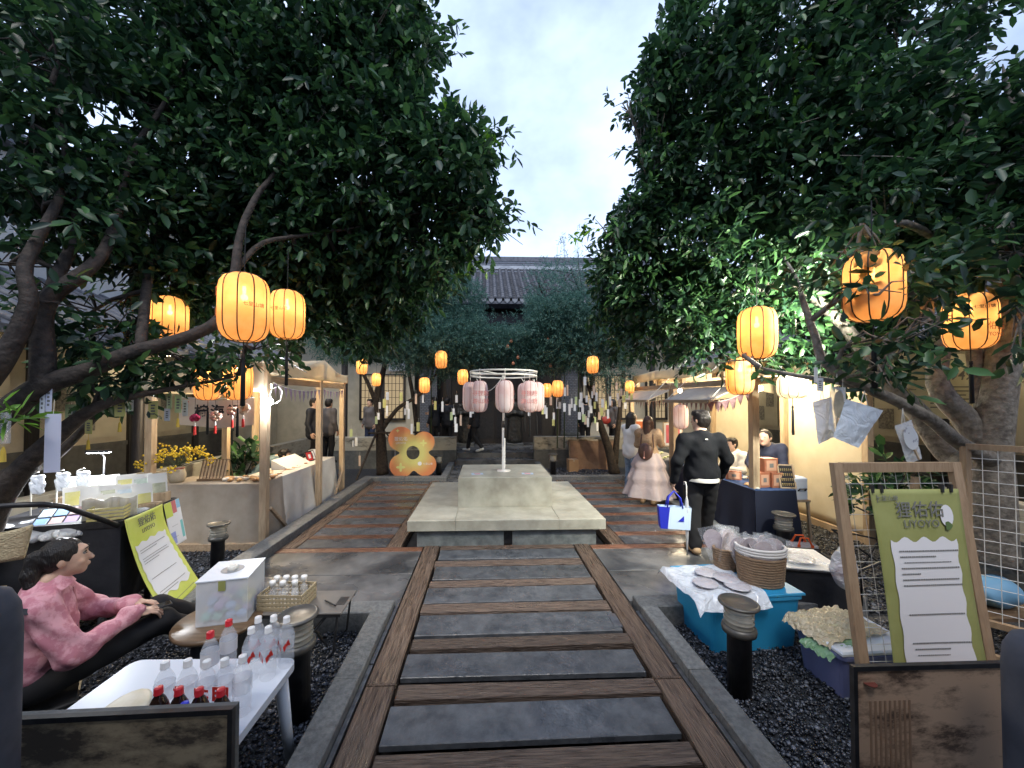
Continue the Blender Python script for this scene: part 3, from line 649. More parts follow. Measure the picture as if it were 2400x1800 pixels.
# ================================================================== TREES
m_bark = M('grey_bark', (0.10, 0.085, 0.07), 0.8, (0.24, 0.215, 0.18), 18, 7, bump=0.7, bscale=26)
m_barkd = M('shaded_dark_bark', (0.022, 0.018, 0.015), 0.85, (0.06, 0.046, 0.037), 16, 7, bump=0.8, bscale=24)  # darkened bark: the left tree's backlit shade is put into the colour
m_leaf = leaf_mat('camphor_leaf', (0.014, 0.042, 0.022), (0.062, 0.150, 0.045), 0.32, 0.40, 0.45)
m_leaf_new = leaf_mat('young_leaf', (0.10, 0.24, 0.02), (0.17, 0.36, 0.04), 0.35, 0.35)
m_leaf_r = leaf_mat('pomegranate_leaf', (0.055, 0.14, 0.115), (0.15, 0.28, 0.22), 0.45, 0.4)
def unit(a): return a / np.maximum(np.linalg.norm(a, axis=-1, keepdims=True), 1e-9)
def leaves_at(P, D, k, L, W, tl, droop=0.25, spread=0.9, jit=0.35, tintbase=None):
    """k leaves on each twig starting at P along D (twig length tl); returns verts, quads, tint, leaf count"""
    n = len(P); D = unit(D)
    s = (np.arange(k) + 0.6) / k
    base = P[:, None] + D[:, None] * (s[None, :, None] * tl)
    a = np.arange(k) * 2.4 + rng.random((n, 1)) * 6.28
    up = np.tile(np.array([0, 0, 1.0]), (n, 1)); S = unit(np.cross(D, up + 0.01 * rng.standard_normal((n, 3)))); T = np.cross(S, D)
    rad = S[:, None] * np.cos(a)[..., None] + T[:, None] * np.sin(a)[..., None]
    ld = unit(D[:, None] * (0.55 + 0.5 * s[None, :, None]) + rad * spread + jit * rng.standard_normal((n, k, 3)) - np.array([0, 0, droop]))
    nn = np.array([0, 0, 1.0]) + 0.55 * rng.standard_normal((n, k, 3)); sd = unit(np.cross(ld, nn)); nn = np.cross(sd, ld)
    ll = L * (0.5 + 0.85 * rng.random((n, k, 1))); ww = W * (0.7 + 0.5 * rng.random((n, k, 1))) * (0.8 + 0.2 * ll / L)
    bend = -0.18 * rng.random((n, k, 1))
    def pt(t, w, f): return base + ld * (ll * t) + sd * (ww * w) + nn * (ww * f + ll * bend * t * t)
    V = np.stack([pt(0, 0, 0), pt(.28, .8, .28), pt(.68, .82, .3), pt(1, 0, 0), pt(.68, -.82, .3), pt(.28, -.8, .28)], 2)   # n,k,6,3
    N = n * k; V = V.reshape(-1, 3); o = 6 * np.arange(N)[:, None]
    F = np.concatenate([o + np.array([[0, 1, 2, 3]]), o + np.array([[0, 3, 4, 5]])])
    t = rng.random((n, k)) ** 1.6 if tintbase is None else np.clip(tintbase[:, None] + 0.3 * rng.standard_normal((n, k)), 0, 1)
    return V, F, np.repeat(t.reshape(-1), 6)
def pxr(r, Y): return r * Y / FPX
def blob_points(blobs, per, shell=0.45):
    P = []; D = []
    for b in blobs:
        px, py, rx, ry, Y, dy = b[:6]; dens = b[6] if len(b) > 6 else 1.0
        c = np.array(at(px, py, Y)); r = np.array([pxr(rx, Y), dy, pxr(ry, Y)])
        n = max(6, int(per * dens * (r[0] * r[2] + r[0] * r[1] + r[1] * r[2]) / 3))
        d = unit(rng.standard_normal((n, 3))); rr = (shell + (1 - shell) * rng.random((n, 1)) ** 0.7) * (1 + 0.16 * np.sin(d[:, :1] * 5 + px) * np.cos(d[:, 2:] * 6 + py))
        P.append(c + d * rr * r); D.append(unit(d * r / r.max() + 0.35 * rng.standard_normal((n, 3))) - np.array([0, 0, .15]))
    return np.concatenate(P), np.concatenate(D)
LIMB = [1.0]
def limb_pts(path):
    """path: (px, py, Y, radius) -> smooth wobbling 3D tube"""
    P = [at(a, b, Y) for a, b, Y, r in path]; Rr = [q[3] * LIMB[0] for q in path]; out = []; ro = []
    for i in range(len(P) - 1):
        p0, p1, p2, p3 = P[max(i - 1, 0)], P[i], P[i + 1], P[min(i + 2, len(P) - 1)]
        for s in range(4):
            t = s / 4; v = 0.5 * ((2 * p1) + (-p0 + p2) * t + (2 * p0 - 5 * p1 + 4 * p2 - p3) * t * t + (-p0 + 3 * p1 - 3 * p2 + p3) * t ** 3)
            out.append(v + Vector((wob(v.x * 2, v.y, v.z), wob(v.y * 2, v.z, 1), wob(v.z, v.x, 2))) * 0.018); ro.append(Rr[i] * (1 - t) + Rr[i + 1] * t)
    out.append(P[-1]); ro.append(Rr[-1] * .25); return out, ro
def make_tree(name, label, trunk, limbs, blobs, per, k, L, W, tl, lm, bark, base, twig_r=0.012, droop=0.25, shell=0.45, n_leaf_parts=0, extra=None, cull=None):
    t = thing(name, label, 'tree', base)
    inv = -Vector(base); nodes = []
    def tube(path, nm, mb=None, sides=10):
        pts, rr = limb_pts(path); nodes.extend(pts)
        own = mb is None; mb = mb or MB(); mb.tube([p + inv for p in pts], rr, sides)
        if own: return mb.build(nm, bark, t, True)
    tr = tube(trunk, 'trunk')
    for lp in limbs: tube(lp, 'limb')
    NP = np.array([list(q) for q in nodes]); mb = MB()
    for b in blobs:      # branches from the nearest limb into every clump, with side twigs
        c = at(b[0], b[1], b[4]); d = np.linalg.norm(NP - np.array(c), axis=1); q = Vector(NP[int(np.argmin(d))])
        mid = (q + c) / 2 + Vector((rnd.uniform(-.12, .12), rnd.uniform(-.12, .12), rnd.uniform(0, .18)))
        pts = [q + (mid - q) * .5, mid, mid + (c - mid) * .6, c]
        mb.tube([p + inv for p in [q] + pts], [twig_r * 2, twig_r * 1.7, twig_r * 1.4, twig_r * 1.1, twig_r * .8], 6)
        rr = (pxr(b[2], b[4]), b[5], pxr(b[3], b[4]))
        for s_ in range(9):
            e = c + Vector((rnd.gauss(0, .5) * rr[0], rnd.gauss(0, .5) * rr[1], rnd.gauss(0, .5) * rr[2])); st_ = rnd.choice(pts)
            m2 = (st_ + e) / 2 + Vector((0, 0, rnd.uniform(-.05, .12)))
            mb.tube([st_ + inv, m2 + inv, e + inv], [twig_r * .8, twig_r * .55, twig_r * .25], 5, False)
    mb.build('branch', bark, t, True)['kind'] = 'stuff'
    P, D = blob_points(blobs, per, shell)
    if cull is not None:
        keep = cull(P); P, D = P[keep], D[keep]
    V, F, tn = leaves_at(P, D, k, L, W, tl, droop)
    cr = link('crown', np_mesh('crown', V - np.array(base), F, lm, False, tn), t)
    return t
def in_px(P):
    """pixel coordinates of points, for keeping openings in a crown clear"""
    d = P - np.array(CAM); z = d @ np.array(F_); return PPX + FPX * (d @ np.array(R_)) / z, PPY - FPX * (d @ np.array(U_)) / z
def sprig_leaves(parent, base, pts, lm, L, W, k, per_obj=1, droop=.25, tl=.16):
    """single leaves as parts, for the sprigs that show largest"""
    P = np.array([list(p) for p, d in pts]); D = np.array([list(d) for p, d in pts])
    V, F, tn = leaves_at(P, D, k, L, W, tl, droop)
    n = len(P) * k; V = V.reshape(n, 6, 3); tn = tn.reshape(n, 6)
    for i in range(n):
        o = V[i, 0]; me = np_mesh('leaf', V[i] - o, np.array([[0, 1, 2, 3], [0, 3, 4, 5]]), lm, False, tn[i]); link('leaf', me, parent, Vector(o) - Vector(base))

# --- big tree on the left
LB = Vector((-4.0, 3.05, -0.12))
def lp(*q): return [tuple(x) for x in q]
trunkL = lp((-70, 1330, 3.1, .13), (0, 1166, 3.1, .105), (92, 1057, 3.1, .085), (163, 1000, 3.15, .07), (244, 952, 3.2, .05), (325, 927, 3.3, .036), (434, 906, 3.5, .022), (560, 880, 3.8, .010))
limbsL = [lp((-40, 1010, 2.9, .12), (0, 973, 2.9, .11), (95, 908, 2.9, .095), (217, 868, 3.0, .075), (330, 820, 3.1, .068), (450, 785, 3.2, .06), (520, 745, 3.3, .055), (550, 650, 3.4, .05), (560, 560, 3.5, .042), (600, 470, 3.7, .035), (660, 380, 4.0, .025), (700, 250, 4.2, .014)),
          lp((95, 908, 2.9, .09), (100, 830, 2.9, .085), (114, 710, 2.95, .075), (225, 618, 3.1, .055), (265, 530, 3.3, .045), (300, 400, 3.5, .035), (380, 250, 3.7, .025), (450, 120, 3.9, .014)),
          lp((-40, 900, 2.7, .08), (0, 843, 2.7, .075), (68, 716, 2.75, .06), (62, 620, 2.8, .05), (120, 500, 3.0, .04), (150, 380, 3.2, .03), (120, 200, 3.3, .016)),
          lp((114, 710, 2.95, .06), (170, 560, 3.2, .045), (175, 470, 3.3, .035), (215, 340, 3.5, .02)),
          lp((330, 820, 3.1, .05), (350, 640, 3.7, .045), (380, 540, 3.9, .035), (470, 420, 4.2, .022)),
          lp((545, 640, 3.4, .035), (620, 570, 3.7, .028), (720, 555, 4.0, .022), (900, 520, 4.1, .014)),
          lp((20, 1110, 3.1, .07), (120, 1075, 3.5, .05), (210, 985, 3.6, .035), (270, 945, 3.7, .02))]
blobsL = [(330, 60, 330, 190, 4.2, .8), (700, 60, 230, 150, 4.3, .7), (880, 50, 110, 130, 4.3, .5, 1.2), (960, 100, 90, 80, 4.3, .4, 1.2), (930, 190, 85, 70, 4.2, .4), (560, 240, 230, 150, 4.4, .8), (780, 230, 170, 140, 4.4, .7),
          (920, 320, 110, 80, 4.2, .5), (1040, 320, 90, 45, 4.0, .35, 1.1), (1120, 335, 55, 45, 4.0, .3, 1.1), (1040, 420, 105, 85, 4.0, .5, 1.2), (1130, 440, 50, 70, 3.9, .3, 1.2), (1130, 520, 68, 55, 3.9, .35, 1.3), (1000, 530, 90, 70, 4.1, .4), (1040, 605, 60, 45, 4.1, .3),
          (860, 450, 140, 120, 4.3, .6), (700, 440, 160, 130, 4.4, .7), (540, 440, 150, 110, 4.3, .6), (400, 330, 150, 120, 4.0, .6), (250, 480, 140, 90, 3.6, .5, .8), (80, 130, 140, 150, 3.3, .5), (60, 360, 120, 120, 3.2, .5), (100, 500, 110, 60, 3.1, .35, .6),
          (430, 580, 120, 80, 4.2, .5), (640, 580, 140, 90, 4.5, .6), (800, 600, 130, 90, 4.6, .6), (920, 620, 100, 80, 4.6, .5), (740, 690, 120, 70, 4.8, .5), (870, 720, 90, 70, 5.2, .5), (950, 690, 60, 60, 5.0, .4), (620, 660, 90, 60, 4.6, .5), (330, 640, 70, 60, 3.9, .35, .7), (430, 670, 70, 60, 4.2, .4), (520, 690, 60, 70, 4.6, .4, .8),
          (200, 740, 90, 50, 3.5, .3, .7), (290, 800, 80, 40, 3.5, .3, .8), (20, 620, 60, 50, 2.9, .25, .5), (60, 700, 55, 30, 2.8, .2, .5), (410, 845, 90, 30, 3.7, .25, .7), (590, 820, 70, 24, 3.8, .25, .6), (700, 755, 90, 40, 5.0, .4), (840, 770, 80, 40, 5.4, .4), (300, 890, 70, 22, 3.5, .2, .9), (200, 900, 60, 25, 3.3, .2, .6), (250, 850, 60, 30, 3.2, .2, .6)]
OUT_L = ([0, 65, 108, 174, 250, 271, 325, 369, 423, 520, 564, 575, 629, 700], [920, 1020, 1020, 980, 985, 1065, 1155, 1145, 1115, 1170, 1155, 1090, 1070, 1070])
OUT_R = ([0, 87, 130, 217, 271, 304, 358, 423, 477, 532, 564, 618, 700], [1605, 1565, 1530, 1490, 1485, 1540, 1500, 1525, 1465, 1425, 1445, 1410, 1400])
def cullL(P):
    x, y = in_px(P); gap = ((x - 255) / 95) ** 2 + ((y - 270) / 65) ** 2 < 1
    gap2 = ((x - 215) / 90) ** 2 + ((y - 690) / 75) ** 2 < 1; gap3 = ((x - 50) / 60) ** 2 + ((y - 660) / 40) ** 2 < 1
    gap4 = (np.abs(x - 572) < 50) & (np.abs(y - 722) < 75) & (P[:, 1] < 3.5); gap5 = (np.abs(x - 673) < 36) & (np.abs(y - 738) < 58) & (P[:, 1] < 4.2)
    near = np.linalg.norm(P - np.array(CAM), axis=1) < 1.9
    edge = x > np.interp(y, *OUT_L)
    return ~(edge | gap | (gap2 & (rng.random(len(x)) < .8)) | (gap3 & (rng.random(len(x)) < .8)) | gap4 | gap5 | near)
LIMB[0] = .8
treeL = make_tree('camphor_tree', 'large dark evergreen tree arching over the left stall', trunkL, limbsL, blobsL, 860, 7, 0.12, 0.031, 0.25, m_leaf, m_barkd, LB, cull=cullL)
def edge_sprigs(spots, n, sc):
    out = []
    for px, py, Y in spots:
        for _ in range(n):
            p = at(px + rnd.gauss(0, sc), py + rnd.gauss(0, sc), Y + rnd.gauss(0, .08)); out.append((p, Vector((rnd.gauss(0, 1), rnd.gauss(0, .7), rnd.gauss(-.1, .7))).normalized()))
    return out
sprig_leaves(treeL, LB, edge_sprigs([(1180, 330, 3.8), (1060, 270, 3.9), (1195, 520, 3.8), (1150, 560, 3.8), (1110, 440, 3.8), (1055, 90, 4.0), (1040, 610, 4.0), (430, 880, 3.5), (320, 900, 3.3), (560, 860, 3.7)], 4, 14), m_leaf, 0.1, 0.021, 6)
sprig_leaves(treeL, LB, edge_sprigs([(1060, 285, 3.8), (1170, 325, 3.75), (1100, 640, 4.0)], 3, 14), m_leaf_new, 0.1, 0.021, 6)

# --- big tree on the right
RB = Vector((4.35, 3.2, -0.12))
trunkR = lp((2330, 1330, 3.2, .17), (2318, 1150, 3.2, .155), (2316, 1060, 3.2, .15), (2330, 980, 3.15, .13), (2345, 850, 3.1, .12), (2362, 720, 3.05, .11), (2340, 560, 3.0, .085), (2300, 400, 3.1, .06), (2230, 230, 3.3, .04), (2150, 80, 3.5, .02))
limbsR = [lp((2305, 1110, 3.3, .11), (2250, 1080, 3.5, .11), (2215, 1060, 3.6, .105), (2148, 965, 3.7, .10), (2075, 889, 3.8, .085), (2000, 800, 4.0, .07), (1900, 690, 4.2, .06), (1800, 640, 4.4, .045), (1650, 560, 4.6, .03), (1520, 430, 4.6, .018)),
          lp((2316, 1075, 3.1, .08), (2254, 1038, 3.0, .06), (2181, 979, 2.9, .052), (2102, 935, 2.85, .045), (2049, 912, 2.85, .042), (1936, 853, 2.9, .036), (1905, 790, 2.95, .032), (1880, 720, 3.0, .026), (1862, 650, 3.2, .016), (1840, 600, 3.5, .008)),
          lp((2049, 912, 2.85, .03), (1950, 890, 2.95, .024), (1860, 878, 3.1, .018), (1780, 860, 3.3, .010)),
          lp((2314, 1060, 3.2, .11), (2262, 985, 3.25, .10), (2198, 899, 3.3, .085), (2215, 760, 3.6, .075), (2235, 620, 3.8, .065), (2150, 500, 3.9, .05), (2050, 350, 4.0, .035), (1950, 180, 4.1, .018)),
          lp((2320, 1050, 3.15, .08), (2300, 930, 3.2, .06), (2281, 826, 3.2, .055), (2270, 700, 3.2, .05), (2250, 600, 3.2, .045), (2120, 520, 3.0, .03), (2040, 560, 2.7, .012)),
          lp((2345, 850, 3.1, .08), (2400, 720, 2.9, .07), (2420, 560, 2.8, .05), (2400, 350, 2.9, .03), (2350, 150, 3.0, .015)),
          lp((2230, 640, 3.7, .05), (2120, 640, 3.3, .035), (2050, 610, 3.0, .02), (1960, 590, 3.0, .010)),
          lp((1900, 690, 4.2, .045), (1780, 660, 4.3, .035), (1700, 700, 4.6, .025), (1600, 760, 5.0, .014))]
blobsR = [(1660, 50, 120, 130, 4.5, .6, 1.1), (1560, 110, 70, 80, 4.3, .4, 1.2), (1510, 210, 75, 60, 4.3, .4, 1.2), (1470, 245, 35, 40, 4.2, .25, 1.2), (1610, 230, 110, 90, 4.4, .5), (1560, 350, 80, 70, 4.4, .4), (1520, 430, 80, 60, 4.5, .4, 1.1), (1470, 500, 75, 55, 4.6, .4, 1.2), (1430, 560, 60, 50, 4.6, .35, 1.2), (1470, 630, 90, 65, 5.0, .45),
          (1420, 690, 60, 60, 5.6, .4), (1580, 560, 120, 100, 4.7, .6), (1700, 400, 140, 120, 4.4, .6), (1800, 200, 170, 150, 4.2, .7), (1900, 50, 190, 110, 4.1, .6), (2100, 90, 190, 130, 3.9, .6), (2230, 260, 150, 130, 3.5, .5), (2020, 300, 160, 130, 3.7, .6), (1880, 420, 150, 120, 4.0, .6),
          (1700, 580, 110, 80, 4.3, .5), (1830, 560, 90, 60, 4.1, .4), (1560, 700, 110, 70, 5.0, .5), (1640, 740, 90, 55, 4.7, .4), (1520, 790, 90, 45, 5.6, .4), (1660, 830, 70, 30, 4.8, .3), (2010, 500, 130, 80, 3.5, .5), (2150, 470, 130, 110, 3.4, .5), (2300, 450, 110, 130, 3.1, .4), (2390, 300, 80, 150, 3.0, .4, .9),
          (2000, 620, 100, 40, 2.75, .25, .9), (2130, 640, 80, 50, 2.8, .25, .9), (2060, 690, 70, 40, 2.45, .15, .8), (2350, 620, 80, 80, 2.7, .3), (2390, 760, 45, 70, 2.5, .2), (2310, 560, 80, 60, 2.9, .3), (2120, 790, 75, 45, 2.5, .18, .6), (2190, 740, 50, 40, 2.6, .15, .6), (2090, 880, 60, 30, 2.5, .15, .6),
          (1880, 680, 110, 60, 4.5, .4, .9), (1990, 740, 100, 60, 4.6, .4, .9), (1820, 770, 90, 60, 4.5, .4, .9), (1930, 820, 90, 45, 4.4, .35, .8), (2090, 780, 70, 50, 4.3, .35, .8), (1780, 690, 80, 50, 4.4, .35, .8), (1760, 850, 60, 22, 3.6, .2, .5)]
def cullR(P):
    x, y = in_px(P); gap = ((x - 2330) / 70) ** 2 + ((y - 130) / 90) ** 2 < 1
    g1 = (np.abs(x - 2045) < 85) & (np.abs(y - 690) < 95) & (P[:, 1] < 2.85) & (rng.random(len(x)) < .82)
    g2 = (np.abs(x - 2268) < 85) & (np.abs(y - 760) < 95) & (P[:, 1] < 3.2); g3 = (np.abs(x - 1774) < 40) & (np.abs(y - 781) < 64) & (P[:, 1] < 3.6) & (rng.random(len(x)) < .7)
    g4 = (np.abs(x - 1734) < 32) & (np.abs(y - 881) < 46)
    near = np.linalg.norm(P - np.array(CAM), axis=1) < 1.9
    edge = x < np.interp(y, *OUT_R)
    return ~(edge | (gap & (rng.random(len(x)) < .9)) | g1 | g2 | g3 | g4 | near)
LIMB[0] = .92
treeR = make_tree('camphor_tree', 'large evergreen tree with pale limbs arching over the right stalls', trunkR, limbsR, blobsR, 860, 7, 0.12, 0.031, 0.25, m_leaf, m_bark, RB, cull=cullR)
sprig_leaves(treeR, RB, edge_sprigs([(2015, 660, 2.4), (2100, 810, 2.4), (2165, 800, 2.45), (2080, 880, 2.45), (1450, 250, 4.1), (1400, 555, 4.4), (1500, 330, 4.3), (2140, 660, 2.5), (1990, 640, 2.6)], 4, 16), m_leaf, 0.1, 0.023, 6)
sprig_leaves(treeR, RB, edge_sprigs([(1740, 250, 3.9), (1860, 240, 3.8), (1890, 120, 3.8), (1560, 330, 4.2), (1380, 545, 4.4)], 3, 18), m_leaf_new, 0.11, 0.023, 6)

# --- pomegranate trees at the back
def rear_tree(label, base, trunk, limbs, blobs, per):
    return make_tree('pomegranate_tree', label, trunk, limbs, blobs, per, 9, 0.06, 0.011, 0.2, m_leaf_r, m_barkd, base, 0.014, .1, .35, cull=cullB)
def cullB(P):
    x, y = in_px(P); return ~(((np.abs(x - 1190) < 48) & (y < 702) & (y > 600) & (rng.random(len(x)) < .93)) | ((np.abs(x - 1185) < 55) & (y >= 700) & (y < 768) & (rng.random(len(x)) < .93)) | (P[:, 2] < 1.5) | (y < 612) | ((x > 1225) & (x < 1400) & (y < 690) & (rng.random(len(x)) < .78)))
LIMB[0] = 1.0
gb = gnd(897, 1112, -.12)
t1 = rear_tree('dense small-leaved tree behind the flower-shaped sign', gb, lp((897, 1112, gb.y, .17), (893, 1050, gb.y, .14), (890, 980, gb.y, .12), (885, 930, gb.y, .10), (900, 860, gb.y, .07), (910, 790, gb.y, .05)),
    [lp((888, 960, gb.y, .07), (868, 910, gb.y, .055), (845, 860, gb.y, .045), (830, 800, gb.y, .03)), lp((893, 1010, gb.y, .07), (930, 960, gb.y, .055), (985, 925, gb.y, .045), (1020, 880, gb.y + .3, .03)), lp((975, 1000, gb.y + .5, .06), (968, 930, gb.y + .5, .06), (958, 850, gb.y + .5, .05), (965, 760, gb.y + .5, .03), (990, 650, gb.y + .5, .015))],
    [(880, 770, 120, 75, 9.2, .9), (980, 690, 85, 95, 9.6, .8, .9), (1030, 640, 70, 75, 9.9, .7, .8), (960, 800, 110, 60, 9.2, .9), (1060, 800, 100, 70, 9.6, .9), (1080, 720, 60, 70, 10.0, .7, .9), (800, 800, 70, 45, 8.6, .6, .7), (1010, 850, 80, 40, 9.4, .5, .4), (1130, 800, 70, 60, 9.8, .7)], 2600)
gb2 = gnd(1440, 1110, -.12)
t2 = rear_tree('dense small-leaved tree with orange fruit behind the stage', gb2, lp((1440, 1110, gb2.y, .16), (1425, 1050, gb2.y, .11), (1405, 990, gb2.y, .095), (1392, 930, gb2.y, .085), (1385, 860, gb2.y, .065), (1375, 780, gb2.y, .04)),
    [lp((1440, 1085, gb2.y, .1), (1446, 1020, gb2.y, .075), (1455, 950, gb2.y, .06), (1462, 860, gb2.y, .045), (1450, 770, gb2.y, .03)), lp((1395, 950, gb2.y, .05), (1360, 860, gb2.y, .035), (1310, 790, gb2.y, .02))],
    [(1210, 800, 90, 60, 9.9, .8), (1290, 770, 100, 75, 9.7, .9), (1370, 730, 100, 85, 9.5, .9), (1290, 690, 70, 60, 9.9, .7, .9), (1340, 640, 75, 60, 9.9, .7, .9), (1260, 655, 45, 50, 10.2, .5, .6), (1430, 770, 90, 70, 9.2, .8), (1380, 820, 90, 50, 9.3, .7), (1290, 840, 80, 35, 9.5, .5, .6), (1430, 860, 60, 50, 9.0, .5, .4), (1250, 830, 60, 30, 9.8, .5, .5)], 2600)
m_fruit = M('pomegranate_skin', (0.32, 0.10, 0.06), 0.5, (0.48, 0.24, 0.14), 12)
frm = MB().ball((0, 0, 0), .042, 12, 8).lathe([(.011, .038), (.014, .052), (.02, .064)], 8).mesh('fruit', m_fruit, True)
for px, py in ((1198, 800), (1284, 796), (1214, 838), (1203, 852), (1413, 800), (1290, 858), (1382, 780), (1190, 812), (1337, 826)):
    link('fruit', frm, t2, at(px, py, 9.25) - gb2)
# bamboo shoots by the hall roof
m_bam = M('bamboo_green', (.05, .08, .03), .5)
for i, (px, yb, yt, Y, lab) in enumerate(((1322, 720, 555, 11.3, 'slender bamboo shoot rising above the roof ridge, left of the taller one'), (1354, 720, 528, 11.4, 'tallest slender bamboo shoot rising above the roof ridge'), (1306, 720, 578, 11.2, 'short bamboo shoot at the roof ridge'), (1010, 720, 580, 11.2, 'bamboo shoot by the roof at the left tree'))):
    p, q = at(px, yb + 330, Y), at(px, yt, Y); bm_ = thing('bamboo', lab, 'plant', p)
    mb = MB(); Lz = q - p; mb.tube([Vector((0, 0, 0)), Lz * .5 + Vector((.03, 0, 0)), Lz], [.018, .012, .004], 6); mb.build('cane', m_bam, bm_, True)
    tt = rng.random(70) * .6 + .4; P = np.array([list(Lz * float(a)) for a in tt]) + rng.standard_normal((70, 3)) * .05; D = rng.standard_normal((70, 3)) + np.array([0, 0, .6])
    V, F, tn = leaves_at(P, D, 5, .12, .009, .2, .1); link('foliage', np_mesh('foliage', V, F, m_leaf_r, False, tn), bm_)
# potted and bedded plants by the galleries
def bush(name, label, loc, r, h, n, L, W, lm=m_leaf):
    b_ = thing(name, label, 'plant', loc); mb = MB()
    for i in range(7):
        a = i * .9; mb.tube([(0, 0, 0), (math.cos(a) * r * .4, math.sin(a) * r * .4, h * .5), (math.cos(a) * r * .8, math.sin(a) * r * .8, h * .85)], [.012, .008, .004], 5)
    mb.build('stem', m_barkd, b_, True)
    d = unit(rng.standard_normal((n, 3))); d[:, 2] = np.abs(d[:, 2]); P = d * np.array([r, r, h]) * (.4 + .6 * rng.random((n, 1)))
    V, F, tn = leaves_at(P, d, 5, L, W, .15, .2); link('foliage', np_mesh('foliage', V, F, lm, False, tn), b_); return b_
bush('leafy_shrub', 'dark leafy shrub in front of the low wall inside the left stall', at(568, 1130, 7.4), .42, .75, 60, .2, .05)
bush('leafy_shrub', 'dark leafy shrub beside the stall back panel at right', at(2085, 1200, 4.7), .35, .7, 50, .18, .045)
# ================================================================== LANTERNS
m_lan = paper_mat('amber_lantern_paper', (0.95, 0.50, 0.20), (0.98, 0.58, 0.27), clear=0.13, diff=0.3, scale=9)
m_lanw = paper_mat('white_lantern_paper', (0.92, 0.88, 0.78), clear=0.05, diff=0.4)
m_lanp = paper_mat('pink_lantern_paper', (0.88, 0.69, 0.66), (0.92, 0.82, 0.79), clear=0.03, diff=0.6, scale=4)
m_rib = M('dark_rib', (0.05, 0.025, 0.012), 0.6); m_ribp = M('pink_rib', (0.45, 0.22, 0.19), 0.6); m_cord = M('black_cord', (0.01, 0.01, 0.01), 0.7)
m_tassel = M('black_tassel', (0.008, 0.008, 0.009), 0.8); m_red = M('red_ink', (0.55, 0.03, 0.02), 0.6); m_ink = M('black_ink', (0.015, 0.013, 0.012), 0.6); m_brownink = M('brown_ink', (0.35, 0.10, 0.03), 0.6)
m_bulb = glow('warm_bulb', (1.0, 0.80, 0.45), 24.0); m_bulbw = glow('white_bulb', (0.92, 0.96, 1.0), 60.0)
def lantern_meshes(r, h, n, paper, rib, tag):
    """ribbed paper drum: rounded shoulders, n segments bulging between the ribs"""
    prof = [(.42, 0), (.60, .02), (.80, .065), (.93, .14), (.99, .24), (1, .36), (1, .64), (.99, .76), (.93, .86), (.80, .935), (.60, .98), (.42, 1.0)]
    sub = 5; mb = MB(); N = n * sub; vs_ = []
    for q, z in prof:
        for k in range(N):
            a = 2 * math.pi * k / N; t = (k % sub) / sub; bl_ = 1 + 0.035 * math.sin(math.pi * t) - .012; vs_.append((r * q * bl_ * math.cos(a), r * q * bl_ * math.sin(a), (z - .5) * h))
    fs = [(i * N + k, i * N + (k + 1) % N, (i + 1) * N + (k + 1) % N, (i + 1) * N + k) for i in range(len(prof) - 1) for k in range(N)]
    mb.add(vs_, fs); shell = mb.mesh('paper_shell', paper, True)
    fr = MB(); 
    for k in range(n):
        a = 2 * math.pi * k / n; fr.tube([(r * .995 * q * math.cos(a), r * .995 * q * math.sin(a), (z - .5) * h) for q, z in prof], r * .028, 5)
    for z in (-.5, .5): fr.lathe([(r * .43, z * h - .004), (r * .45, z * h), (r * .43, z * h + .004), (r * .41, z * h), (r * .43, z * h - .004)], 20)
    frame = fr.mesh('wire_frame', rib)
    cap = MB().beam((-r * .43, 0, h * .5), (r * .43, 0, h * .5), .008).lathe([(.006, h * .5), (.006, h * .56)], 6).mesh('hanger', rib)
    bulb = MB().lathe([(.012, h * .33), (.013, h * .22)], 8).ball((0, 0, h * .16), .026, 10, 8).mesh('bulb', m_bulb, True)
    return shell, frame, cap, bulb
LM = {'a': lantern_meshes(.165, .50, 10, m_lan, m_rib, 'a'), 'p': lantern_meshes(.125, .48, 8, m_lanp, m_ribp, 'p'), 'w': lantern_meshes(.17, .30, 10, m_lanw, m_rib, 'w'), 'k': lantern_meshes(.13, .46, 8, m_lanp, m_ribp, 'k')}
tas = MB().lathe([(.004, .10), (.004, .0), (.012, -.005), (.013, -.03), (.009, -.04), (.014, -.08), (.017, -.38), (.004, -.385)], 8).mesh('tassel', m_tassel, True)
def lantern(kind, label, loc, scale=1.0, power=6.0, cord=0.5, tassel=True, text=None, rz=0.0, group=None, tl=1.0):
    o = thing('paper_lantern', label, 'lantern', loc, rz, group); o.scale = (scale,) * 3
    sh, fr, cap, bulb = LM[kind]
    for nm, me in (('paper_shell', sh), ('wire_frame', fr), ('hanger', cap)): link(nm, me, o)
    h = {'a': .5, 'p': .48, 'w': .30, 'k': .46}[kind]; r = {'a': .165, 'p': .125, 'w': .17, 'k': .13}[kind]
    if power: link('bulb', bulb, o); point_light('lantern_light', (0, 0, h * .1), power * .27, (1.0, 0.70, 0.38), .035, o)
    if cord: MB().tube([(0, 0, h * .56), (.004, 0, h * .56 + cord)], .004, 5).build('cord', m_cord, o)
    if tassel: link('tassel', tas, o, (0, 0, -h * .5 - .1 * tl)).scale = (1, 1, tl)
    if text:
        for s, sz, mt, ang, z in text:      # lettering wrapped on the paper: one child per line, on the facet that faces the angle
            lettering(s, sz, mt, o, (math.sin(ang) * r * 1.035, -math.cos(ang) * r * 1.035, z), (R(90), 0, ang))
    return o
TXL = [('趣', .075, m_brownink, R(-48), .09), ('塘', .075, m_brownink, R(-48), -.06), ('七里山塘', .035, m_red, R(52), 0.0)]
TXR = [('七里山塘', .04, m_ink, R(2), .03)]
TXY = [('七里山塘', .035, m_ink, R(-25), .10), ('佑佑', .075, m_brownink, R(2), -.07), ('YOYO', .05, m_brownink, R(2), -.14)]
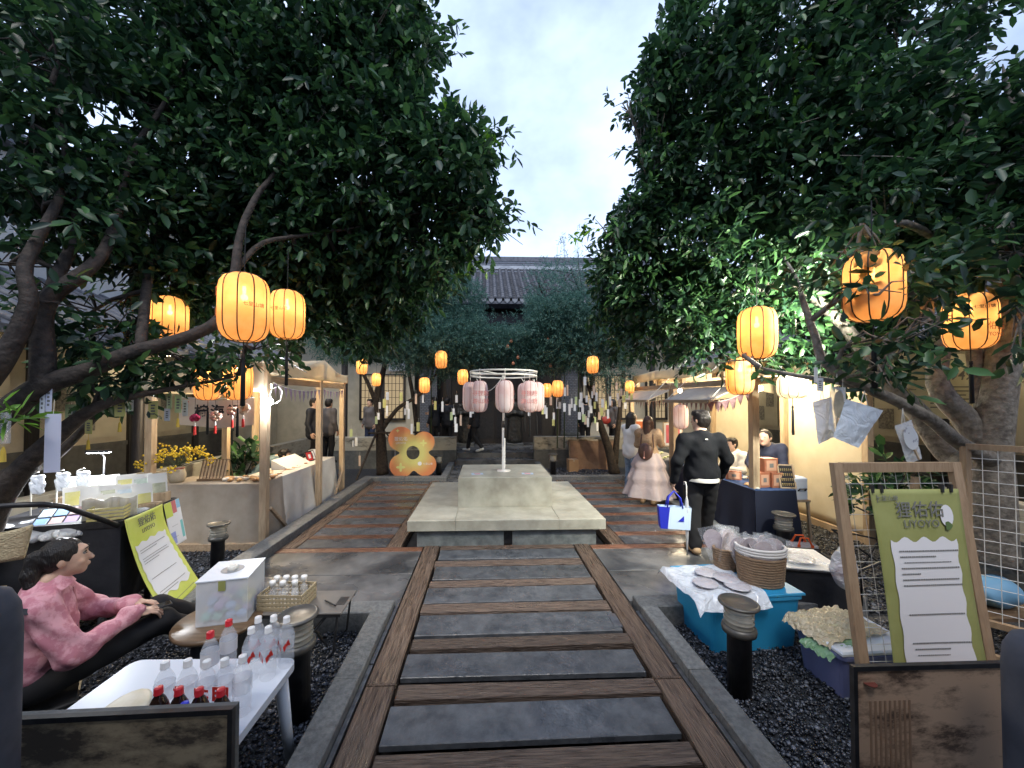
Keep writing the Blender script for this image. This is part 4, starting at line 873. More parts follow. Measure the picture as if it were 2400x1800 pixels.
lantern('a', 'largest amber paper lantern with red writing hanging from the left tree', at(572, 722, 2.86), 1.0, 9, .35, True, TXL)
lantern('a', 'amber paper lantern hanging just right of the largest left lantern', at(673, 738, 3.75), .95, 9, .4, True, TXR)
lantern('a', 'amber paper lantern half hidden by leaves left of the trunk', at(398, 750, 3.9), .93, 8, .4, False)
lantern('a', 'amber paper lantern above the calligraphy banner, left one', at(488, 896, 4.6), .85, 6, .3, True)
lantern('a', 'amber paper lantern above the calligraphy banner, right one', at(558, 892, 4.5), .9, 6, .3, True)
lantern('a', 'large amber paper lantern behind dark leaves in the right tree', at(2045, 672, 2.6), 1.0, 9, .35, True)
lantern('a', 'amber paper lantern with brown lettering at the right trunk', at(2273, 754, 2.95), .92, 9, .3, True, TXY)
lantern('a', 'amber paper lantern half lit white over the right stall corner', at(1774, 781, 3.5), .98, 8, .4, False)
lantern('a', 'amber paper lantern hanging in front of the right stall awning', at(1734, 881, 4.6), .93, 8, .35, False, TXR)
lantern('w', 'small white paper lantern hanging at the right stall corner', at(1857, 906, 4.3), .9, 6, .25, True)
lantern('k', 'pink paper lantern tied to the right stall post', at(1596, 977, 6.85), .98, 0, .15, False)
for px, py, w_, Y, lab in ((848, 859, 24, 7.2, 'amber lantern nearest the left stall roof among the rear trees'), (882, 890, 20, 8.4, 'slim amber lantern low beside the left rear trunk'), (1034, 843, 27, 8.6, 'amber lantern hanging highest in the left rear tree'), (995, 903, 24, 8.4, 'amber lantern above the flower-shaped sign'), (1085, 884, 24, 8.9, 'amber lantern just left of the pink lantern ring'),
                           (1389, 855, 27, 8.4, 'amber lantern hanging highest in the right rear tree'), (1307, 911, 26, 8.6, 'amber lantern just right of the pink lantern ring'), (1282, 915, 22, 9.4, 'leaf-covered amber lantern touching the pink lantern ring'), (1476, 907, 20, 8.8, 'amber lantern left of the far stall awning')):
    lantern('a', lab, at(px, py, Y), w_ * Y / FPX / .33, 4.5, .4, py > 880, None, rnd.uniform(0, .6), None, .6)

# carousel of pink lanterns on the stage
m_cwhite = M('white_paint', (0.72, 0.70, 0.64), 0.4)
car = thing('lantern_stand', 'white pole with a ring holding pink lanterns on the granite stage', 'stand', (0.28, 6.1, 0.80))
MB().lathe([(.11, 0), (.11, .012), (.028, .02), (.028, .78), (.024, .781)], 16).lathe([(.018, .78), (.018, 1.56)], 12).build('pole', m_cwhite, car, True)
MB().lathe([(.03, .70), (.032, .71), (.032, .80), (.03, .81)], 12).build('collar', m_black, car)
ring = MB(); 
for zz, rr in ((1.60, .54), (1.535, .53)):
    ring.tube([(rr * math.cos(a), rr * math.sin(a), zz) for a in [2 * math.pi * k / 40 for k in range(41)]], .014, 6, False)
ring.build('ring', m_cwhite, car, True)
for k in range(8):
    a = k * math.pi / 4; MB().tube([(0, 0, 1.56), (.54 * math.cos(a), .54 * math.sin(a), 1.60)], .007, 5).tube([(.54 * math.cos(a), .54 * math.sin(a), 1.62), (.54 * math.cos(a), .54 * math.sin(a), 1.47)], .005, 5).build('spoke', m_cwhite, car)
for a0 in (R(-150), R(-60), R(-25)):
    a1 = a0 + R(55); MB().tube([(.5 * math.cos(a0 + (a1 - a0) * t), .5 * math.sin(a0 + (a1 - a0) * t), 1.48 - .2 * math.sin(math.pi * t)) for t in [i / 8 for i in range(9)]], .006, 5, False).build('cable', m_cwhite, car, True)
m_pinkred = M('rose_ink', (0.62, 0.22, 0.20), 0.6)
for k in range(8):
    a = R(-90) + k * math.pi / 4
    lab = {0: 'pink paper lantern at the front of the ring', 1: 'pink paper lantern front right on the ring', 2: 'pink paper lantern at the right side of the ring', 7: 'pink paper lantern front left on the ring', 6: 'pink paper lantern at the left side of the ring'}.get(k, ['pink paper lantern at back right of the ring', 'pink paper lantern at the very back of the ring', 'pink paper lantern at back left of the ring'][(k - 3) % 3])
    lt = lantern('p', lab, (0.28 + .54 * math.cos(a), 6.1 + .54 * math.sin(a), 0.80 + 1.475 - .275), .98, 0, 0, k in (0, 1, 2, 3), [('寻狸趣', .085, m_pinkred, R(8 if k != 1 else -10), .045), ('游山塘', .085, m_pinkred, R(8 if k != 1 else -10), -.075)] if k in (0, 1, 7) else None, (R(80) if k == 0 else 0), 'pink lanterns on the ring', .8)
for dx, lab in ((-.42, 'small printed card lying on the stage block, left corner'), (.36, 'small printed card lying on the stage block, right corner')):
    c_ = thing('printed_card', lab, 'card', (.28 + dx, 5.85, .802), R(rnd.uniform(-8, 8))); MB().box(-.09, .09, -.065, .065, 0, .002).build('paper', M('card_blue', (.45, .55, .65), .5), c_); MB().box(-.05, .05, .0, .035, .0022, .003).box(-.04, .04, -.045, -.02, .0022, .003).build('print', m_pinkred, c_)

# floodlight in the right tree, shining away from the camera into the leaves
fl = thing('floodlight', 'black floodlight fixed in the right tree beside the amber lantern', 'floodlight', at(2150, 700, 3.0), R(18))
MB().cbox(-.14, .14, -.045, .045, -.14, .14, .01).build('housing', m_black, fl); MB().box(-.12, .12, .0455, .049, -.12, .12).build('lens', glow('flood_lens', (.95, 1, .95), 6), fl)
MB().tube([(-.15, 0, 0), (-.16, 0, .16), (0, 0, .2), (.16, 0, .16), (.15, 0, 0)], .008, 5).build('bracket', m_black, fl)
fd = bpy.data.lights.new('flood_light', 'SPOT'); fd.energy = 1050; fd.spot_size = R(140); fd.spot_blend = .6; fd.shadow_soft_size = .1; fd.color = (1.0, .98, .84)
fo = bpy.data.objects.new('flood_light', fd); col.objects.link(fo); fo.parent = fl; fo.location = (0, .07, 0); fo.rotation_euler = (R(86), 0, R(20))

# ================================================================== BOLLARD LAMPS
m_boll = M('bollard_grey', (.075, .072, .066), .42, (.12, .115, .105), 9, metal=.4); m_glassb = M('bollard_glass', (.55, .53, .46), .15, (.75, .72, .62), 12, trans=.55, spec=.8)
def bollard_proto():
    b_ = thing('bollard_lamp', 'x', 'lamp')
    MB().lathe([(.07, 0), (.07, .40), (.075, .405)], 20, close=True).build('post', m_black, b_, True)
    MB().lathe([(.078, .40), (.098, .405), (.102, .425), (.098, .445), (.082, .45)], 22).build('collar', m_boll, b_, True)
    prof = [(.084, .45)]
    for i in range(4): prof += [(.088, .455 + i * .03), (.078, .470 + i * .03), (.088, .478 + i * .03)]
    prof += [(.088, .575)]; MB().lathe(prof, 22).build('ribbed_glass', m_glassb, b_, True)
    MB().lathe([(.088, .575), (.115, .58), (.12, .588), (.118, .596), (.102, .602), (.10, .598), (.0, .606)], 26).build('cap', m_boll, b_, True)
    return b_
bp_ = bollard_proto(); bp_['group'] = 'bollard lamps'
bl_spots = [((1.78, 2.62, -.12), 1.08, 'dark bollard lamp standing in the gravel before the blue bin'), ((-3.2, 4.62, -.12), 1.0, 'bollard lamp in the gravel by the tan stall table'), ((-1.22, 2.52, -.12), 1.12, 'bollard lamp behind the white plastic table'), ((3.72, 4.62, -.12), 1.08, 'bollard lamp in front of the blue tablecloth'),
            ((1.78, 10.0, -.12), 1.05, 'bollard lamp right behind the stage'), ((-1.25, 10.0, -.12), 1.0, 'bollard lamp right of the flower-shaped sign')]
for i, (l_, s_, lab) in enumerate(bl_spots):
    if i == 0: bp_.location = l_; bp_.scale = (s_,) * 3; bp_['label'] = lab
    else: dup(bp_, l_, (0, R(rnd.uniform(-2, 2)), rnd.uniform(0, 6)), lab, s_)

# ================================================================== STALLS
m_pine = M('pine_timber', (.34, .245, .155), .55, (.48, .365, .24), 4, 6, stretch=(9, 9, 1.2), bump=.15, vary=.1); m_pineh = M('pine_rail', (.30, .215, .14), .55, (.44, .33, .22), 4, 6, stretch=(9, 1.2, 9), bump=.15, vary=.1)
m_canvas = paper_mat('cream_canvas', (.70, .62, .46), (.76, .68, .52), clear=.0, diff=.68, scale=3)
m_tan = M('tan_cloth', (.30, .255, .20), .85, (.36, .31, .25), 5, bump=.1, bscale=200); m_lcloth = M('pale_cloth', (.52, .49, .44), .85, (.60, .575, .52), 4, bump=.1, bscale=200)
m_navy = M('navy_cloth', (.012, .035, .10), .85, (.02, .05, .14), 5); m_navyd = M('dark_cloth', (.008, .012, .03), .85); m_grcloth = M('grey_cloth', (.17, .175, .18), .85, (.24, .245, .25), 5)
def post(t, x, y, z0, z1, w=.09, name='post'): return MB().cbox(x - w / 2, x + w / 2, y - w / 2, y + w / 2, z0, z1, .004).build(name, m_pine, t)
def sheet(name, mat, parent, fn, nu=24, nv=14, th=.004, smooth=True):
    mb = MB().grid(fn, nu, nv); o = mb.build(name, mat, parent, smooth); md = o.modifiers.new('thick', 'SOLIDIFY'); md.thickness = th; return o
def draped_table(label, x0, x1, y0, y1, zt, mat, sides, flare=.06, name='draped_table', cat='table', zb=-.08):
    """a trestle table under a cloth that hangs to the ground in folds; sides: string of hanging sides n,s,e,w"""
    t = thing(name, label, cat, ((x0 + x1) / 2, (y0 + y1) / 2, -.12)); cx, cy = (x0 + x1) / 2, (y0 + y1) / 2; hx, hy = (x1 - x0) / 2, (y1 - y0) / 2; H = zt + .12
    tb = MB().box(-hx + .03, hx - .03, -hy + .03, hy - .03, H - .05, H - .012).build('table_top', m_pine, t)
    for sx in (-1, 1):
        for sy in (-1, 1): MB().box(sx * (hx - .1) - .02, sx * (hx - .1) + .02, sy * (hy - .08) - .02, sy * (hy - .08) + .02, 0, H - .051).build('leg', m_pine, t)
    cl = MB(); cl.cbox(-hx, hx, -hy, hy, H - .01, H, .004)
    def skirt(p, q, nrm):
        p, q, nrm = Vector(p), Vector(q), Vector(nrm); L = (q - p).length
        def fn(u, v):
            w = p + (q - p) * u; f = (.5 + .5 * math.sin(u * L * 14 + p.x * 3)) ** 2 * .05 + .03 * wob(u * 3, v * 2, p.y); s = v ** 1.2
            e = .05 * s * (abs(u - .5) * 2) ** 3
            return w + nrm * (flare * s + f * s) + (q - p).normalized() * (e * (1 if u > .5 else -1)) + Vector((0, 0, -.004 - v * (H - .05)))
        cl.grid(fn, max(10, int(L * 26)), 8)
    if 's' in sides: skirt((-hx, -hy, H), (hx, -hy, H), (0, -1, 0))
    if 'n' in sides: skirt((hx, hy, H), (-hx, hy, H), (0, 1, 0))
    if 'e' in sides: skirt((hx, -hy, H), (hx, hy, H), (1, 0, 0))
    if 'w' in sides: skirt((-hx, hy, H), (-hx, -hy, H), (-1, 0, 0))
    cl.build('cloth', mat, t, True); return t
# left stall
sl_ = thing('market_stall', 'pine market stall with cream canopy on the left', 'stall', (-3.85, 6.75, -.12))
LX0, LX1, LY0, LYm, LY1 = -4.62, -3.08, 5.35, 6.85, 8.15
O = Vector((-3.85, 6.75, -.12))
def lpost(x, y, z): return post(sl_, x - O.x, y - O.y, 0, z - O.z)
lpost(LX1, LY0, 2.47); lpost(LX1, 7.05, 2.66); lpost(LX1, LY1, 2.44); lpost(LX0, LY0, 2.44); lpost(LX0, LYm, 2.6); lpost(LX0, 7.7, 2.5)
def lrail(p, q, w=.05, h=.1, nm='rail'): return MB().beam(Vector(p) - O, Vector(q) - O, w, h).build(nm, m_pineh, sl_)
lrail((LX1, LY0 + .05, 2.23), (LX1, 7.0, 2.23)); lrail((LX1, 7.1, 2.23), (LX1, LY1 - .05, 2.23)); lrail((LX0, LY0, 2.3), (LX0, LY1, 2.3)); lrail((LX0, LY0, 2.36), (LX1, LY0, 2.36)); lrail((LX0, LY1, 2.36), (LX1, LY1, 2.36)); lrail((LX0, 7.05, 2.55), (LX1, 7.05, 2.55))
lrail((LX0 - .3, LY0 - .02, -.07), (LX1 - .05, LY0 - .02, -.07), .07, .09, 'sill'); lrail((LX1 + .01, LY0 + .05, -.07), (LX1 + .01, LY1, -.07), .07, .09, 'sill')
lrail((LX1 + .03, LY0 + .1, .42), (LX1 + .03, LY0 + .62, -.06), .04, .04, 'brace'); lrail((LX1 + .03, LY1 - .08, .42), (LX1 + .03, LY1 - .5, -.06), .04, .04, 'brace')
def canopyL(u, v):     # u along x, v along y: gable with sag between the rails
    x = LX0 - .12 + (LX1 - LX0 + .2) * u; y = LY0 - .06 + (LY1 - LY0 + .12) * v; pk = (7.05 - LY0) / (LY1 - LY0)
    z = 2.47 + (.21) * (v / pk if v < pk else (1 - v) / (1 - pk)) - .10 * (math.sin(math.pi * v / pk) if v < pk else math.sin(math.pi * (v - pk) / (1 - pk))) * .8 + .012 * wob(x * 3, y * 3)
    return Vector((x, y, z)) - O
sheet('canopy', m_canvas, sl_, canopyL, 16, 30)
sheet('valance', m_canvas, sl_, lambda u, v: Vector((LX0 - .1 + (LX1 - LX0 + .12) * u, LY0 - .075 + .012 * wob(u * 5, v), 2.45 - .40 * v + .012 * math.sin(u * 9))) - O, 20, 6)
sheet('valance', m_canvas, sl_, lambda u, v: Vector((LX0 - .1 + .01 * wob(u * 4, v), LY0 + (LY1 - LY0) * u, 2.46 - .42 * v)) - O, 20, 6)
sheet('valance', m_canvas, sl_, lambda u, v: (lambda c: Vector((c.x + .01 + .012 * wob(u * 6, v), c.y, c.z + (2.30 - O.z - c.z) * v)))(canopyL(1, u)), 30, 4)
draped_table('tan-cloth table across the near end of the left stall', -4.55, -3.17, 5.42, 5.98, .77, m_tan, 'se')
draped_table('long pale-cloth table along the front of the left stall', -3.78, -3.2, 6.02, 8.08, .75, m_lcloth, 'en')
# bright bulb on the near post
bb = thing('bare_bulb', 'glaring white bulb clipped to the left stall post', 'lamp', at(632, 942, 5.27))
MB().ball((0, 0, 0), .045, 14, 10).build('bulb', m_bulbw, bb, True); MB().lathe([(.022, .04), (.024, .09), (.012, .10)], 12).build('socket', m_cwhite, bb, True)
MB().tube([(0, 0, .09), (.03, 0, .18), (.10, .02, .22), (.16, .03, .14), (.13, .03, .02), (.06, .03, -.02)], .006, 5).build('flex', m_cwhite, bb, True)
point_light('stall_bulb_light', (0, -.02, -.02), 75, (.95, .97, 1.0), .05, bb)
wl_ = thing('hanging_bulb', 'warm bulb hanging under the left stall canopy', 'lamp', (-3.9, 6.9, 2.2)); MB().ball((0, 0, 0), .04, 12, 8).build('bulb', glow('warm_stall_bulb', (1, .82, .55), 30), wl_, True); MB().tube([(0, 0, .03), (0, 0, .36)], .005, 5).build('cord', m_cord, wl_)
point_light('stall_light', (0, 0, -.06), 120, (1, .80, .52), .05, wl_)

# right stalls (near and far)
def right_stall(label, y0, y1, near):
    O2 = Vector((4.5, (y0 + y1) / 2, -.12)); s_ = thing('market_stall', label, 'stall', O2); X0, X1 = 3.64, 5.45
    for x, y, z in ((X0, y0, 2.16), (X0, y1, 2.16), (X1, y0 + .2, 2.36), (X1, y1 - .45, 2.36)): post(s_, x - O2.x, y - O2.y, 0, z - O2.z)
    for x, y in ((X0 + .12, y0 + .8), (X0 + .12, y1 - .1)): post(s_, x - O2.x, y - O2.y, 2.2 - O2.z, 2.56 - O2.z, .07, 'king_post')
    def rail(p, q, w=.05, h=.09, nm='rail'): MB().beam(Vector(p) - O2, Vector(q) - O2, w, h).build(nm, m_pineh, s_)
    rail((X0, y0 - .05, 2.11 + .1), (X0, y1 + .05, 2.11 + .1)); rail((X1, y0, 2.40), (X1, y1, 2.40)); rail((X0 - .05, y0, 2.2), (X1, y0, 2.32)); rail((X0, y1, 2.2), (X1, y1, 2.32)); rail((X0 + .1, (y0 + y1) / 2, 2.36), (X1, (y0 + y1) / 2, 2.42))
    rail((X1, y0 + .2, -.07), (X1, y1, -.07), .07, .1, 'sill'); rail((X0, y0 + .05, -.07), (X0, y1, -.07), .06, .08, 'sill')
    def can(u, v):
        x = X0 + .05 + (X1 - X0 + .1) * u; y = y0 - .1 + (y1 - y0 + .15) * v; z = 2.60 - .28 * abs(u - .15) / .85 - .07 * math.sin(math.pi * v) * math.sin(math.pi * u) + .012 * wob(x * 3, y * 3); return Vector((x, y, z)) - O2
    sheet('canopy', m_canvas, s_, can, 18, 22)
    sheet('valance', m_canvas, s_, lambda u, v: Vector((X0 + .05 - .02 * v, y0 - .1 + (y1 - y0 + .15) * u, 2.57 - .20 * v + .02 * math.sin(u * 5))) - O2, 22, 4)
    sheet('valance', m_canvas, s_, lambda u, v: Vector((X0 + .05 + (X1 - X0 + .1) * u, y0 - .11 - .01 * v, 2.60 - .28 * abs(u - .15) / .85 - .26 * v - .02 * math.sin(u * 6))) - O2, 22, 4)
    aw = MB(); ay0, ay1 = (y0 + .2, y1 - .6) if near else (y0 + .0, y1 - .5)
    p = [(X0 - .03, ay0, 2.15), (X0 - .03, ay1, 2.15), (X0 - .5, ay1, 1.94), (X0 - .5, ay0, 1.94)]
    aw.add([Vector(q) - O2 for q in p] + [Vector(q) - O2 - Vector((0, 0, .018)) for q in p], [(0, 1, 2, 3), (7, 6, 5, 4), (0, 4, 5, 1), (1, 5, 6, 2), (2, 6, 7, 3), (3, 7, 4, 0)])
    aw.build('awning_flap', M('awning_board', (.42, .36, .30), .5, (.5, .44, .37), 6), s_)
    rail((X0 - .5, ay0 - .02, 1.925), (X0 - .5, ay1 + .02, 1.925), .03, .05, 'awning_edge')
    for yy in (ay0 + .05, ay1 - .05): MB().tube([Vector((X0 + .1, yy + .1, 2.45)) - O2, Vector((X0 - .45, yy, 1.965)) - O2], .006, 5).build('stay_rope', m_cwhite, s_)
    sheet('back_cloth', m_canvas, s_, lambda u, v: Vector((X1 + .05 + .012 * wob(u * 3, v * 2), y0 + .2 + (y1 - y0 - .65) * u, 2.33 - 2.36 * v)) - O2, 22, 18)
    return s_
sA = right_stall('near pine stall with cream canopy on the right', 5.0, 7.15, True); sB = right_stall('far pine stall with cream canopy on the right', 7.25, 9.3, False)
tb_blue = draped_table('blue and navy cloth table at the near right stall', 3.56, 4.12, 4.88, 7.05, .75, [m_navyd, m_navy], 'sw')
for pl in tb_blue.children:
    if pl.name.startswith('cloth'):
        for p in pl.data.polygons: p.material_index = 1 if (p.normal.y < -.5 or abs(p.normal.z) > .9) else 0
draped_table('grey cloth table at the far right stall', 3.5, 4.1, 7.3, 9.2, .75, m_grcloth, 'sw')
for (lc, pw, lab) in (((4.75, 6.35, 2.15), 110, 'warm bulb hanging under the near right canopy'), ((4.3, 8.2, 2.15), 90, 'warm bulb hanging under the far right canopy')):
    h_ = thing('hanging_bulb', lab, 'lamp', lc); MB().ball((0, 0, 0), .045, 12, 8).build('bulb', MATS['warm_stall_bulb'], h_, True); MB().tube([(0, 0, .03), (0, 0, .30)], .005, 5).build('cord', m_cord, h_)
    point_light('stall_light', (0, 0, -.07), pw, (1, .83, .55), .05, h_)
h_ = thing('clip_lamp', 'bright white lamp glaring behind the amber lantern at the right stall post', 'lamp', at(1772, 915, 5.15)); MB().ball((0, 0, 0), .04, 12, 8).build('bulb', m_bulbw, h_, True); MB().lathe([(.02, .03), (.022, .1)], 10).build('socket', m_cwhite, h_); point_light('clip_light', (0, .0, -.08), 45, (1, .95, .85), .05, h_)
# bunting
def bunting(label, p, q, n, mats, drop, sag=.1, w=.1):
    b_ = thing('bunting', label, 'bunting', p); p, q = Vector(p), Vector(q); d = q - p
    pt = lambda t: d * t - Vector((0, 0, sag * 4 * t * (1 - t)))
    MB().tube([pt(i / 16) for i in range(17)], .004, 4, False).build('string', m_cwhite, b_)
    for i in range(n):
        t = (i + .5) / n; a = pt(t); dd = d.normalized(); nx = Vector((-dd.y, dd.x, 0)).normalized() * (.02 * rnd.uniform(-1, 1))
        MB().add([a - dd * w / 2, a + dd * w / 2, a + nx + Vector((0, 0, -drop * rnd.uniform(.85, 1.1)))], [(0, 1, 2)]).build('pennant', mats[i % len(mats)], b_)
m_pl = M('mauve_pennant', (.32, .22, .30), .8, (.45, .36, .42), 14); m_pl2 = M('cream_pennant', (.55, .48, .42), .8, (.45, .3, .38), 14); m_pd = M('dark_pennant', (.13, .07, .08), .8, (.24, .15, .15), 14)
bunting('mauve bunting along the front of the left stall', (-3.04, 5.45, 2.2), (-3.04, 7.0, 2.14), 11, [m_pl, m_pl2, m_pl], .19, .07)
bunting('mauve bunting on the far bay of the left stall', (-3.04, 7.1, 2.16), (-3.04, 8.1, 2.16), 7, [m_pl, m_pl2], .2, .05)
bunting('dark brown bunting under the near right awning', (3.12, 5.2, 1.93), (3.62, 5.0, 2.13), 6, [m_pd], .17, .07, .11)
bunting('dark brown bunting along the near right stall', (3.62, 5.3, 2.0), (3.62, 7.0, 2.0), 12, [m_pd], .19, .06, .11)
bunting('dark brown bunting along the far right stall', (3.6, 7.3, 1.98), (3.6, 9.0, 1.98), 11, [m_pd, m_pl2], .19, .06, .11)
# ================================================================== FIGURES
m_skin = M('skin', (.50, .31, .22), .5, (.56, .36, .26), 6); m_hair = M('black_hair', (.006, .005, .005), .42, (.016, .012, .010), 30, stretch=(6, 6, 1), bump=.5, bscale=30); m_hairb = M('brown_hair', (.045, .018, .010), .38, (.08, .035, .02), 30, stretch=(6, 6, 1), bump=.5, bscale=30)
m_lip = M('lips', (.38, .12, .10), .4); m_eye = M('dark_eye', (.012, .01, .01), .2)
def hand_mesh():
    pr = [('k', .012), ('e', (.045, 0, 0), (.05, .038, .016)), ('c', (0, 0, 0), (.03, 0, 0), .024, .026)]
    for i, (y, L, dz) in enumerate(((.030, .068, 0), (.011, .078, .002), (-.009, .072, .002), (-.028, .056, 0))):
        a = Vector((.085, y, dz)); b_ = a + Vector((L * .45, y * .12, -.010)); c_ = b_ + Vector((L * .33, 0, -.022)); d_ = c_ + Vector((L * .16, 0, -.022))
        pr += [('k', .003), ('c', a, b_, .0095, .0088), ('c', b_, c_, .0086, .008), ('c', c_, d_, .0078, .007)]
    a = Vector((.02, .032, -.004)); b_ = Vector((.055, .058, -.014)); c_ = Vector((.085, .060, -.024)); pr += [('k', .008), ('c', a, b_, .014, .0115), ('c', b_, c_, .011, .0085)]
    V, F = sdf_mesh(pr, .0038, .01); return np_mesh('hand', V, F, m_skin, True)
HAND = hand_mesh()
def add_hand(parent, wrist, tip, palm=(0, 0, -1), left=False, sc=1.0):
    x = (Vector(tip) - Vector(wrist)).normalized(); z = -Vector(palm); z = (z - x * z.dot(x)).normalized(); y = z.cross(x)
    m = Matrix((x, y, z)).transposed().to_4x4(); o = link('hand', HAND, parent)
    o.matrix_local = Matrix.Translation(Vector(wrist) - x * .01) @ m @ Matrix.Diagonal((sc, sc * (-1 if left else 1), sc, 1)); return o
def V3(*a): return Vector(a)
def figure(label, loc, rz, H=1.68, bulk=1.0, J=None, top=None, topn=.007, bottom=None, shoe=None, hair='short', hairm=None, h=.014, skirt=None, hands=True, headturn=0, name='person', toplen=.12, legr=1.0, group=None, skin=None):
    """a clothed standing figure: forward is +y, right is +x; J overrides joints"""
    s = H / 1.70; j = dict(pel=(0, 0, .93), che=(0, .01, 1.27), nek=(0, -.01, 1.43), hed=(0, .025, 1.585), shR=(.175, -.01, 1.385), shL=(-.175, -.01, 1.385), elR=(.225, -.03, 1.10), elL=(-.225, -.03, 1.10), wrR=(.235, .06, .87), wrL=(-.235, .06, .87),
                  hiR=(.09, 0, .90), hiL=(-.09, 0, .90), knR=(.10, .02, .50), knL=(-.10, .02, .50), anR=(.10, -.03, .09), anL=(-.10, -.03, .09), toR=(.12, .14, .035), toL=(-.12, .14, .035))
    if J: j.update(J)
    j = {k: Vector(q) * s for k, q in j.items()}
    o = thing(name, label, 'person', loc, rz, group); b = bulk * s; sk = skin or m_skin
    fw = Vector((math.sin(-headturn), math.cos(headturn), 0)); rt = Vector((fw.y, -fw.x, 0)); hd = j['hed']
    body = [('k', .03), ('e', hd + V3(0, 0, .012) * s, (.078 * s, .098 * s, .112 * s), -headturn * -1), ('c', hd + fw * .03 * s - V3(0, 0, .055) * s, hd + fw * .055 * s - V3(0, 0, .085) * s, .058 * s, .036 * s), ('c', hd - V3(0, 0, .07) * s, j['nek'], .052 * s, .058 * s),
            ('c', j['nek'], j['che'], .07 * b, .12 * b), ('c', j['che'], j['pel'], .12 * b, .12 * b), ('c', j['shR'], j['shL'], .05 * b, .05 * b)]
    for q in 'RL':
        body += [('c', j['sh' + q], j['el' + q], .05 * b, .04 * s), ('c', j['el' + q], j['wr' + q], .04 * s, .026 * s), ('c', j['hi' + q], j['kn' + q], .075 * b, .052 * s), ('c', j['kn' + q], j['an' + q], .05 * s, .034 * s), ('c', j['an' + q] - V3(0, 0, .03) * s, j['to' + q], .035 * s, .028 * s)]
    body += [('k', .008), ('c', hd + fw * .085 * s + V3(0, 0, .005) * s, hd + fw * .108 * s - V3(0, 0, .018) * s, .010 * s, .014 * s)]
    for sg in (-1, 1): body += [('e', hd + rt * sg * .08 * s - fw * .01 * s, (.014 * s, .02 * s, .03 * s), 0)]
    sdf_obj('body', body, h * .8, sk, o)
    for sg in (-1, 1): MB().ball(hd + fw * .083 * s + rt * sg * .032 * s + V3(0, 0, .018) * s, .009 * s, 8, 6).build('eye', m_eye, o, True)
    MB().ball(hd + fw * .090 * s - V3(0, 0, .05) * s, .016 * s, 8, 6, (1.1, .5, .45)).build('lips', m_lip, o, True)
    if top is not None:
        tp = [('k', .05), ('c', j['nek'] - V3(0, 0, .02) * s, j['che'], .085 * b, .155 * b), ('c', j['che'], j['pel'] + V3(0, 0, .04), .155 * b, .165 * b), ('c', j['pel'] + V3(.05, 0, .03), j['pel'] + V3(.05, 0, .03 - toplen), .14 * b, .145 * b), ('c', j['pel'] + V3(-.05, 0, .03), j['pel'] + V3(-.05, 0, .03 - toplen), .14 * b, .145 * b), ('c', j['shR'], j['shL'], .075 * b, .075 * b)]
        for q in 'RL': tp += [('c', j['sh' + q], j['el' + q], .075 * b, .062 * b), ('k', .03), ('c', j['el' + q], j['wr' + q] + (j['el' + q] - j['wr' + q]) * .08, .062 * b, .044 * b), ('k', .05)]
        sdf_obj('top', tp, h, top, o, .05, topn, 17.0)
    if bottom is not None:
        bt = [('k', .03), ('c', j['pel'] + V3(-.04, 0, .03), j['pel'] + V3(.04, 0, .03), .13 * b, .13 * b)]
        for q in 'RL': bt += [('c', j['hi' + q], j['kn' + q], .10 * b * legr, .075 * b * legr), ('c', j['kn' + q], j['an' + q] + V3(0, 0, .02), .075 * b * legr, .062 * b * legr)]
        sdf_obj('trousers', bt, h, bottom, o, .03, .006, 19.0)
    if skirt is not None:
        sm, z0, z1, r0, r1 = skirt; mb = MB()
        def fn(u, v):
            a = u * 2 * math.pi; r = r0 + (r1 - r0) * v ** .8 + .045 * ((v * 2.99) % 1); r *= 1 + (.03 + .08 * v) * math.sin(a * 9 + 2 * math.sin(a * 2)) ; z = z0 + (z1 - z0) * v
            return Vector((math.cos(a) * r * 1.0, math.sin(a) * r * .85, z))
        mb.grid(fn, 72, 16); mb.build('skirt', sm, o, True)
    if shoe is not None:
        for q in 'RL':
            a, t = j['an' + q], j['to' + q]; d = (t - a); d.z = 0; d.normalize(); hl = a - d * .03 * s
            sdf_obj('shoe', [('c', V3(hl.x, hl.y, max(.045, a.z - .04)), V3(t.x, t.y, max(.04, t.z)), .047 * s, .04 * s), ('c', V3(a.x, a.y, a.z - .02), V3(a.x, a.y, a.z + .02), .045 * s, .045 * s)], h * .7, shoe, o, .02, cut=lambda X, Y, Z, z0=min(hl.z, t.z) - .075: (z0 + .045 - Z))
    hm = hairm or m_hair
    hp = [('k', .03), ('e', hd + V3(0, 0, .03) * s - fw * .018 * s, (.088 * s, .104 * s, .108 * s), headturn)]
    face_cut = lambda X, Y, Z: np.minimum((X - hd.x) * fw.x + (Y - hd.y) * fw.y - .045 * s + 0 * Z, -(Z - hd.z - .062 * s) + ((X - hd.x) * fw.x + (Y - hd.y) * fw.y) * 0)
    if hair == 'short':
        hp += [('e', hd - fw * .05 * s - V3(0, 0, .01) * s, (.078 * s, .06 * s, .085 * s), headturn)]
        for i in range(16): a = i * 2.4; hp.append(('e', hd + V3(math.cos(a) * .06, math.sin(a) * .065, .07 + .03 * math.sin(i * 1.7)) * s, (.03 * s, .03 * s, .028 * s)))
    elif hair == 'long':
        hp += [('c', hd - fw * .05 * s, hd - fw * .085 * s - V3(0, 0, .36) * s, .085 * s, .075 * s), ('c', hd + rt * .05 * s - fw * .02 * s, hd + rt * .085 * s - fw * .03 * s - V3(0, 0, .3) * s, .05 * s, .035 * s), ('c', hd - rt * .05 * s - fw * .02 * s, hd - rt * .085 * s - fw * .03 * s - V3(0, 0, .3) * s, .05 * s, .035 * s)]
    elif hair == 'bun':
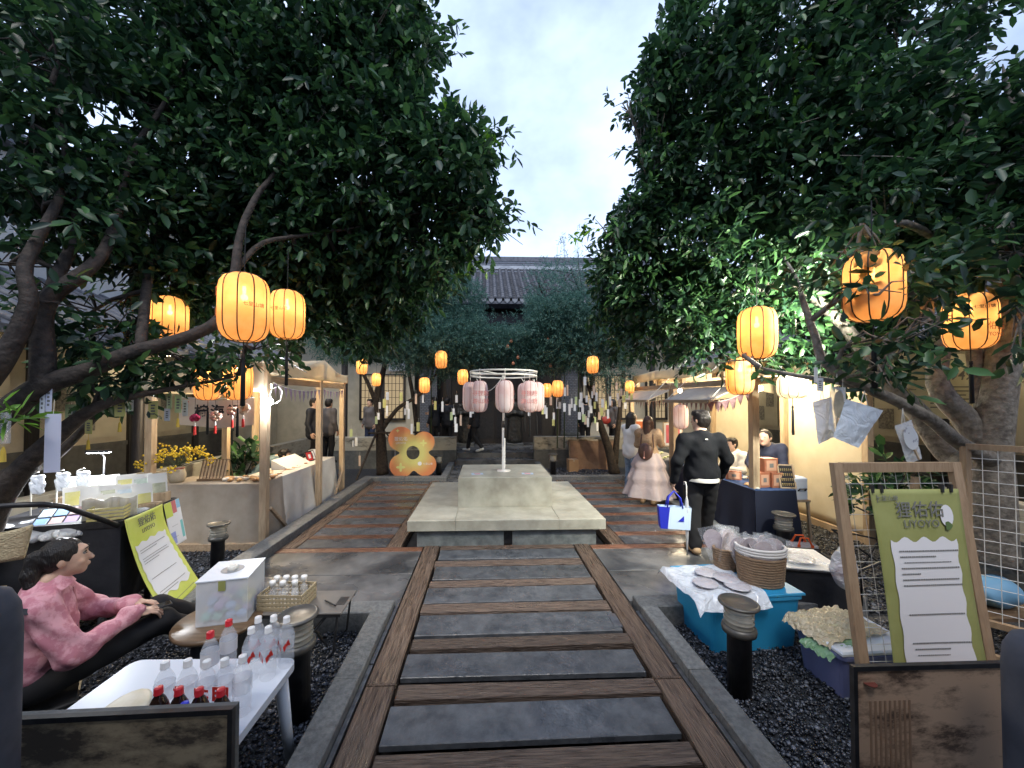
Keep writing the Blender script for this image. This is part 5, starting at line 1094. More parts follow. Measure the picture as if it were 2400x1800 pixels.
        hp += [('e', hd - fw * .045 * s, (.08 * s, .07 * s, .09 * s)), ('e', hd - fw * .12 * s + V3(0, 0, .06) * s, (.05 * s, .05 * s, .05 * s)), ('e', hd - fw * .13 * s + V3(.03, 0, .10) * s, (.028 * s, .028 * s, .03 * s))]
    if hair: sdf_obj('hair', hp, h * .75, hm, o, .03, .004, 60.0, face_cut)
    if hands:
        for q in 'RL':
            d = (j['wr' + q] - j['el' + q]).normalized(); w = j['wr' + q]; add_hand(o, w, w + d, V3(-1 if q == 'R' else 1, 0, 0), q == 'L', s)
    return o
m_blackj = M('black_jacket', (.004, .005, .007), .85, (.008, .009, .012), 9, bump=.15, bscale=40, spec=.25); m_blackp = M('black_trousers', (.007, .007, .009), .8); m_tanshoe = M('tan_shoe', (.34, .22, .12), .6, (.42, .29, .17), 10); m_wshoe = M('white_shoe', (.6, .6, .58), .5)
m_hood = M('white_hoodie', (.52, .52, .52), .85, (.62, .62, .63), 6, bump=.1, bscale=80); m_jean = M('blue_denim', (.10, .15, .22), .8, (.18, .24, .32), 20); m_cardi = M('brown_knit', (.27, .17, .10), .85, (.35, .24, .15), 50, bump=.4, bscale=90)
m_tulle = film_mat('tulle_skirt', (.50, .41, .41), .35, .7, .4, 10); m_navyj = M('navy_sweater', (.02, .025, .05), .8, (.035, .04, .07), 9); m_wshirt = M('white_shirt', (.66, .64, .58), .8); m_teal = M('grey_teal_shirt', (.09, .14, .16), .8, (.13, .19, .21), 9)
m_suit = M('dark_coat', (.012, .014, .02), .7); m_coatg = M('grey_coat', (.10, .09, .09), .8); m_bronze = M('bronze_statue', (.02, .02, .02), .5, (.05, .048, .042), 20, metal=.4)

# man in black walking away with a bag and an umbrella
man = figure('heavy-set man in black jacket and trousers walking past the right stall', (2.76, 4.75, 0), R(-8), 1.80, 1.10, dict(anR=(.14, .30, .11), knR=(.13, .18, .50), toR=(.15, .46, .04), anL=(-.10, -.06, .09), elL=(-.30, -.06, 1.10), wrL=(-.31, .03, .84), elR=(.31, .02, 1.12), wrR=(.29, .16, .88), shR=(.19, -.01, 1.355), shL=(-.19, -.01, 1.355), nek=(0, -.01, 1.43)),
             m_blackj, .008, m_blackp, m_tanshoe, 'short', None, .014, headturn=R(35), toplen=.02, legr=1.1)
MB().lathe([(.20, 0), (.205, .03), (.20, .05)], 28).build('shirt_hem', m_wshirt, man, True).location = (0, 0, .92); man.children[-1].scale = (1.0, .86, 1)
MB().box(-.015, .015, -.002, .002, -.006, .006).build('collar_logo', m_cwhite, man).location = (.0, -.165, 1.46)
bagw = at(1580, 1195, 4.68); bag = thing('tote_bag', 'blue and white paper tote bag carried by the man in black', 'bag', (bagw.x, bagw.y, .34), R(-14))
m_bagb = M('bag_blue', (.02, .03, .42), .45); m_bagw = M('bag_white', (.55, .68, .85), .45)
MB().add([(-.17, -.06, 0), (.17, -.06, 0), (.17, .06, 0), (-.17, .06, 0), (-.19, -.05, .27), (.19, -.05, .27), (.19, .05, .27), (-.19, .05, .27)], [(0, 3, 2, 1), (0, 1, 5, 4), (1, 2, 6, 5), (2, 3, 7, 6), (3, 0, 4, 7)]).build('bag_body', m_bagw, bag)
MB().add([(-.1735, -.063, .0), (-.09, -.063, 0), (-.06, -.053, .27), (-.192, -.053, .27), (-.1735, .063, 0), (-.195, .053, .27)], [(0, 1, 2, 3), (4, 0, 3, 5)]).build('blue_panel', m_bagb, bag)
MB().add([(.03, -.0625, .10), (.10, -.0625, .10), (.10, -.058, .17)], [(0, 1, 2)]).build('emblem', m_bagb, bag)
for yy in (-.05, .05): MB().tube([(-.09, yy, .26), (-.07, yy * .5, .38), (0, 0, .46), (.07, yy * .5, .38), (.09, yy, .26)], .010, 6).build('handle', m_bagb, bag, True)
ub = at(1610, 1235, 4.62); um = thing('umbrella', 'folded transparent umbrella held by the man in black', 'umbrella', (ub.x, ub.y, .02), 0)
MB().lathe([(.004, 0), (.006, .06), (.02, .25), (.028, .55), (.02, .68), (.010, .72)], 9).build('folded_canopy', film_mat('clear_film', (.80, .84, .90), .6), um, True); MB().tube([(0, 0, 0), (0, 0, .85), (0, .02, .90), (0, .05, .90), (0, .06, .86)], .007, 6).build('shaft', m_cwhite, um, True)
# two women at the far right stall
w1 = figure('woman in white hoodie and jeans at the far right stall', (2.98, 7.65, 0), R(-75), 1.68, 1.0, dict(elR=(.21, .05, 1.12), wrR=(.16, .24, 1.10), elL=(-.21, .05, 1.12), wrL=(-.14, .26, 1.08)), m_hood, .009, m_jean, m_wshoe, 'long', None, .016, toplen=.08)
w2 = figure('woman in brown cardigan and sheer tiered skirt at the far right stall', (3.05, 7.0, 0), R(-38), 1.63, .98, dict(elR=(.23, .08, 1.16), wrR=(.14, .22, 1.28), elL=(-.22, .05, 1.12), wrL=(-.10, .22, 1.16)), m_cardi, .009, None, m_tanshoe, 'long', m_hairb, .016, skirt=(m_tulle, .98, .16, .17, .40), toplen=.03)
bkp = thing('backpack', 'small brown leather backpack on the woman in the brown cardigan', 'bag', (3.05 - .14, 7.0 - .20, 1.0), R(-38)); m_lea = M('brown_leather', (.06, .03, .025), .4, (.10, .05, .04), 12)
sdf_obj('bag_body', [('e', (0, 0, 0), (.13, .07, .16))], .012, m_lea, bkp, .02)
for sx in (-1, 1): MB().tube([(sx * .09, .06, -.1), (sx * .12, .10, .1), (sx * .10, .14, .3), (sx * .08, .22, .36)], .010, 5).build('strap', m_lea, bkp)
MB().tube([(0, -.075, .02), (.0, -.085, -.08)], .006, 5).ball((0, -.09, -.1), .02, 8, 6).build('charm', M('pink_charm', (.5, .25, .2), .5), bkp)
# vendors
figure('vendor in navy sweater with hair in a bun behind the wooden boxes', (4.45, 5.75, -.1), R(125), 1.66, 1.0, dict(che=(0, .08, 1.25), nek=(0, .16, 1.38), hed=(0, .25, 1.50), shR=(.18, .12, 1.34), shL=(-.18, .12, 1.34), elR=(.23, .20, 1.08), wrR=(.12, .40, 1.0), elL=(-.23, .20, 1.08), wrL=(-.10, .42, 1.0)), m_navyj, .008, m_blackp, m_tanshoe, 'bun', None, .015)
figure('vendor in white shirt seated behind the near right table', (4.55, 6.75, -.42), R(100), 1.68, 1.02, dict(knR=(.12, .42, .86), knL=(-.12, .42, .86), anR=(.12, .42, .44), anL=(-.12, .42, .44), toR=(.13, .56, .38), toL=(-.13, .56, .38), hed=(0, .08, 1.57), elR=(.24, .08, 1.12), wrR=(.12, .30, 1.16), elL=(-.24, .08, 1.12), wrL=(-.12, .30, 1.16)), m_wshirt, .008, m_blackp, m_tanshoe, 'short', None, .015)
figure('seller in grey-teal shirt bending over the left stall table', (-4.35, 7.3, -.5), R(-70), 1.68, 1.05, dict(knR=(.12, .42, .93), knL=(-.12, .42, .93), anR=(.12, .42, .52), anL=(-.12, .42, .52), toR=(.13, .56, .46), toL=(-.13, .56, .46), che=(0, .22, 1.22), nek=(0, .34, 1.34), hed=(0, .47, 1.38), shR=(.18, .28, 1.30), shL=(-.18, .28, 1.30), elR=(.24, .36, 1.16), wrR=(.10, .55, 1.22), elL=(-.24, .36, 1.16), wrL=(-.10, .55, 1.22)), m_teal, .008, m_blackp, m_tanshoe, 'short', None, .015)
for lab, lc in (('black stool under the vendor in white', (4.55, 6.75, -.12)), ('black stool under the seller in teal', (-4.35, 7.3, -.12))):
    stl = thing('stool', lab, 'stool', lc); MB().lathe([(.16, .36), (.17, .38), (.165, .40), (0, .405)], 20).build('seat', m_black, stl, True)
    for a in range(4): MB().tube([(.10 * math.cos(a * 1.57 + .8), .10 * math.sin(a * 1.57 + .8), .37), (.15 * math.cos(a * 1.57 + .8), .15 * math.sin(a * 1.57 + .8), 0)], .012, 6).build('leg', m_black, stl)
# people further back
WK = dict(anR=(.10, .26, .10), toR=(.11, .42, .05), knR=(.10, .18, .52), anL=(-.10, -.28, .16), toL=(-.10, -.12, .05), knL=(-.10, -.02, .50))
def far(label, px, z, Y, rz, H, top, bottom, hair='short', J=None, shoe=None, hm=None, bulk=1.0, skirt=None): 
    p = at(px, 937, Y); return figure(label, (p.x, Y, z), rz, H, bulk, J, top, .006, bottom, shoe or m_blackp, hair, hm, .022, skirt, True)
far('person in dark clothes walking through the left gallery', 735, .3, 9.2, R(-90), 1.68, m_suit, m_blackp, 'short', WK)
far('person in grey coat standing in the left gallery behind the stall', 770, .3, 9.9, R(-20), 1.66, m_coatg, m_blackp, 'short')
far('person in grey jacket leaning behind the left rear tree', 868, .3, 12.3, R(160), 1.66, m_coatg, M('navy_trousers', (.02, .03, .07), .8), 'short')
far('man in black suit and white collar behind the low wall', 1018, .3, 12.4, R(60), 1.74, m_suit, m_blackp, 'short', dict(elR=(.22, .08, 1.12), wrR=(.10, .26, 1.15)))
far('person in black with back turned behind the low wall', 1048, .3, 12.7, R(-10), 1.70, m_suit, m_blackp, 'short')
far('young man in black with white shoes stepping down the rear steps', 1112, .3, 11.95, R(70), 1.72, m_suit, m_blackp, 'short', WK, m_wshoe)
far('person in dark jacket with a red bag behind the right rear tree', 1437, .3, 12.4, R(100), 1.66, m_coatg, m_blackp, 'long')
far('person in black standing behind the right low wall', 1372, .3, 12.8, R(10), 1.70, m_suit, m_blackp, 'short')
rb = at(1420, 985, 12.2); rbag = thing('red_bag', 'red shoulder bag on the person behind the right rear tree', 'bag', rb); sdf_obj('bag_body', [('e', (0, 0, 0), (.17, .08, .13))], .02, M('red_leather', (.35, .04, .03), .5), rbag); MB().tube([(-.12, 0, .1), (0, 0, .4), (.12, 0, .1)], .01, 5).build('strap', m_lea, rbag)
def statue(label, px, Y):
    p = at(px, 937, Y); s_ = thing('statue', label, 'statue', (p.x, Y, .3))
    MB().cbox(-.3, .3, -.25, .25, 0, .12, .02).build('plinth', m_wallbase, s_)
    sdf_obj('figure', [('k', .06), ('c', (0, 0, .2), (0, 0, 1.0), .27, .19), ('c', (0, 0, 1.0), (0, 0, 1.42), .19, .17), ('c', (-.2, 0, 1.42), (.2, 0, 1.42), .09, .09), ('e', (0, -.02, 1.68), (.09, .11, .125)), ('c', (0, 0, 1.78), (0, .02, 1.86), .06, .05), ('c', (.24, 0, 1.4), (.26, -.1, 1.12), .09, .09), ('c', (-.24, 0, 1.4), (-.26, -.1, 1.12), .09, .09), ('c', (.26, -.1, 1.12), (.04, -.22, 1.18), .085, .06), ('c', (-.26, -.1, 1.12), (-.04, -.22, 1.18), .085, .06), ('c', (.14, -.08, 1.1), (.2, -.1, .25), .07, .09), ('c', (-.14, -.08, 1.1), (-.2, -.1, .25), .07, .09)], .022, m_bronze, s_, .05, .010, 22.0)
statue('dark robed bronze statue right of the hall door', 1206, 13.5); statue('dark robed bronze statue left of the hall door', 1092, 13.6)

# seated woman in pink jacket (foreground left)
m_pink = M('pink_camouflage', (.46, .175, .22), .7, (.63, .32, .36), 15, 6, bump=.12, bscale=30, lo=.44, hi=.56); m_pinkd = M('pink_lining', (.50, .22, .24), .7)
W = thing('person', 'seated woman in a pink jacket and black trousers with a black ponytail', 'person', (-2.38, 2.12, -.12))
wo_ = Vector((-2.38, 2.12, -.12)); wl3 = lambda x, y, z: Vector((x, y, z)) - wo_
hd = wl3(-2.295, 2.12, 1.085); nk = wl3(-2.37, 2.12, .945); ch = wl3(-2.41, 2.12, .73); pe = wl3(-2.42, 2.12, .40)
sN, sF = wl3(-2.39, 1.955, .855), wl3(-2.37, 2.285, .865); eN, eF = wl3(-2.25, 1.87, .565), wl3(-2.19, 2.36, .63); wN, wF = wl3(-1.96, 2.02, .64), wl3(-1.97, 2.20, .645)
hN, hF = wl3(-2.40, 2.02, .37), wl3(-2.40, 2.22, .37); kN, kF = wl3(-1.83, 2.10, .50), wl3(-1.84, 2.33, .52); aN, aF = wl3(-1.47, 2.18, .17), wl3(-1.42, 2.42, .17)
body = [('k', .022), ('e', hd + V3(-.012, 0, .022), (.092, .074, .098)), ('e', hd + V3(.025, 0, -.018), (.066, .062, .088)), ('c', hd + V3(.045, 0, -.075), hd + V3(.058, 0, -.088), .036, .028), ('e', hd + V3(.02, 0, -.06), (.06, .058, .045)), ('k', .03), ('c', hd + V3(-.025, 0, -.07), nk, .05, .056), ('c', nk, ch, .07, .13), ('c', ch, pe, .13, .14), ('c', sN, sF, .05, .05)]
for a, b_, c_ in ((sN, eN, wN), (sF, eF, wF)): body += [('c', a, b_, .05, .04), ('c', b_, c_, .038, .025)]
for a, b_, c_ in ((hN, kN, aN), (hF, kF, aF)): body += [('c', a, b_, .075, .055), ('c', b_, c_, .05, .035)]
body += [('k', .010), ('c', hd + V3(.088, 0, .012), hd + V3(.108, 0, -.020), .008, .0125), ('e', hd + V3(.105, 0, -.026), (.010, .015, .008)), ('e', hd + V3(.066, 0, .046), (.026, .045, .022)), ('e', hd + V3(.092, 0, -.052), (.011, .018, .006)), ('e', hd + V3(.090, 0, -.063), (.011, .016, .0065)),
         ('e', hd + V3(-.022, -.076, -.01), (.018, .009, .030)), ('e', hd + V3(-.022, .076, -.01), (.018, .009, .030)), ('e', hd + V3(.06, -.042, -.028), (.022, .018, .022)), ('e', hd + V3(.06, .042, -.028), (.022, .018, .022)), ('-e', hd + V3(.088, -.034, .024), (.014, .017, .011)), ('-e', hd + V3(.088, .034, .024), (.014, .017, .011))]
sdf_obj('body', body, .0072, M('skin_fair', (.50, .305, .215), .42, (.57, .37, .27), 7, bump=.05, bscale=120), W)
for sg in (-1, 1):
    e_ = MB().ball(hd + V3(.073, sg * .034, .024), .0125, 10, 8).build('eye', M('eye_white', (.30, .27, .25), .3), W, True); MB().ball(hd + V3(.083, sg * .0355, .022), .0052, 8, 6).build('iris', m_eye, e_, True)
    MB().tube([hd + V3(.084, sg * .018, .032), hd + V3(.085, sg * .036, .034), hd + V3(.073, sg * .050, .028)], .0028, 5).build('eyelashes', m_eye, W); MB().tube([hd + V3(.093, sg * .016, .052), hd + V3(.091, sg * .036, .057), hd + V3(.078, sg * .054, .050)], [.003, .004, .002], 5).build('eyebrow', m_hair, W)
MB().ball(hd + V3(.098, 0, -.052), .013, 10, 6, (.45, 1.25, .34)).ball(hd + V3(.096, 0, -.062), .013, 10, 6, (.45, 1.1, .36)).build('lips', m_lip, W, True)
hairp = [('k', .02), ('e', hd + V3(-.028, 0, .036), (.101, .084, .098)), ('e', hd + V3(-.062, 0, -.005), (.062, .074, .072)), ('c', hd + V3(-.105, 0, .045), hd + V3(-.135, -.005, .035), .030, .036), ('c', hd + V3(-.135, -.005, .035), hd + V3(-.150, -.02, -.06), .040, .040), ('c', hd + V3(-.150, -.02, -.06), hd + V3(-.135, -.05, -.18), .040, .030), ('c', hd + V3(-.135, -.05, -.18), hd + V3(-.115, -.07, -.28), .030, .010)]
hcut = lambda X, Y, Z: np.minimum(X - hd.x - .035 - (Z - hd.z) * .38, -(Z - hd.z - .075) + 0 * X)
sdf_obj('hair', hairp, .0075, m_hair, W, .02, .003, 75.0, hcut)
MB().lathe([(.034, -.012), (.040, 0), (.034, .012)], 14).build('hair_tie', M('hair_tie', (.25, .2, .16), .6), W, True).location = hd + V3(-.135, 0, .03); W.children[-1].rotation_euler = (0, R(75), 0)
jk = [('k', .06), ('c', nk + V3(-.03, 0, -.06), ch + V3(-.01, 0, 0), .11, .15), ('c', ch, pe + V3(.0, 0, .06), .155, .17), ('c', pe + V3(.03, 0, .08), pe + V3(.08, 0, .05), .165, .12), ('c', sN, sF, .075, .075), ('c', sN, eN, .08, .072), ('c', sF, eF, .078, .07), ('k', .03), ('c', eN, wN + V3(-.04, 0, 0), .070, .052), ('c', eF, wF + V3(-.03, 0, 0), .068, .050), ('k', .014), ('c', wN + V3(-.05, 0, 0), wN + V3(-.02, 0, 0), .062, .056), ('c', wF + V3(-.05, 0, 0), wF + V3(-.02, 0, 0), .060, .054)]
sdf_obj('jacket', jk, .0095, m_pink, W, .06, .013, 21.0)
MB().grid(lambda u, v: nk + V3(math.cos(u * 6.0 + 3.3 - 3.0 + .14) * (.075 + .05 * v) - .01, math.sin(u * 6.0 + .44) * (.085 + .055 * v), .035 - .075 * v + .02 * math.cos(u * 6.0 + .44) - .01 * math.sin(u * 12)), 30, 4).build('collar', m_pink, W, True); W.children[-1].modifiers.new('thick', 'SOLIDIFY').thickness = .008
MB().grid(lambda u, v: nk + V3(.045 + .035 * v, (u - .5) * .10, .0 - .06 * v), 6, 5).build('shirt', m_wshirt, W, True)
MB().box(-.03, .03, -.004, .004, -.015, .015).build('shoulder_tab', m_black, W).matrix_local = Matrix.Translation(sN + V3(-.03, -.085, .03)) @ Euler((R(-35), R(25), 0)).to_matrix().to_4x4()
MB().tube([ch + V3(.145, .0, .16), ch + V3(.16, -.005, .02), ch + V3(.17, -.01, -.12)], .006, 5).build('zip', m_pinkd, W)
tr = [('k', .03), ('c', pe + V3(-.02, 0, .0), pe + V3(.05, 0, .02), .155, .15)]
for a, b_, c_ in ((hN, kN, aN), (hF, kF, aF)): tr += [('c', a, b_, .10, .078), ('c', b_, c_ + V3(0, 0, .05), .076, .058)]
sdf_obj('trousers', tr, .013, m_blackp, W, .03, .005, 20.0)
for a in (aN, aF): sdf_obj('shoe', [('c', a + V3(-.03, 0, -.06), a + V3(.13, .0, -.085), .045, .04), ('c', a, a + V3(0, 0, -.04), .045, .045)], .011, m_wshoe, W, .02, cut=lambda X, Y, Z: (.165 - Z))
add_hand(W, wN, wN + V3(.9, .18, -.15), V3(.1, .35, -1), False, 1.0); add_hand(W, wF, wF + V3(.95, -.35, -.1), V3(0, -.3, -1), True, 1.0)
ph = thing('mobile_phone', 'dark mobile phone in the seated woman\'s hands', 'phone', (-2.78 + .525 * .743 + .035 * .669, 2.50 + .525 * .669 - .035 * .743, .455), R(50)); MB().cbox(-.075, .075, -.036, .036, 0, .008, .002).build('case', m_black, ph); MB().box(-.07, .07, -.032, .032, .0082, .009).build('screen', M('dark_screen', (.01, .01, .012), .08), ph)
W.rotation_euler = (0, 0, R(42)); W.location = (-2.78, 2.50, -.28)
stl = thing('folding_chair', 'black folding chair under the seated woman', 'chair', (-2.82, 2.48, -.12), R(42)); stl.scale = (1, 1, .56); MB().cbox(-.2, .2, -.2, .2, .33, .36, .01).build('seat', m_black, stl)
for sy in (-1, 1):
    MB().tube([(-.2, sy * .2, .34), (.2, sy * .2, 0)], .012, 6).build('leg', m_black, stl); MB().tube([(.2, sy * .185, .34), (-.22, sy * .185, 0)], .012, 6).build('leg', m_black, stl); MB().tube([(-.2, sy * .2, .34), (-.27, sy * .2, .72)], .012, 6).build('back_post', m_black, stl)
MB().box(-.275, -.255, -.2, .2, .52, .72).build('backrest', m_black, stl)
# ================================================================== PROPS, LEFT SIDE
m_wplast = M('white_plastic', (.62, .66, .72), .3); m_clear = film_mat('clear_bottle', (.86, .90, .96), .78, .05, .05, 5); m_wcap = M('white_cap', (.75, .75, .74), .4); m_rcap = M('red_cap', (.55, .02, .03), .4); m_bcap = M('blue_cap', (.02, .04, .55), .4)
m_cola = M('cola', (.02, .008, .005), .1, spec=.6); m_label = M('bottle_label', (.62, .60, .60), .5); m_labr = M('red_label', (.50, .03, .03), .5)
film = MATS['clear_film']
m_film2 = film_mat('silver_film', (.80, .84, .90), .22, .14, .8, 11); m_film3 = film_mat('foggy_film', (.78, .80, .82), .35, .2, .9, 18)
wt = thing('plastic_table', 'white plastic child table holding water bottles', 'table', (-1.56, 1.93, -.12), R(-1)); Ht = .575
poly = []
for cx, cy, a0 in ((.41, .27, 0), (-.41, .27, 90), (-.41, -.27, 180), (.41, -.27, 270)):
    poly += [(cx + .055 * math.cos(R(a0 + i * 22.5)), cy + .055 * math.sin(R(a0 + i * 22.5))) for i in range(5)]
MB().prism(poly, Ht - .04, Ht, lambda x, y, d: (x, y, d)).build('table_top', m_wplast, wt)
for sx in (-1, 1):
    for sy in (-1, 1): MB().tube([(sx * .40, sy * .26, Ht - .04), (sx * .445, sy * .295, 0)], [.036, .024], 14).build('leg', m_wplast, wt, True)
def bottle_meshes(cola):
    prof = [(.036, 0), (.040, .012), (.037, .025), (.041, .04), (.0385, .055), (.041, .07), (.0385, .085), (.041, .10), (.041, .175), (.036, .195), (.024, .222), (.0155, .235), (.0145, .248)]
    return (MB().lathe(prof, 18).mesh('bottle_body', m_cola if cola else m_clear, True), MB().lathe([(.0, .27), (.016, .27), (.0175, .267), (.0175, .247), (.0185, .246), (.0185, .240)], 16), MB().lathe([(.0418, .105), (.0418, .172)], 18))
BB = [bottle_meshes(False), bottle_meshes(True)]
capm = {k: BB[0][1].mesh('cap', m, True) for k, m in (('w', m_wcap), ('r', m_rcap), ('b', m_bcap))}; labm = {k: BB[0][2].mesh('label', m, True) for k, m in (('w', m_label), ('r', m_labr), ('c', film))}
liq = MB().lathe([(.0, .006), (.034, .006), (.038, .04), (.0385, .17), (.034, .193), (.02, .218), (0, .219)], 16).mesh('water', M('water', (.85, .9, .95), .05, trans=.9, ior=1.33, alpha=.25), True)
def bottle(label, x, y, kind, cap, lab, txt=None, s=1.0, group=None):
    o = thing('water_bottle' if not kind else 'cola_bottle', label, 'bottle', (x, y, .457), rnd.uniform(-.2, .2), group); o.scale = (s,) * 3
    link('bottle_body', BB[kind][0], o); link('cap', capm[cap], o); link('label', labm[lab], o)
    if txt: lettering(txt, .085, m_red, o, (.006, -.0445, .125), (R(90), 0, R(-12)), bold=.003)
    return o
G = 'water bottles on the white table'
for x, y, l_ in ((-1.285, 2.19, 'back left'), (-1.205, 2.20, 'back middle'), (-1.125, 2.185, 'back right'), (-1.262, 2.09, 'front left'), (-1.175, 2.095, 'front right')):
    o = bottle('white-capped water bottle, %s of the group of five at the table corner' % l_, x, y, 0, 'w', 'c', None, 1.0, G)
    MB().add([(-.034, -.0265, .13), (-.006, -.0428, .10), (-.004, -.0428, .126), (-.026, -.0345, .162)], [(0, 1, 2, 3)]).add([(.012, -.0418, .10), (.037, -.0225, .132), (.030, -.0315, .164), (.006, -.0426, .126)], [(0, 1, 2, 3)]).build('emblem', m_red, o)
bottle('red-capped water bottle with white label, nearer of the pair behind', -1.455, 2.06, 0, 'r', 'w', None, 1.0, G); bottle('red-capped water bottle with white label, farther of the pair behind', -1.43, 2.165, 0, 'r', 'w', None, 1.0, G)
for i, (x, c) in enumerate(((-1.50, '丿'), (-1.405, '神'), (-1.31, '暨'), (-1.235, '明'))):
    bottle('white-capped bottle with red lettering, %s from the left in the middle row' % ('first', 'second', 'third', 'fourth')[i], x, 1.835 + .01 * (i % 2), 0, 'w', 'c', c, 1.0, G)
bottle('white-capped bottle half hidden at the right end of the middle row', -1.165, 1.865, 0, 'w', 'c', None, 1.0, G)
for i, x in enumerate((-1.415, -1.325, -1.235, -1.14)):
    bottle('red-capped dark cola bottle, %s from the left in the front row' % ('first', 'second', 'third', 'fourth')[i], x, 1.70 - .006 * i, 1, 'r', 'r', None, .93, 'cola bottles on the white table')
bottle('blue-capped dark bottle in front of the cola bottles', -1.255, 1.635, 1, 'b', 'w', None, .86)
pk = thing('snack_packet', 'cream paper packet lying at the left end of the white table', 'packet', (-1.72, 1.86, .457), R(12)); sdf_obj('packet', [('e', (0, 0, .02), (.10, .15, .022))], .01, M('cream_packet', (.55, .50, .36), .5, (.62, .57, .45), 20), pk); MB().box(-.05, .05, -.10, -.03, .0405, .043).build('label', m_wplast, pk)
# round stool with the box of coloured balls
m_rwood = M('walnut_top', (.10, .062, .035), .35, (.17, .11, .065), 5, 6, stretch=(1, 9, 1))
rs = thing('round_stool', 'round wooden stool under the box of coloured balls', 'stool', (-1.95, 2.86, -.12)); MB().lathe([(0, .43), (.27, .43), (.285, .445), (.285, .46), (.275, .47), (0, .47)], 36).build('top', m_rwood, rs, True); MB().lathe([(.17, 0), (.17, .428)], 20).build('drum', m_black, rs, True)
bx_ = thing('acrylic_box', 'frosted acrylic lottery box holding coloured balls', 'box', (-1.915, 2.935, .352), R(12)); m_frost = film_mat('frosted_acrylic', (.80, .82, .86), .66, .35, .05, 5)
MB().box(-.16, .16, -.17, .17, 0, .006).build('bottom', m_frost, bx_)
for nm, q in (('front_pane', (-.16, .16, -.17, -.165, .006, .31)), ('back_pane', (-.16, .16, .165, .17, .006, .31)), ('side_pane', (-.16, -.155, -.165, .165, .006, .31)), ('side_pane', (.155, .16, -.165, .165, .006, .31))): MB().box(*q).build(nm, m_frost, bx_)
lid = MB().box(-.165, .165, -.175, .175, .3105, .318).build('lid', m_wplast, bx_); MB().lathe([(.072, .3182), (.075, .3195), (.03, .3195), (.0, .3195)], 28).build('disc', M('disc_grey', (.22, .23, .24), .4), lid); MB().lathe([(.032, .32), (.036, .345), (.03, .35), (.022, .345), (.02, .322)], 20).build('opening_ring', m_cwhite, lid, True)
MB().box(-.022, .022, -.1765, -.1708, .24, .31).build('tape', M('olive_tape', (.25, .26, .08), .5), bx_)
bcs = [M('ball_%s' % n_, c_, .45) for n_, c_ in (('lilac', (.42, .30, .52)), ('yellow', (.58, .55, .18)), ('mint', (.20, .50, .40)), ('blue', (.22, .36, .60)), ('purple', (.30, .20, .42)))]
bms = [MB().ball((0, 0, 0), .034, 12, 8).mesh('ball', m, True) for m in bcs]; nb = 0
for ix in range(4):
    for iy in range(4):
        for iz in range(2 if (ix + iy) % 3 else 1):
            k = rnd.randrange(5); o = link('coloured_ball', bms[k], None); tagit(o, '%s plastic ball inside the frosted lottery box' % ('lilac', 'yellow', 'mint green', 'pale blue', 'purple')[k], 'ball', '%s balls in the lottery box' % ('lilac', 'yellow', 'mint', 'blue', 'purple')[k])
            lx, ly = -.115 + ix * .076 + rnd.uniform(-.004, .004), -.12 + iy * .08 + rnd.uniform(-.004, .004); c_, s_ = math.cos(R(12)), math.sin(R(12)); o.location = (-1.915 + lx * c_ - ly * s_, 2.935 + lx * s_ + ly * c_, .393 + iz * .066)
# folding table with crate of small bottles
ft = thing('folding_table', 'small black folding table with a grey top beside the kerb', 'table', (-1.40, 3.07, -.12)); MB().cbox(-.31, .31, -.17, .17, .455, .467, .003).build('top', M('grey_tabletop', (.12, .11, .10), .4, (.16, .145, .13), 6), ft); MB().box(-.3, .3, -.165, -.15, .43, .4545).box(-.3, .3, .15, .165, .43, .4545).build('rim', m_black, ft); MB().box(.22, .29, -.06, .06, .4672, .469).build('hand_slot', m_black, ft)
for sy in (-1, 1):
    MB().tube([(-.24, sy * .14, .44), (.1, sy * .14, .0), (.24, sy * .14, .16), (.27, sy * .14, .44)], .009, 6).build('leg', m_black, ft); MB().tube([(.2, sy * .13, .44), (-.16, sy * .13, 0), (-.27, sy * .13, .2)], .009, 6).build('leg', m_black, ft)
cr = thing('plastic_crate', 'beige plastic crate of small clear bottles on the folding table', 'crate', (-1.56, 3.04, .348), R(-3)); m_crate = M('beige_crate', (.36, .29, .18), .5)
cm = MB().box(-.17, .17, -.11, .11, 0, .006)
for zz in (.02, .05, .08, .112): cm.box(-.172, .172, -.112, -.104, zz - .009, zz + .009).box(-.172, .172, .104, .112, zz - .009, zz + .009).box(-.172, -.164, -.104, .104, zz - .009, zz + .009).box(.164, .172, -.104, .104, zz - .009, zz + .009)
for i in range(13): x = -.168 + i * .028; cm.box(x - .004, x + .004, -.1105, -.1055, .006, .12).box(x - .004, x + .004, .1055, .1105, .006, .12)
for i in range(8): y = -.098 + i * .028; cm.box(-.1705, -.1655, y - .004, y + .004, .006, .12).box(.1655, .1705, y - .004, y + .004, .006, .12)
cm.build('crate_body', m_crate, cr)
sb_body = MB().lathe([(.026, .0), (.028, .01), (.028, .10), (.012, .125), (.012, .14)], 12).mesh('bottle_body', m_clear, True); sb_cap = MB().lathe([(.012, .138), (.016, .14), (.024, .175), (.022, .185), (.0, .186)], 12).mesh('cap', m_wcap, True)
for i, (dx, dy) in enumerate(((-.11, .05), (-.04, .055), (.03, .05), (.10, .055), (-.1, -.03), (-.02, -.035), (.07, -.03))):
    o = thing('small_bottle', 'small clear bottle with tapered white cap in the beige crate', 'bottle', (-1.56 + dx, 3.04 + dy, .357), 0, 'small bottles in the beige crate'); link('bottle_body', sb_body, o); link('cap', sb_cap, o)
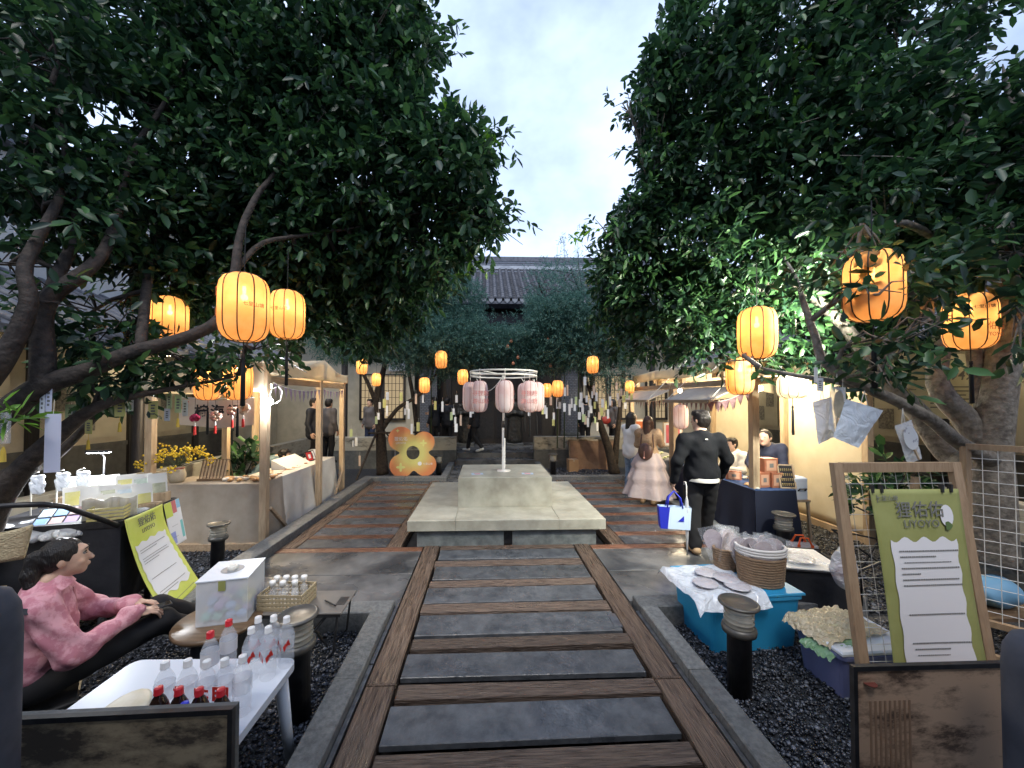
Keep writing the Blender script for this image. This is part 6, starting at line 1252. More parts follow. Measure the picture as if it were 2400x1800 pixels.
pn = thing('pen', 'black pen lying on the folding table', 'pen', (-1.22, 3.02, .352), R(-35)); MB().tube([(-.07, 0, .006), (.07, 0, .006)], .006, 8).build('barrel', m_black, pn); MB().tube([(.03, 0, .013), (.07, 0, .013)], .002, 5).build('clip', m_alu, pn)

# cart with goods
CO = Vector((-3.14, 3.36, -.12)); ca = R(12.4); cart = thing('vendor_cart', 'black handcart loaded with souvenirs behind the seated woman', 'cart', CO, ca); ci = cart
def cw(x, y, z): c_, s_ = math.cos(ca), math.sin(ca); return Vector((CO.x + x * c_ - y * s_, CO.y + x * s_ + y * c_, z + CO.z))
m_cfab = M('black_cart_fabric', (.012, .013, .017), .7, (.022, .023, .028), 6, bump=.2, bscale=20)
MB().cbox(-1.15, 0, 0, .8, .30, 1.0, .01).build('cart_body', m_cfab, cart)
MB().box(-1.15, 0.008, -.008, .0, .98, 1.03).box(.0005, .012, 0, .8, .98, 1.03).box(-1.15, 0, .8005, .81, .98, 1.03).build('top_rail', m_black, cart)
for x, y in ((-.06, .68), (-1.0, .68), (-.06, .1), (-1.0, .1)):
    w_ = MB().tube([(x + .0, y + .20 * math.cos(a), .20 + .20 * math.sin(a)) for a in [2 * math.pi * k / 20 for k in range(21)]], .025, 8, False).build('wheel', m_black, cart, True)
    sp = MB(); [sp.tube([(x, y, .2), (x, y + .19 * math.cos(a), .2 + .19 * math.sin(a))], .004, 4) for a in [k * .785 for k in range(8)]]; sp.build('spokes', m_alu, w_)
MB().tube([(-.01, -.02, 1.0), (-.16, -.32, 1.25), (-.22, -.42, 1.30), (-.35, -.45, 1.31), (-1.0, -.42, 1.29), (-1.12, -.36, 1.27), (-1.14, -.02, 1.0)], .02, 10).build('handle', m_black, cart, True)
MB().lathe([(.028, -.04), (.032, -.03), (.032, .03), (.028, .04)], 14).build('grip_clamp', m_alu, cart, True).matrix_local = Matrix.Translation((-.78, -.43, 1.295)) @ Matrix.Rotation(R(90), 4, 'Y')
# posters hanging on the cart side
m_lime = M('lime_print', (.52, .58, .09), .6, (.60, .64, .16), 4); m_lime_shade = M('shaded_lime_print', (.25, .265, .085), .65, (.30, .315, .115), 4); m_pwhite = M('poster_white', (.70, .70, .72), .6); m_pgrey = M('poster_text', (.16, .16, .15), .7)  # second lime is a dulled copy, with the framed poster's shade in its colour
def poster(label, P, w, h, m_bg, wavy, text, name='poster'):
    """P(u, v, d): point on the hanging sheet; u across, v down, d proud of it"""
    t = thing(name, label, 'poster', P(.5, 0, 0)); o0 = P(.5, 0, 0)
    MB().grid(lambda u, v: P(u, v, 0) - o0, 20, 40).build('sheet', m_bg, t, True); t.children[-1].modifiers.new('thick', 'SOLIDIFY').thickness = .003
    if wavy:
        l0, l1, v0, v1 = wavy
        def fn(u, v):
            uu = l0 + (l1 - l0) * u + (.012 * math.sin(v * 40) if u > .9 else 0) - (.008 * math.sin(v * 33) if u < .1 else 0)
            vv = v0 + (v1 - v0) * v + (.012 * math.sin(u * 22) if v < .05 else 0) + (.02 * math.sin(u * 17) if v > .95 else 0); return P(uu, vv, .008) - o0
        MB().grid(fn, 24, 30).build('white_field', m_pwhite, t, True)
    mb = MB()
    for (u0, u1, v, th) in text:
        th *= .6
        u = u0
        while u < u1:
            du = rnd.uniform(.012, .022)
            mb.add([P(u, v - th / 2, .012) - o0, P(u + du, v - th / 2, .012) - o0, P(u + du, v + th / 2, .012) - o0, P(u, v + th / 2, .012) - o0], [(0, 1, 2, 3)]); u += du * 1.25
    if text: mb.build('small_print', m_pgrey, t)['kind'] = 'stuff'
    return t
def glyphs(t, P, body, size, u, v, mat, up=None, bold=0):
    """lettering laid on the sheet at (u, v)"""
    o0 = P(.5, 0, 0); c_ = P(u, v, .012); x = (P(u + .05, v, .006) - P(u - .05, v, .006)).normalized(); y = (P(u, v - .03, .006) - P(u, v + .03, .006)); y = (y - x * y.dot(x)).normalized(); z = x.cross(y)
    o = lettering(body, size, mat, t, (0, 0, 0), bold=bold); o.matrix_local = Matrix.Translation(c_ - o0) @ Matrix((x, y, z)).transposed().to_4x4(); return o
pA = [cw(.02, .0, 1.035), cw(.02, .52, 1.035), cw(.36, .52, .22), cw(.36, -.06, .20)]
def Pl(u, v, d):
    a = pA[0] + (pA[1] - pA[0]) * u; b_ = pA[3] + (pA[2] - pA[3]) * u; s = v ** 1.5; p = Vector((a.x + (b_.x - a.x) * s, a.y + (b_.y - a.y) * s, a.z + (b_.z - a.z) * v)) + Vector((.01, -.003, 0)) * math.sin(v * 7 + u * 3); return p + Vector((.95, -.25, .15)) * (d + .012)
tl_ = [(.14, .80, .36 + .0, .010), (.14, .55, .385, .010), (.14, .78, .45, .01), (.14, .80, .475, .01), (.14, .5, .5, .01), (.14, .75, .66, .010), (.14, .8, .80, .010), (.14, .55, .825, .010), (.3, .85, .94, .01)]
po = poster('lime green notice poster draped over the cart side', Pl, .5, .9, m_lime, (.08, .90, .29, .86), tl_); glyphs(po, Pl, '狸佑佑', .085, .50, .09, m_pgrey); glyphs(po, Pl, 'LIYOYO', .055, .50, .185, m_pgrey)
pB = [cw(.02, .54, 1.02), cw(.02, .80, 1.02), cw(.10, .80, .58), cw(.10, .54, .58)]
Pq = lambda u, v, d: (pB[0] + (pB[1] - pB[0]) * u) * (1 - v) + (pB[3] + (pB[2] - pB[3]) * u) * v + Vector((.95, -.25, .1)) * (d + .012)
pq = poster('small colourful price sheet beside the lime poster', Pq, .26, .44, m_pwhite, None, [(.2, .6, .55, .012), (.2, .5, .8, .012)]); o0 = Pq(.5, 0, 0)
for nm, c_, (u0, u1, v0, v1) in (('lime', (.5, .58, .1), (0, .45, 0, .33)), ('red', (.55, .16, .16), (.46, .74, .0, .28)), ('blue', (.25, .45, .62), (.75, 1, 0, .2)), ('violet', (.28, .32, .62), (.05, .4, .68, .95)), ('teal', (.2, .5, .5), (.8, .97, .5, .9))):
    MB().add([Pq(u0, v0, .004) - o0, Pq(u1, v0, .004) - o0, Pq(u1, v1, .004) - o0, Pq(u0, v1, .004) - o0], [(0, 1, 2, 3)]).build('colour_block', M('print_' + nm, c_, .6), pq)
# goods on the cart
m_card = M('white_card', (.74, .74, .72), .35); m_cardp = [M('card_print_%d' % i, c_, .5, c2_, 14) for i, (c_, c2_) in enumerate((((.30, .32, .22), (.5, .5, .4)), ((.22, .30, .24), (.5, .55, .5)), ((.45, .42, .12), (.55, .52, .25)), ((.35, .5, .58), (.6, .65, .68))))]
k = 0
for row, (yy, zz, n) in enumerate(((.66, .28, 6), (.52, .16, 5), (.38, .06, 3))):
    for i in range(n):
        x = -.08 - i * .135 - row * .05; z = 1.03 + zz * .6
        o = thing('greeting_card', 'printed card, %s from right in the %s row of the cart rack' % (('first', 'second', 'third', 'fourth', 'fifth', 'sixth')[i], ('back', 'middle', 'front')[row]), 'card', cw(x, yy, z - .1), ca + R(8), 'cards in the cart rack')
        MB().box(-.075, .075, -.003, .003, 0, .22).build('card', m_card, o); MB().box(-.06, .06, -.005, -.0032, .02, .17 if k % 3 else .12).build('print', m_cardp[k % 4], o); o.rotation_euler = (R(-16), 0, ca + R(34 + rnd.uniform(-4, 4))); k += 1
rk = thing('card_rack', 'stepped wooden rack holding printed cards on the cart', 'rack', cw(-.45, .5, .88), ca)
for y, z in ((.17, .24), (.03, .17), (-.11, .11)): MB().box(-.45, .45, y - .05, y + .05, 0, z).build('step', m_pine, rk)
cd = thing('phone_case_display', 'black display board of phone cases lying on the cart', 'display', cw(-.55, .28, 1.02), ca + R(14)); cd.rotation_euler = (R(28), 0, ca + R(14)); MB().box(-.2, .2, -.13, .13, 0, .02).build('board', m_black, cd)
for i in range(4):
    for jx in range(2): MB().cbox(-.185 + i * .094, -.105 + i * .094, -.115 + jx * .118, -.015 + jx * .118, .0205, .027, .003).build('phone_case', [bcs[3], M('case_pink', (.6, .42, .40), .4), bcs[0], m_cardp[3]][(i + jx * 3) % 4], cd)
yc = thing('yellow_crate', 'yellow woven crate of folded kraft bags on the cart', 'crate', cw(-.20, .22, .885), ca + R(10)); m_ycr = M('yellow_crate_plastic', (.62, .52, .18), .5, (.72, .63, .3), 20)
cm = MB().box(-.12, .12, -.1, .1, 0, .006)
for zz in [i * .03 + .015 for i in range(8)]: cm.box(-.123, .123, -.103, -.097, zz - .009, zz + .009).box(-.123, .123, .097, .103, zz - .009, zz + .009).box(-.123, -.117, -.097, .097, zz - .009, zz + .009).box(.117, .123, -.097, .097, zz - .009, zz + .009)
cm.build('crate_body', m_ycr, yc)
for i in range(4):
    o = thing('kraft_bag', 'folded kraft paper bag in clear wrap in the yellow crate', 'bag', cw(-.29 + i * .05, .19 + .015 * i, .92), ca + R(10), 'kraft bags in the yellow crate'); MB().grid(lambda u, v: V3(-.1 + .2 * u, .02 * math.sin(u * 5 + i) + .01 * v, .26 * v + .015 * math.sin(u * 7 + i * 2)), 8, 6).build('bag_body', M('kraft_wrap', (.50, .44, .33), .25, (.66, .62, .52), 9), o, True); o.children[-1].modifiers.new('t', 'SOLIDIFY').thickness = .012
def parcel(label, loc, rx, ry, rz_, mat, rot=0, name='plastic_parcel', inner=None, group=None):
    o = thing(name, label, 'packet', loc, rot, group); sdf_obj('film', [('e', (0, 0, rz_), (rx, ry, rz_))], min(rx, ry) / 9, mat, o, .02, .012, 22)
    if inner: sdf_obj('content', [('e', (0, 0, rz_ * .8), (rx * .75, ry * .75, rz_ * .6))], min(rx, ry) / 7, inner, o, .02, .006, 18)
    return o
parcel('wrinkled clear plastic parcel in the wooden tray on the cart', cw(-.62, .05, .905), .17, .12, .05, m_film3, ca, inner=m_cardp[3]); parcel('clear parcel of green cards at the near edge of the cart', cw(-.40, .02, .905), .13, .1, .05, m_film3, ca, inner=m_cardp[1]); parcel('heap of clear sleeves at the left of the cart', cw(-.95, .12, .905), .18, .15, .06, m_film3, ca, inner=m_card)
for i, (x, y, z, lab) in enumerate(((-1.02, .42, .905, 'white wrapped bundle at the far left of the cart'), (-.82, .30, .905, 'white wrapped bundle beside the phone cases'), (-.72, .42, .93, 'clear wrapped bundle behind the phone cases'), (-1.0, -.02, .905, 'clear bundle near the cart handle'), (-.80, -.04, .905, 'flat clear packet near the cart handle'), (-.06, .40, .905, 'small white wrapped bundle by the yellow crate'))):
    parcel(lab, cw(x, y, z), .09, .075, .05 + .01 * (i % 3), m_film2 if i % 2 else m_film3, ca + i, inner=m_card)
wtry = thing('wooden_tray', 'brown wooden tray edge on the cart top', 'tray', cw(-.32, .02, .885), ca); MB().box(-.30, .30, -.012, .012, 0, .07).box(-.30, -.276, .0125, .25, 0, .07).box(.276, .30, .0125, .25, 0, .07).build('tray_sides', M('brown_tray', (.20, .09, .045), .5, (.27, .13, .07), 7), wtry); MB().box(-.275, .275, .0125, .25, .0, .01).build('tray_bottom', m_rwood, wtry)
# led lamp over the cart
ll_ = thing('led_lamp', 'bright white clip lamp over the cart goods', 'lamp', cw(-.62, .78, 1.03), ca); MB().tube([(0, 0, 0), (0, .02, .45), (0, -.04, .52)], .008, 6).build('stem', m_alu, ll_); MB().cbox(-.09, .09, -.09, -.02, .51, .53, .004).build('lamp_head', m_black, ll_); MB().box(-.08, .08, -.085, -.025, .5055, .5095).build('led_panel', glow('led_white', (.9, .95, 1), 40), ll_)
ad = bpy.data.lights.new('led_light', 'AREA'); ad.shape = 'RECTANGLE'; ad.size = .3; ad.size_y = .07; ad.energy = 28; ad.color = (.92, .96, 1); ao = bpy.data.objects.new('led_light', ad); col.objects.link(ao); ao.parent = ll_; ao.location = (0, -.06, .50); ao.rotation_euler = (R(-20), 0, 0)
# charms on rods
for i, (x, y) in enumerate(((-.98, .5), (-.85, .58), (-.72, .62), (-1.05, .3))):
    o = thing('charm_stand', 'thin white rod with a hanging clear charm, %s on the cart' % ('nearest the trunk', 'left of the lamp', 'beside the lamp', 'at the left end')[i], 'display', cw(x, y, .88), ca); MB().tube([(0, 0, 0), (0, 0, .5), (.05, 0, .52)], .006, 6).build('rod', m_cwhite, o)
    MB().tube([(.05, 0, .52), (.05, 0, .47)], .002, 4).build('string', m_cord, o); sdf_obj('charm', [('e', (.05, 0, .39), (.06, .02, .08)), ('e', (.02, 0, .47), (.02, .015, .02)), ('e', (.08, 0, .47), (.02, .015, .02))], .009, m_film2, o, .02, .004, 40)
# bags on the handle
tb = thing('straw_tote', 'woven straw tote bag with brown handles hanging on the cart handle', 'bag', cw(-.62, -.50, .94), ca); m_straw = M('straw_weave', (.38, .31, .19), .7, (.52, .44, .28), 60, bump=.8, bscale=90)
MB().grid(lambda u, v: V3(.20 * (1 + .12 * v) * math.cos(u * 6.2832), .09 * math.sin(u * 6.2832), .20 * v + (.035 * math.cos(u * 12.566) * v)), 40, 8).build('bag_body', m_straw, tb, True); tb.children[-1].modifiers.new('t', 'SOLIDIFY').thickness = .008
MB().lathe([(0, 0), (.1, 0)], 4).build('bag_base', m_straw, tb); tb.children[-1].scale = (1.8, .8, 1)
for sy in (-1, 1): MB().tube([(-.12, sy * .075, .20), (-.10, sy * .05, .30), (-.05, 0, .36), (.05, 0, .36), (.10, sy * .05, .30), (.12, sy * .075, .20)], .010, 6).build('handle', M('brown_strap', (.12, .04, .025), .4), tb, True)
cb = thing('clear_bag', 'clear plastic bag with a blue ribbon hanging at the left of the cart handle', 'bag', cw(-1.02, -.46, .90), ca); MB().grid(lambda u, v: V3(.13 * math.cos(u * 6.2832), .05 * math.sin(u * 6.2832), .34 * v), 24, 8).build('bag_body', m_film3, cb, True); sdf_obj('content', [('e', (.01, 0, .12), (.10, .035, .11))], .014, m_cardp[0], cb, .02, .008, 20)
MB().grid(lambda u, v: V3(-.13 + .05 * u, -.062, .02 + .42 * v), 1, 8).build('ribbon', M('blue_white_ribbon', (.04, .04, .35), .6, (.6, .62, .7), 22, lo=.48, hi=.52), cb)
# papers at the cart's foot
for lab, lc, rz_ in (('white paper sheet on the crate behind the seated woman', cw(-.95, -.30, .62), .3),):
    o = thing('paper_sheet', lab, 'paper', lc, rz_); MB().cbox(-.16, .16, -.11, .11, 0, .006, .001).build('sheet', m_card, o); MB().box(-.1, .1, -.06, .05, .0062, .007).build('print', m_cardp[3], o)
o = thing('storage_crate', 'brown crate under the paper sheet behind the seated woman', 'crate', cw(-.92, -.30, 0), ca); MB().box(-.25, .25, -.16, .16, .02, .60).build('crate_body', m_rwood, o); MB().box(-.27, .27, -.18, .18, .601, .618).build('lid', m_pine, o)

# things on the left stall tables
vz = thing('flower_vase', 'fabric-wrapped vase of yellow flowers on the tan table', 'vase', (-4.42, 5.55, .772)); MB().lathe([(.0, 0), (.075, 0), (.10, .05), (.105, .12), (.085, .18), (.07, .21), (.085, .235)], 20).build('vase', M('linen_wrap', (.36, .30, .21), .8, (.45, .39, .29), 40, stretch=(8, 8, 1)), vz, True); MB().tube([(.08 * math.cos(a), .08 * math.sin(a), .2) for a in [k * .5 for k in range(14)]], .007, 5).build('red_string', M('red_string', (.3, .03, .02), .6), vz)
m_yf = M('yellow_blossom', (.60, .40, .02), .6, (.72, .52, .04), 20); st_ = MB(); fm = MB(); lf = []
for i in range(26):
    a = i * 2.4; r_ = .12 + .34 * (i / 26) ** .7; hgt = .50 - .25 * (i / 26) + rnd.uniform(-.04, .06); e = V3(math.cos(a) * r_ * 1.1, math.sin(a) * r_ * .6, hgt); st_.tube([(0, 0, .2), (e.x * .5, e.y * .5, .2 + (hgt - .2) * .65), e], [.004, .003, .002], 4)
    for q in range(13): fm.ball(e + V3(rnd.gauss(0, .03), rnd.gauss(0, .03), rnd.gauss(-.015, .03)), rnd.uniform(.010, .018), 6, 4)
st_.build('stem', m_bam, vz); fo_ = fm.build('blossom', m_yf, vz, True); fo_['kind'] = 'stuff'
br = thing('fan_rack', 'slatted wooden rack of small sticks on the tan table', 'rack', (-3.98, 5.62, .772), R(6))
for i in range(16): MB().beam((-.17 + i * .022, 0, .02), (-.17 + i * .022, .10, .30), .014, .008).build('stick', m_pine if i % 2 else m_rwood, br)
MB().beam((-.19, -.01, .02), (.19, -.01, .02), .03, .03).build('foot_rail', m_rwood, br); MB().beam((-.19, .10, .29), (.19, .10, .29), .014, .014).build('top_rail', m_rwood, br); MB().beam((-.18, .1, .28), (-.18, .2, .0), .01, .01).build('strut', m_rwood, br); MB().beam((.18, .1, .28), (.18, .2, .0), .01, .01).build('strut', m_rwood, br)
m_shell = [M('ochre_craft', (.50, .27, .10), .6, (.62, .40, .2), 15), M('white_craft', (.68, .66, .60), .6), M('brown_craft', (.30, .16, .08), .6)]
for i in range(16):
    x = -3.82 + i * .045 + rnd.uniform(-.02, .02); y = 5.58 + rnd.uniform(-.08, .2); o = thing('craft_trinket', 'small %s craft trinket in the heap on the tan table' % ('ochre', 'white', 'brown')[i % 3], 'trinket', (x, y, .772), rnd.uniform(0, 6), '%s trinkets on the tan table' % ('ochre', 'white', 'brown')[i % 3])
    sdf_obj('trinket', [('e', (0, 0, .025), (.045, .03, .025)), ('e', (.03, .02, .03), (.025, .025, .022)), ('e', (-.03, -.01, .03), (.02, .03, .02))], .009, m_shell[i % 3], o, .01)
for i in range(22):
    y = 6.1 + i * .055; x = -3.32 - rnd.uniform(0, .32); o = thing('craft_trinket', 'small flat %s trinket laid along the pale table' % ('ochre', 'white', 'brown')[i % 3], 'trinket', (x, y, .752), rnd.uniform(0, 6), 'flat %s trinkets on the pale table' % ('ochre', 'white', 'brown')[i % 3]); MB().lathe([(0, 0), (.035, 0), (.04, .006), (.03, .014), (.0, .016)], 10).build('disc', m_shell[i % 3], o, True)
ss = thing('card_display', 'slanted white sheet of prints on the pale table', 'display', (-3.55, 7.0, .752), R(90)); MB().add([(-.4, -.16, 0), (.4, -.16, 0), (.4, .14, .16), (-.4, .14, .16), (.4, .14, 0), (-.4, .14, 0)], [(0, 1, 2, 3), (1, 4, 2), (0, 3, 5), (3, 2, 4, 5)]).build('board', m_card, ss)
for i, (y, mt) in enumerate(((7.48, m_labr), (7.64, m_black), (7.78, m_pwhite), (7.92, m_black), (8.02, m_pine))):
    o = thing('framed_print', 'small %s framed print leaning at the far end of the pale table' % ('red', 'black', 'white', 'dark grey', 'wooden')[i], 'picture', (-3.42 - .03 * i, y, .752), R(74)); o.rotation_euler = (R(-22), 0, R(74)); fr = MB().box(-.085, .085, 0, .012, 0, .20).build('frame', m_black if i != 2 else m_cwhite, o); MB().box(-.068, .068, -.002, -.0002, .018, .182).build('print', mt if mt is not m_black else m_card, o); MB().box(-.03, .03, -.004, -.0022, .06, .14).build('image', m_pwhite if mt is m_labr else m_pgrey, o)
# calligraphy banner and flower balls
bn = thing('banner', 'cream banner with black calligraphy hanging at the left stall', 'banner', at(508, 935, 5.2)); bw = .49
m_ban = M('banner_cloth', (.58, .48, .36), .8, (.64, .54, .42), 5)
MB().grid(lambda u, v: V3(-bw + 2 * bw * u, .012 * math.sin(u * 8), -.37 * v - .03 * (2 * u - 1) ** 2 * 0 + .02 * math.cos(u * 6)), 30, 8).build('cloth', m_ban, bn, True)
MB().tube([(-bw, 0, .02), (0, 0, -.0), (bw, 0, .02)], .006, 5).build('cord', m_cwhite, bn)
lettering('荷', .12, m_red, bn, (-.41, -.012, -.09), bold=.002)
for i, c_ in enumerate('椅海鍚'): lettering(c_, .185, m_ink, bn, (-.19 + i * .21, -.014, -.18), bold=.005)
def flower_ball(label, px, py, Y, r, mats, tas_m, group=None):
    o = thing('flower_ball', label, 'ornament', at(px, py, Y)); mb = MB()
    for i in range(34):
        d = unit(rng.standard_normal(3)); mb.m = i % len(mats); mb.ball(Vector(d * r * .72), r * .38, 7, 5, (1, 1, .8))
    mb.build('petals', mats, o, True); MB().tube([(0, 0, r), (0, 0, r + .22)], .003, 4).build('string', m_cord, o); MB().lathe([(.004, -r), (.010, -r - .02), (.012, -r - .05)], 8).build('bead', m_cwhite, o); MB().lathe([(.008, -r - .05), (.014, -r - .07), (.017, -r - .16)], 8).build('tassel', tas_m, o)
m_mag = M('magenta_crepe', (.42, .03, .09), .7); m_crm = M('cream_crepe', (.62, .48, .36), .7); m_pkc = M('blush_crepe', (.60, .34, .28), .7); m_wcr = M('white_crepe', (.70, .66, .58), .7); m_yt = M('yellow_tassel', (.60, .42, .06), .7)
flower_ball('magenta crepe flower ball in front of the banner', 457, 980, 5.0, .055, [m_mag], m_red); flower_ball('blush crepe flower ball in the middle of the banner', 505, 975, 5.0, .07, [m_crm, m_pkc], m_red); flower_ball('blush crepe flower ball at the right end of the banner', 545, 962, 5.0, .065, [m_pkc, m_crm], m_red); flower_ball('white crepe flower ball by the black tassel', 570, 958, 4.9, .075, [m_wcr, m_crm], m_red)

# ================================================================== HANGING TAGS
m_tagy = M('yellow_tag', (.55, .53, .16), .5, (.62, .60, .25), 9); m_tagw = M('white_tag', (.62, .64, .66), .45, (.7, .71, .72), 9); m_tagg = M('pale_green_tag', (.48, .58, .30), .5); m_tagp = M('peach_tag', (.58, .45, .36), .5); m_tagl = M('lilac_film_tag', (.52, .54, .66), .3)
TAGM = {}
def tag_parts(o, w, h, mat, tassel, marks, s=.1):
    key = (round(w, 3), round(h, 3), mat.name, tassel.name if tassel else '', marks)
    if key not in TAGM:
        L = []; L.append(('paper', MB().box(-w / 2, w / 2, -.0012, .0012, -h, 0).mesh('paper', mat)))
        L.append(('string', MB().tube([(0, 0, 0), (.004, 0, s)], .0016, 4).mesh('string', m_cwhite)))
        if tassel: L.append(('tassel', MB().tube([(0, 0, -h), (0, 0, -h - .05)], .0015, 4).lathe([(.005, -h - .05), (.009, -h - .06), (.014, -h - .13)], 8).mesh('tassel', tassel)))
        if marks:
            mb = MB(); [mb.box(-w * .22, w * .22 - .004 * (q % 2), -.0022, -.0013, -h * .2 - q * h * .16 - h * .09, -h * .2 - q * h * .16) for q in range(4)]; L.append(('writing', mb.mesh('writing', m_pgrey)))
        TAGM[key] = L
    for nm, me in TAGM[key]: link(nm, me, o)
def hang_tag(label, px, py, Y, wpx, hpx, mat, tassel=None, marks=True, group=None, rz=None):
    p = at(px, py - hpx / 2, Y); o = thing('hanging_tag', label, 'tag', p, rnd.uniform(-.5, .5) if rz is None else rz, group); q = lambda a: max(.02, round(a * Y / FPX / .01) * .01); tag_parts(o, q(wpx), q(hpx), mat, tassel, marks); return o
for px, py, Y, w_, h_, mt, ts, lab in ((282, 953, 3.3, 19, 42, m_tagy, m_yt, 'yellow wish tag with a yellow tassel below the left branch'), (304, 936, 3.4, 16, 52, m_tagw, None, 'white wish tag with black writing right of the yellow one'), (359, 960, 3.5, 18, 40, m_tagy, None, 'yellow wish tag beside the pine post'), (397, 940, 3.5, 17, 36, m_tagg, None, 'pale green wish tag with a clip at the banner'), (392, 972, 3.5, 15, 28, m_tagw, None, 'white wish tag under the pale green one'),
        (418, 946, 3.5, 19, 40, m_tagg, m_yt, 'pale green wish tag with yellow tassel left of the banner'), (434, 955, 3.6, 12, 36, m_tagw, None, 'narrow grey-white tag at the left edge of the banner'), (208, 1000, 3.3, 20, 32, m_tagy, m_yt, 'yellow wish tag with long tassel over the cart'), (168, 965, 3.4, 22, 34, m_tagg, None, 'greenish tag among the branches over the cart'), (167, 1005, 3.2, 5, 24, m_tagy, None, 'slim yellow tassel tag over the cart'), (100, 940, 2.9, 12, 60, m_tagw, None, 'bright white tag nearest the trunk at left'), (115, 935, 2.9, 14, 55, m_tagl, None, 'translucent tag beside the bright white one')):
    hang_tag(lab, px, py, Y, w_, h_, mt, ts)
hang_tag('long lilac plastic strip hanging over the cart', 125, 1035, 2.75, 26, 130, m_tagl, None, False, None, .45)
for px, py, Y, lab in ((8, 1040, 2.6, 'glass tube with a green sprig hanging at the far left'),):
    o = thing('glass_tube', lab, 'tube', at(px, py, Y)); MB().lathe([(0, 0), (.03, 0), (.03, .2), (.034, .205)], 14).build('tube', m_clear, o, True); P = np.array([[0, 0, .15]] * 6); D = rng.standard_normal((6, 3)) + np.array([0, 0, 1.2]); Vv, Ff, tn = leaves_at(P, D, 5, .14, .018, .12, .2); link('sprig', np_mesh('sprig', Vv, Ff, m_leaf_new, False, tn), o); MB().lathe([(.004, -.02), (.012, -.05), (.015, -.12)], 8).build('tassel', m_yt, o)
GW = {'w': ('small white wish tag', m_tagw), 'y': ('small yellow wish tag', m_tagy), 'p': ('small peach wish tag', m_tagp), 'g': ('small pale green wish tag', m_tagg)}
def tag_cluster(where, spots, Y, sizes, seq):
    for i, (px, py) in enumerate(spots):
        k = seq[i % len(seq)]; w_, h_ = sizes[i % len(sizes)]; hang_tag('%s hanging %s' % (GW[k][0], where), px, py, Y + rnd.uniform(-.35, .35), w_, h_, GW[k][1], None, False, '%ss %s' % (GW[k][0], where))
tag_cluster('from the left rear tree', [(908, 928), (890, 950), (901, 945), (907, 963), (882, 985), (887, 975), (955, 950), (975, 935), (992, 935), (950, 965), (1020, 950), (1037, 953), (1058, 975), (1067, 985), (1069, 1003), (1080, 985), (1070, 935), (1063, 965), (980, 1000), (965, 1005), (823, 1015), (828, 1040), (835, 1035), (843, 1080), (1108, 960), (1103, 970), (940, 930), (958, 970)], 8.7, [(6, 18), (5, 15), (7, 20), (5, 24)], 'wwywgwwp')
tag_cluster('from the right rear tree', [(1371, 893), (1375, 935), (1383, 945), (1392, 915), (1398, 930), (1394, 950), (1360, 945), (1365, 955), (1350, 940), (1347, 955), (1358, 975), (1366, 965), (1372, 985), (1380, 970), (1410, 965), (1425, 970), (1412, 945), (1395, 985), (1385, 960), (1340, 945), (1323, 955), (1445, 905), (1448, 930), (1420, 950), (1400, 1000), (1335, 965), (1368, 980), (1378, 990), (1362, 930), (1388, 925), (1405, 975), (1430, 940)], 8.5, [(6, 20), (5, 16), (7, 18), (5, 22)], 'wwwpwywwg')
tag_cluster('between the pink lantern ring and the right rear tree', [(1277, 960), (1281, 968), (1297, 990), (1324, 918), (1330, 915), (1335, 955), (1240, 965), (1272, 958), (1298, 975), (1291, 940), (1306, 945), (1312, 950)], 8.8, [(6, 20), (5, 26), (6, 16)], 'wwywp')
tag_cluster('near the far right stall awning', [(1456, 920), (1462, 935), (1470, 925), (1466, 950), (1452, 945), (1480, 930)], 7.9, [(6, 18), (8, 16)], 'pygw')
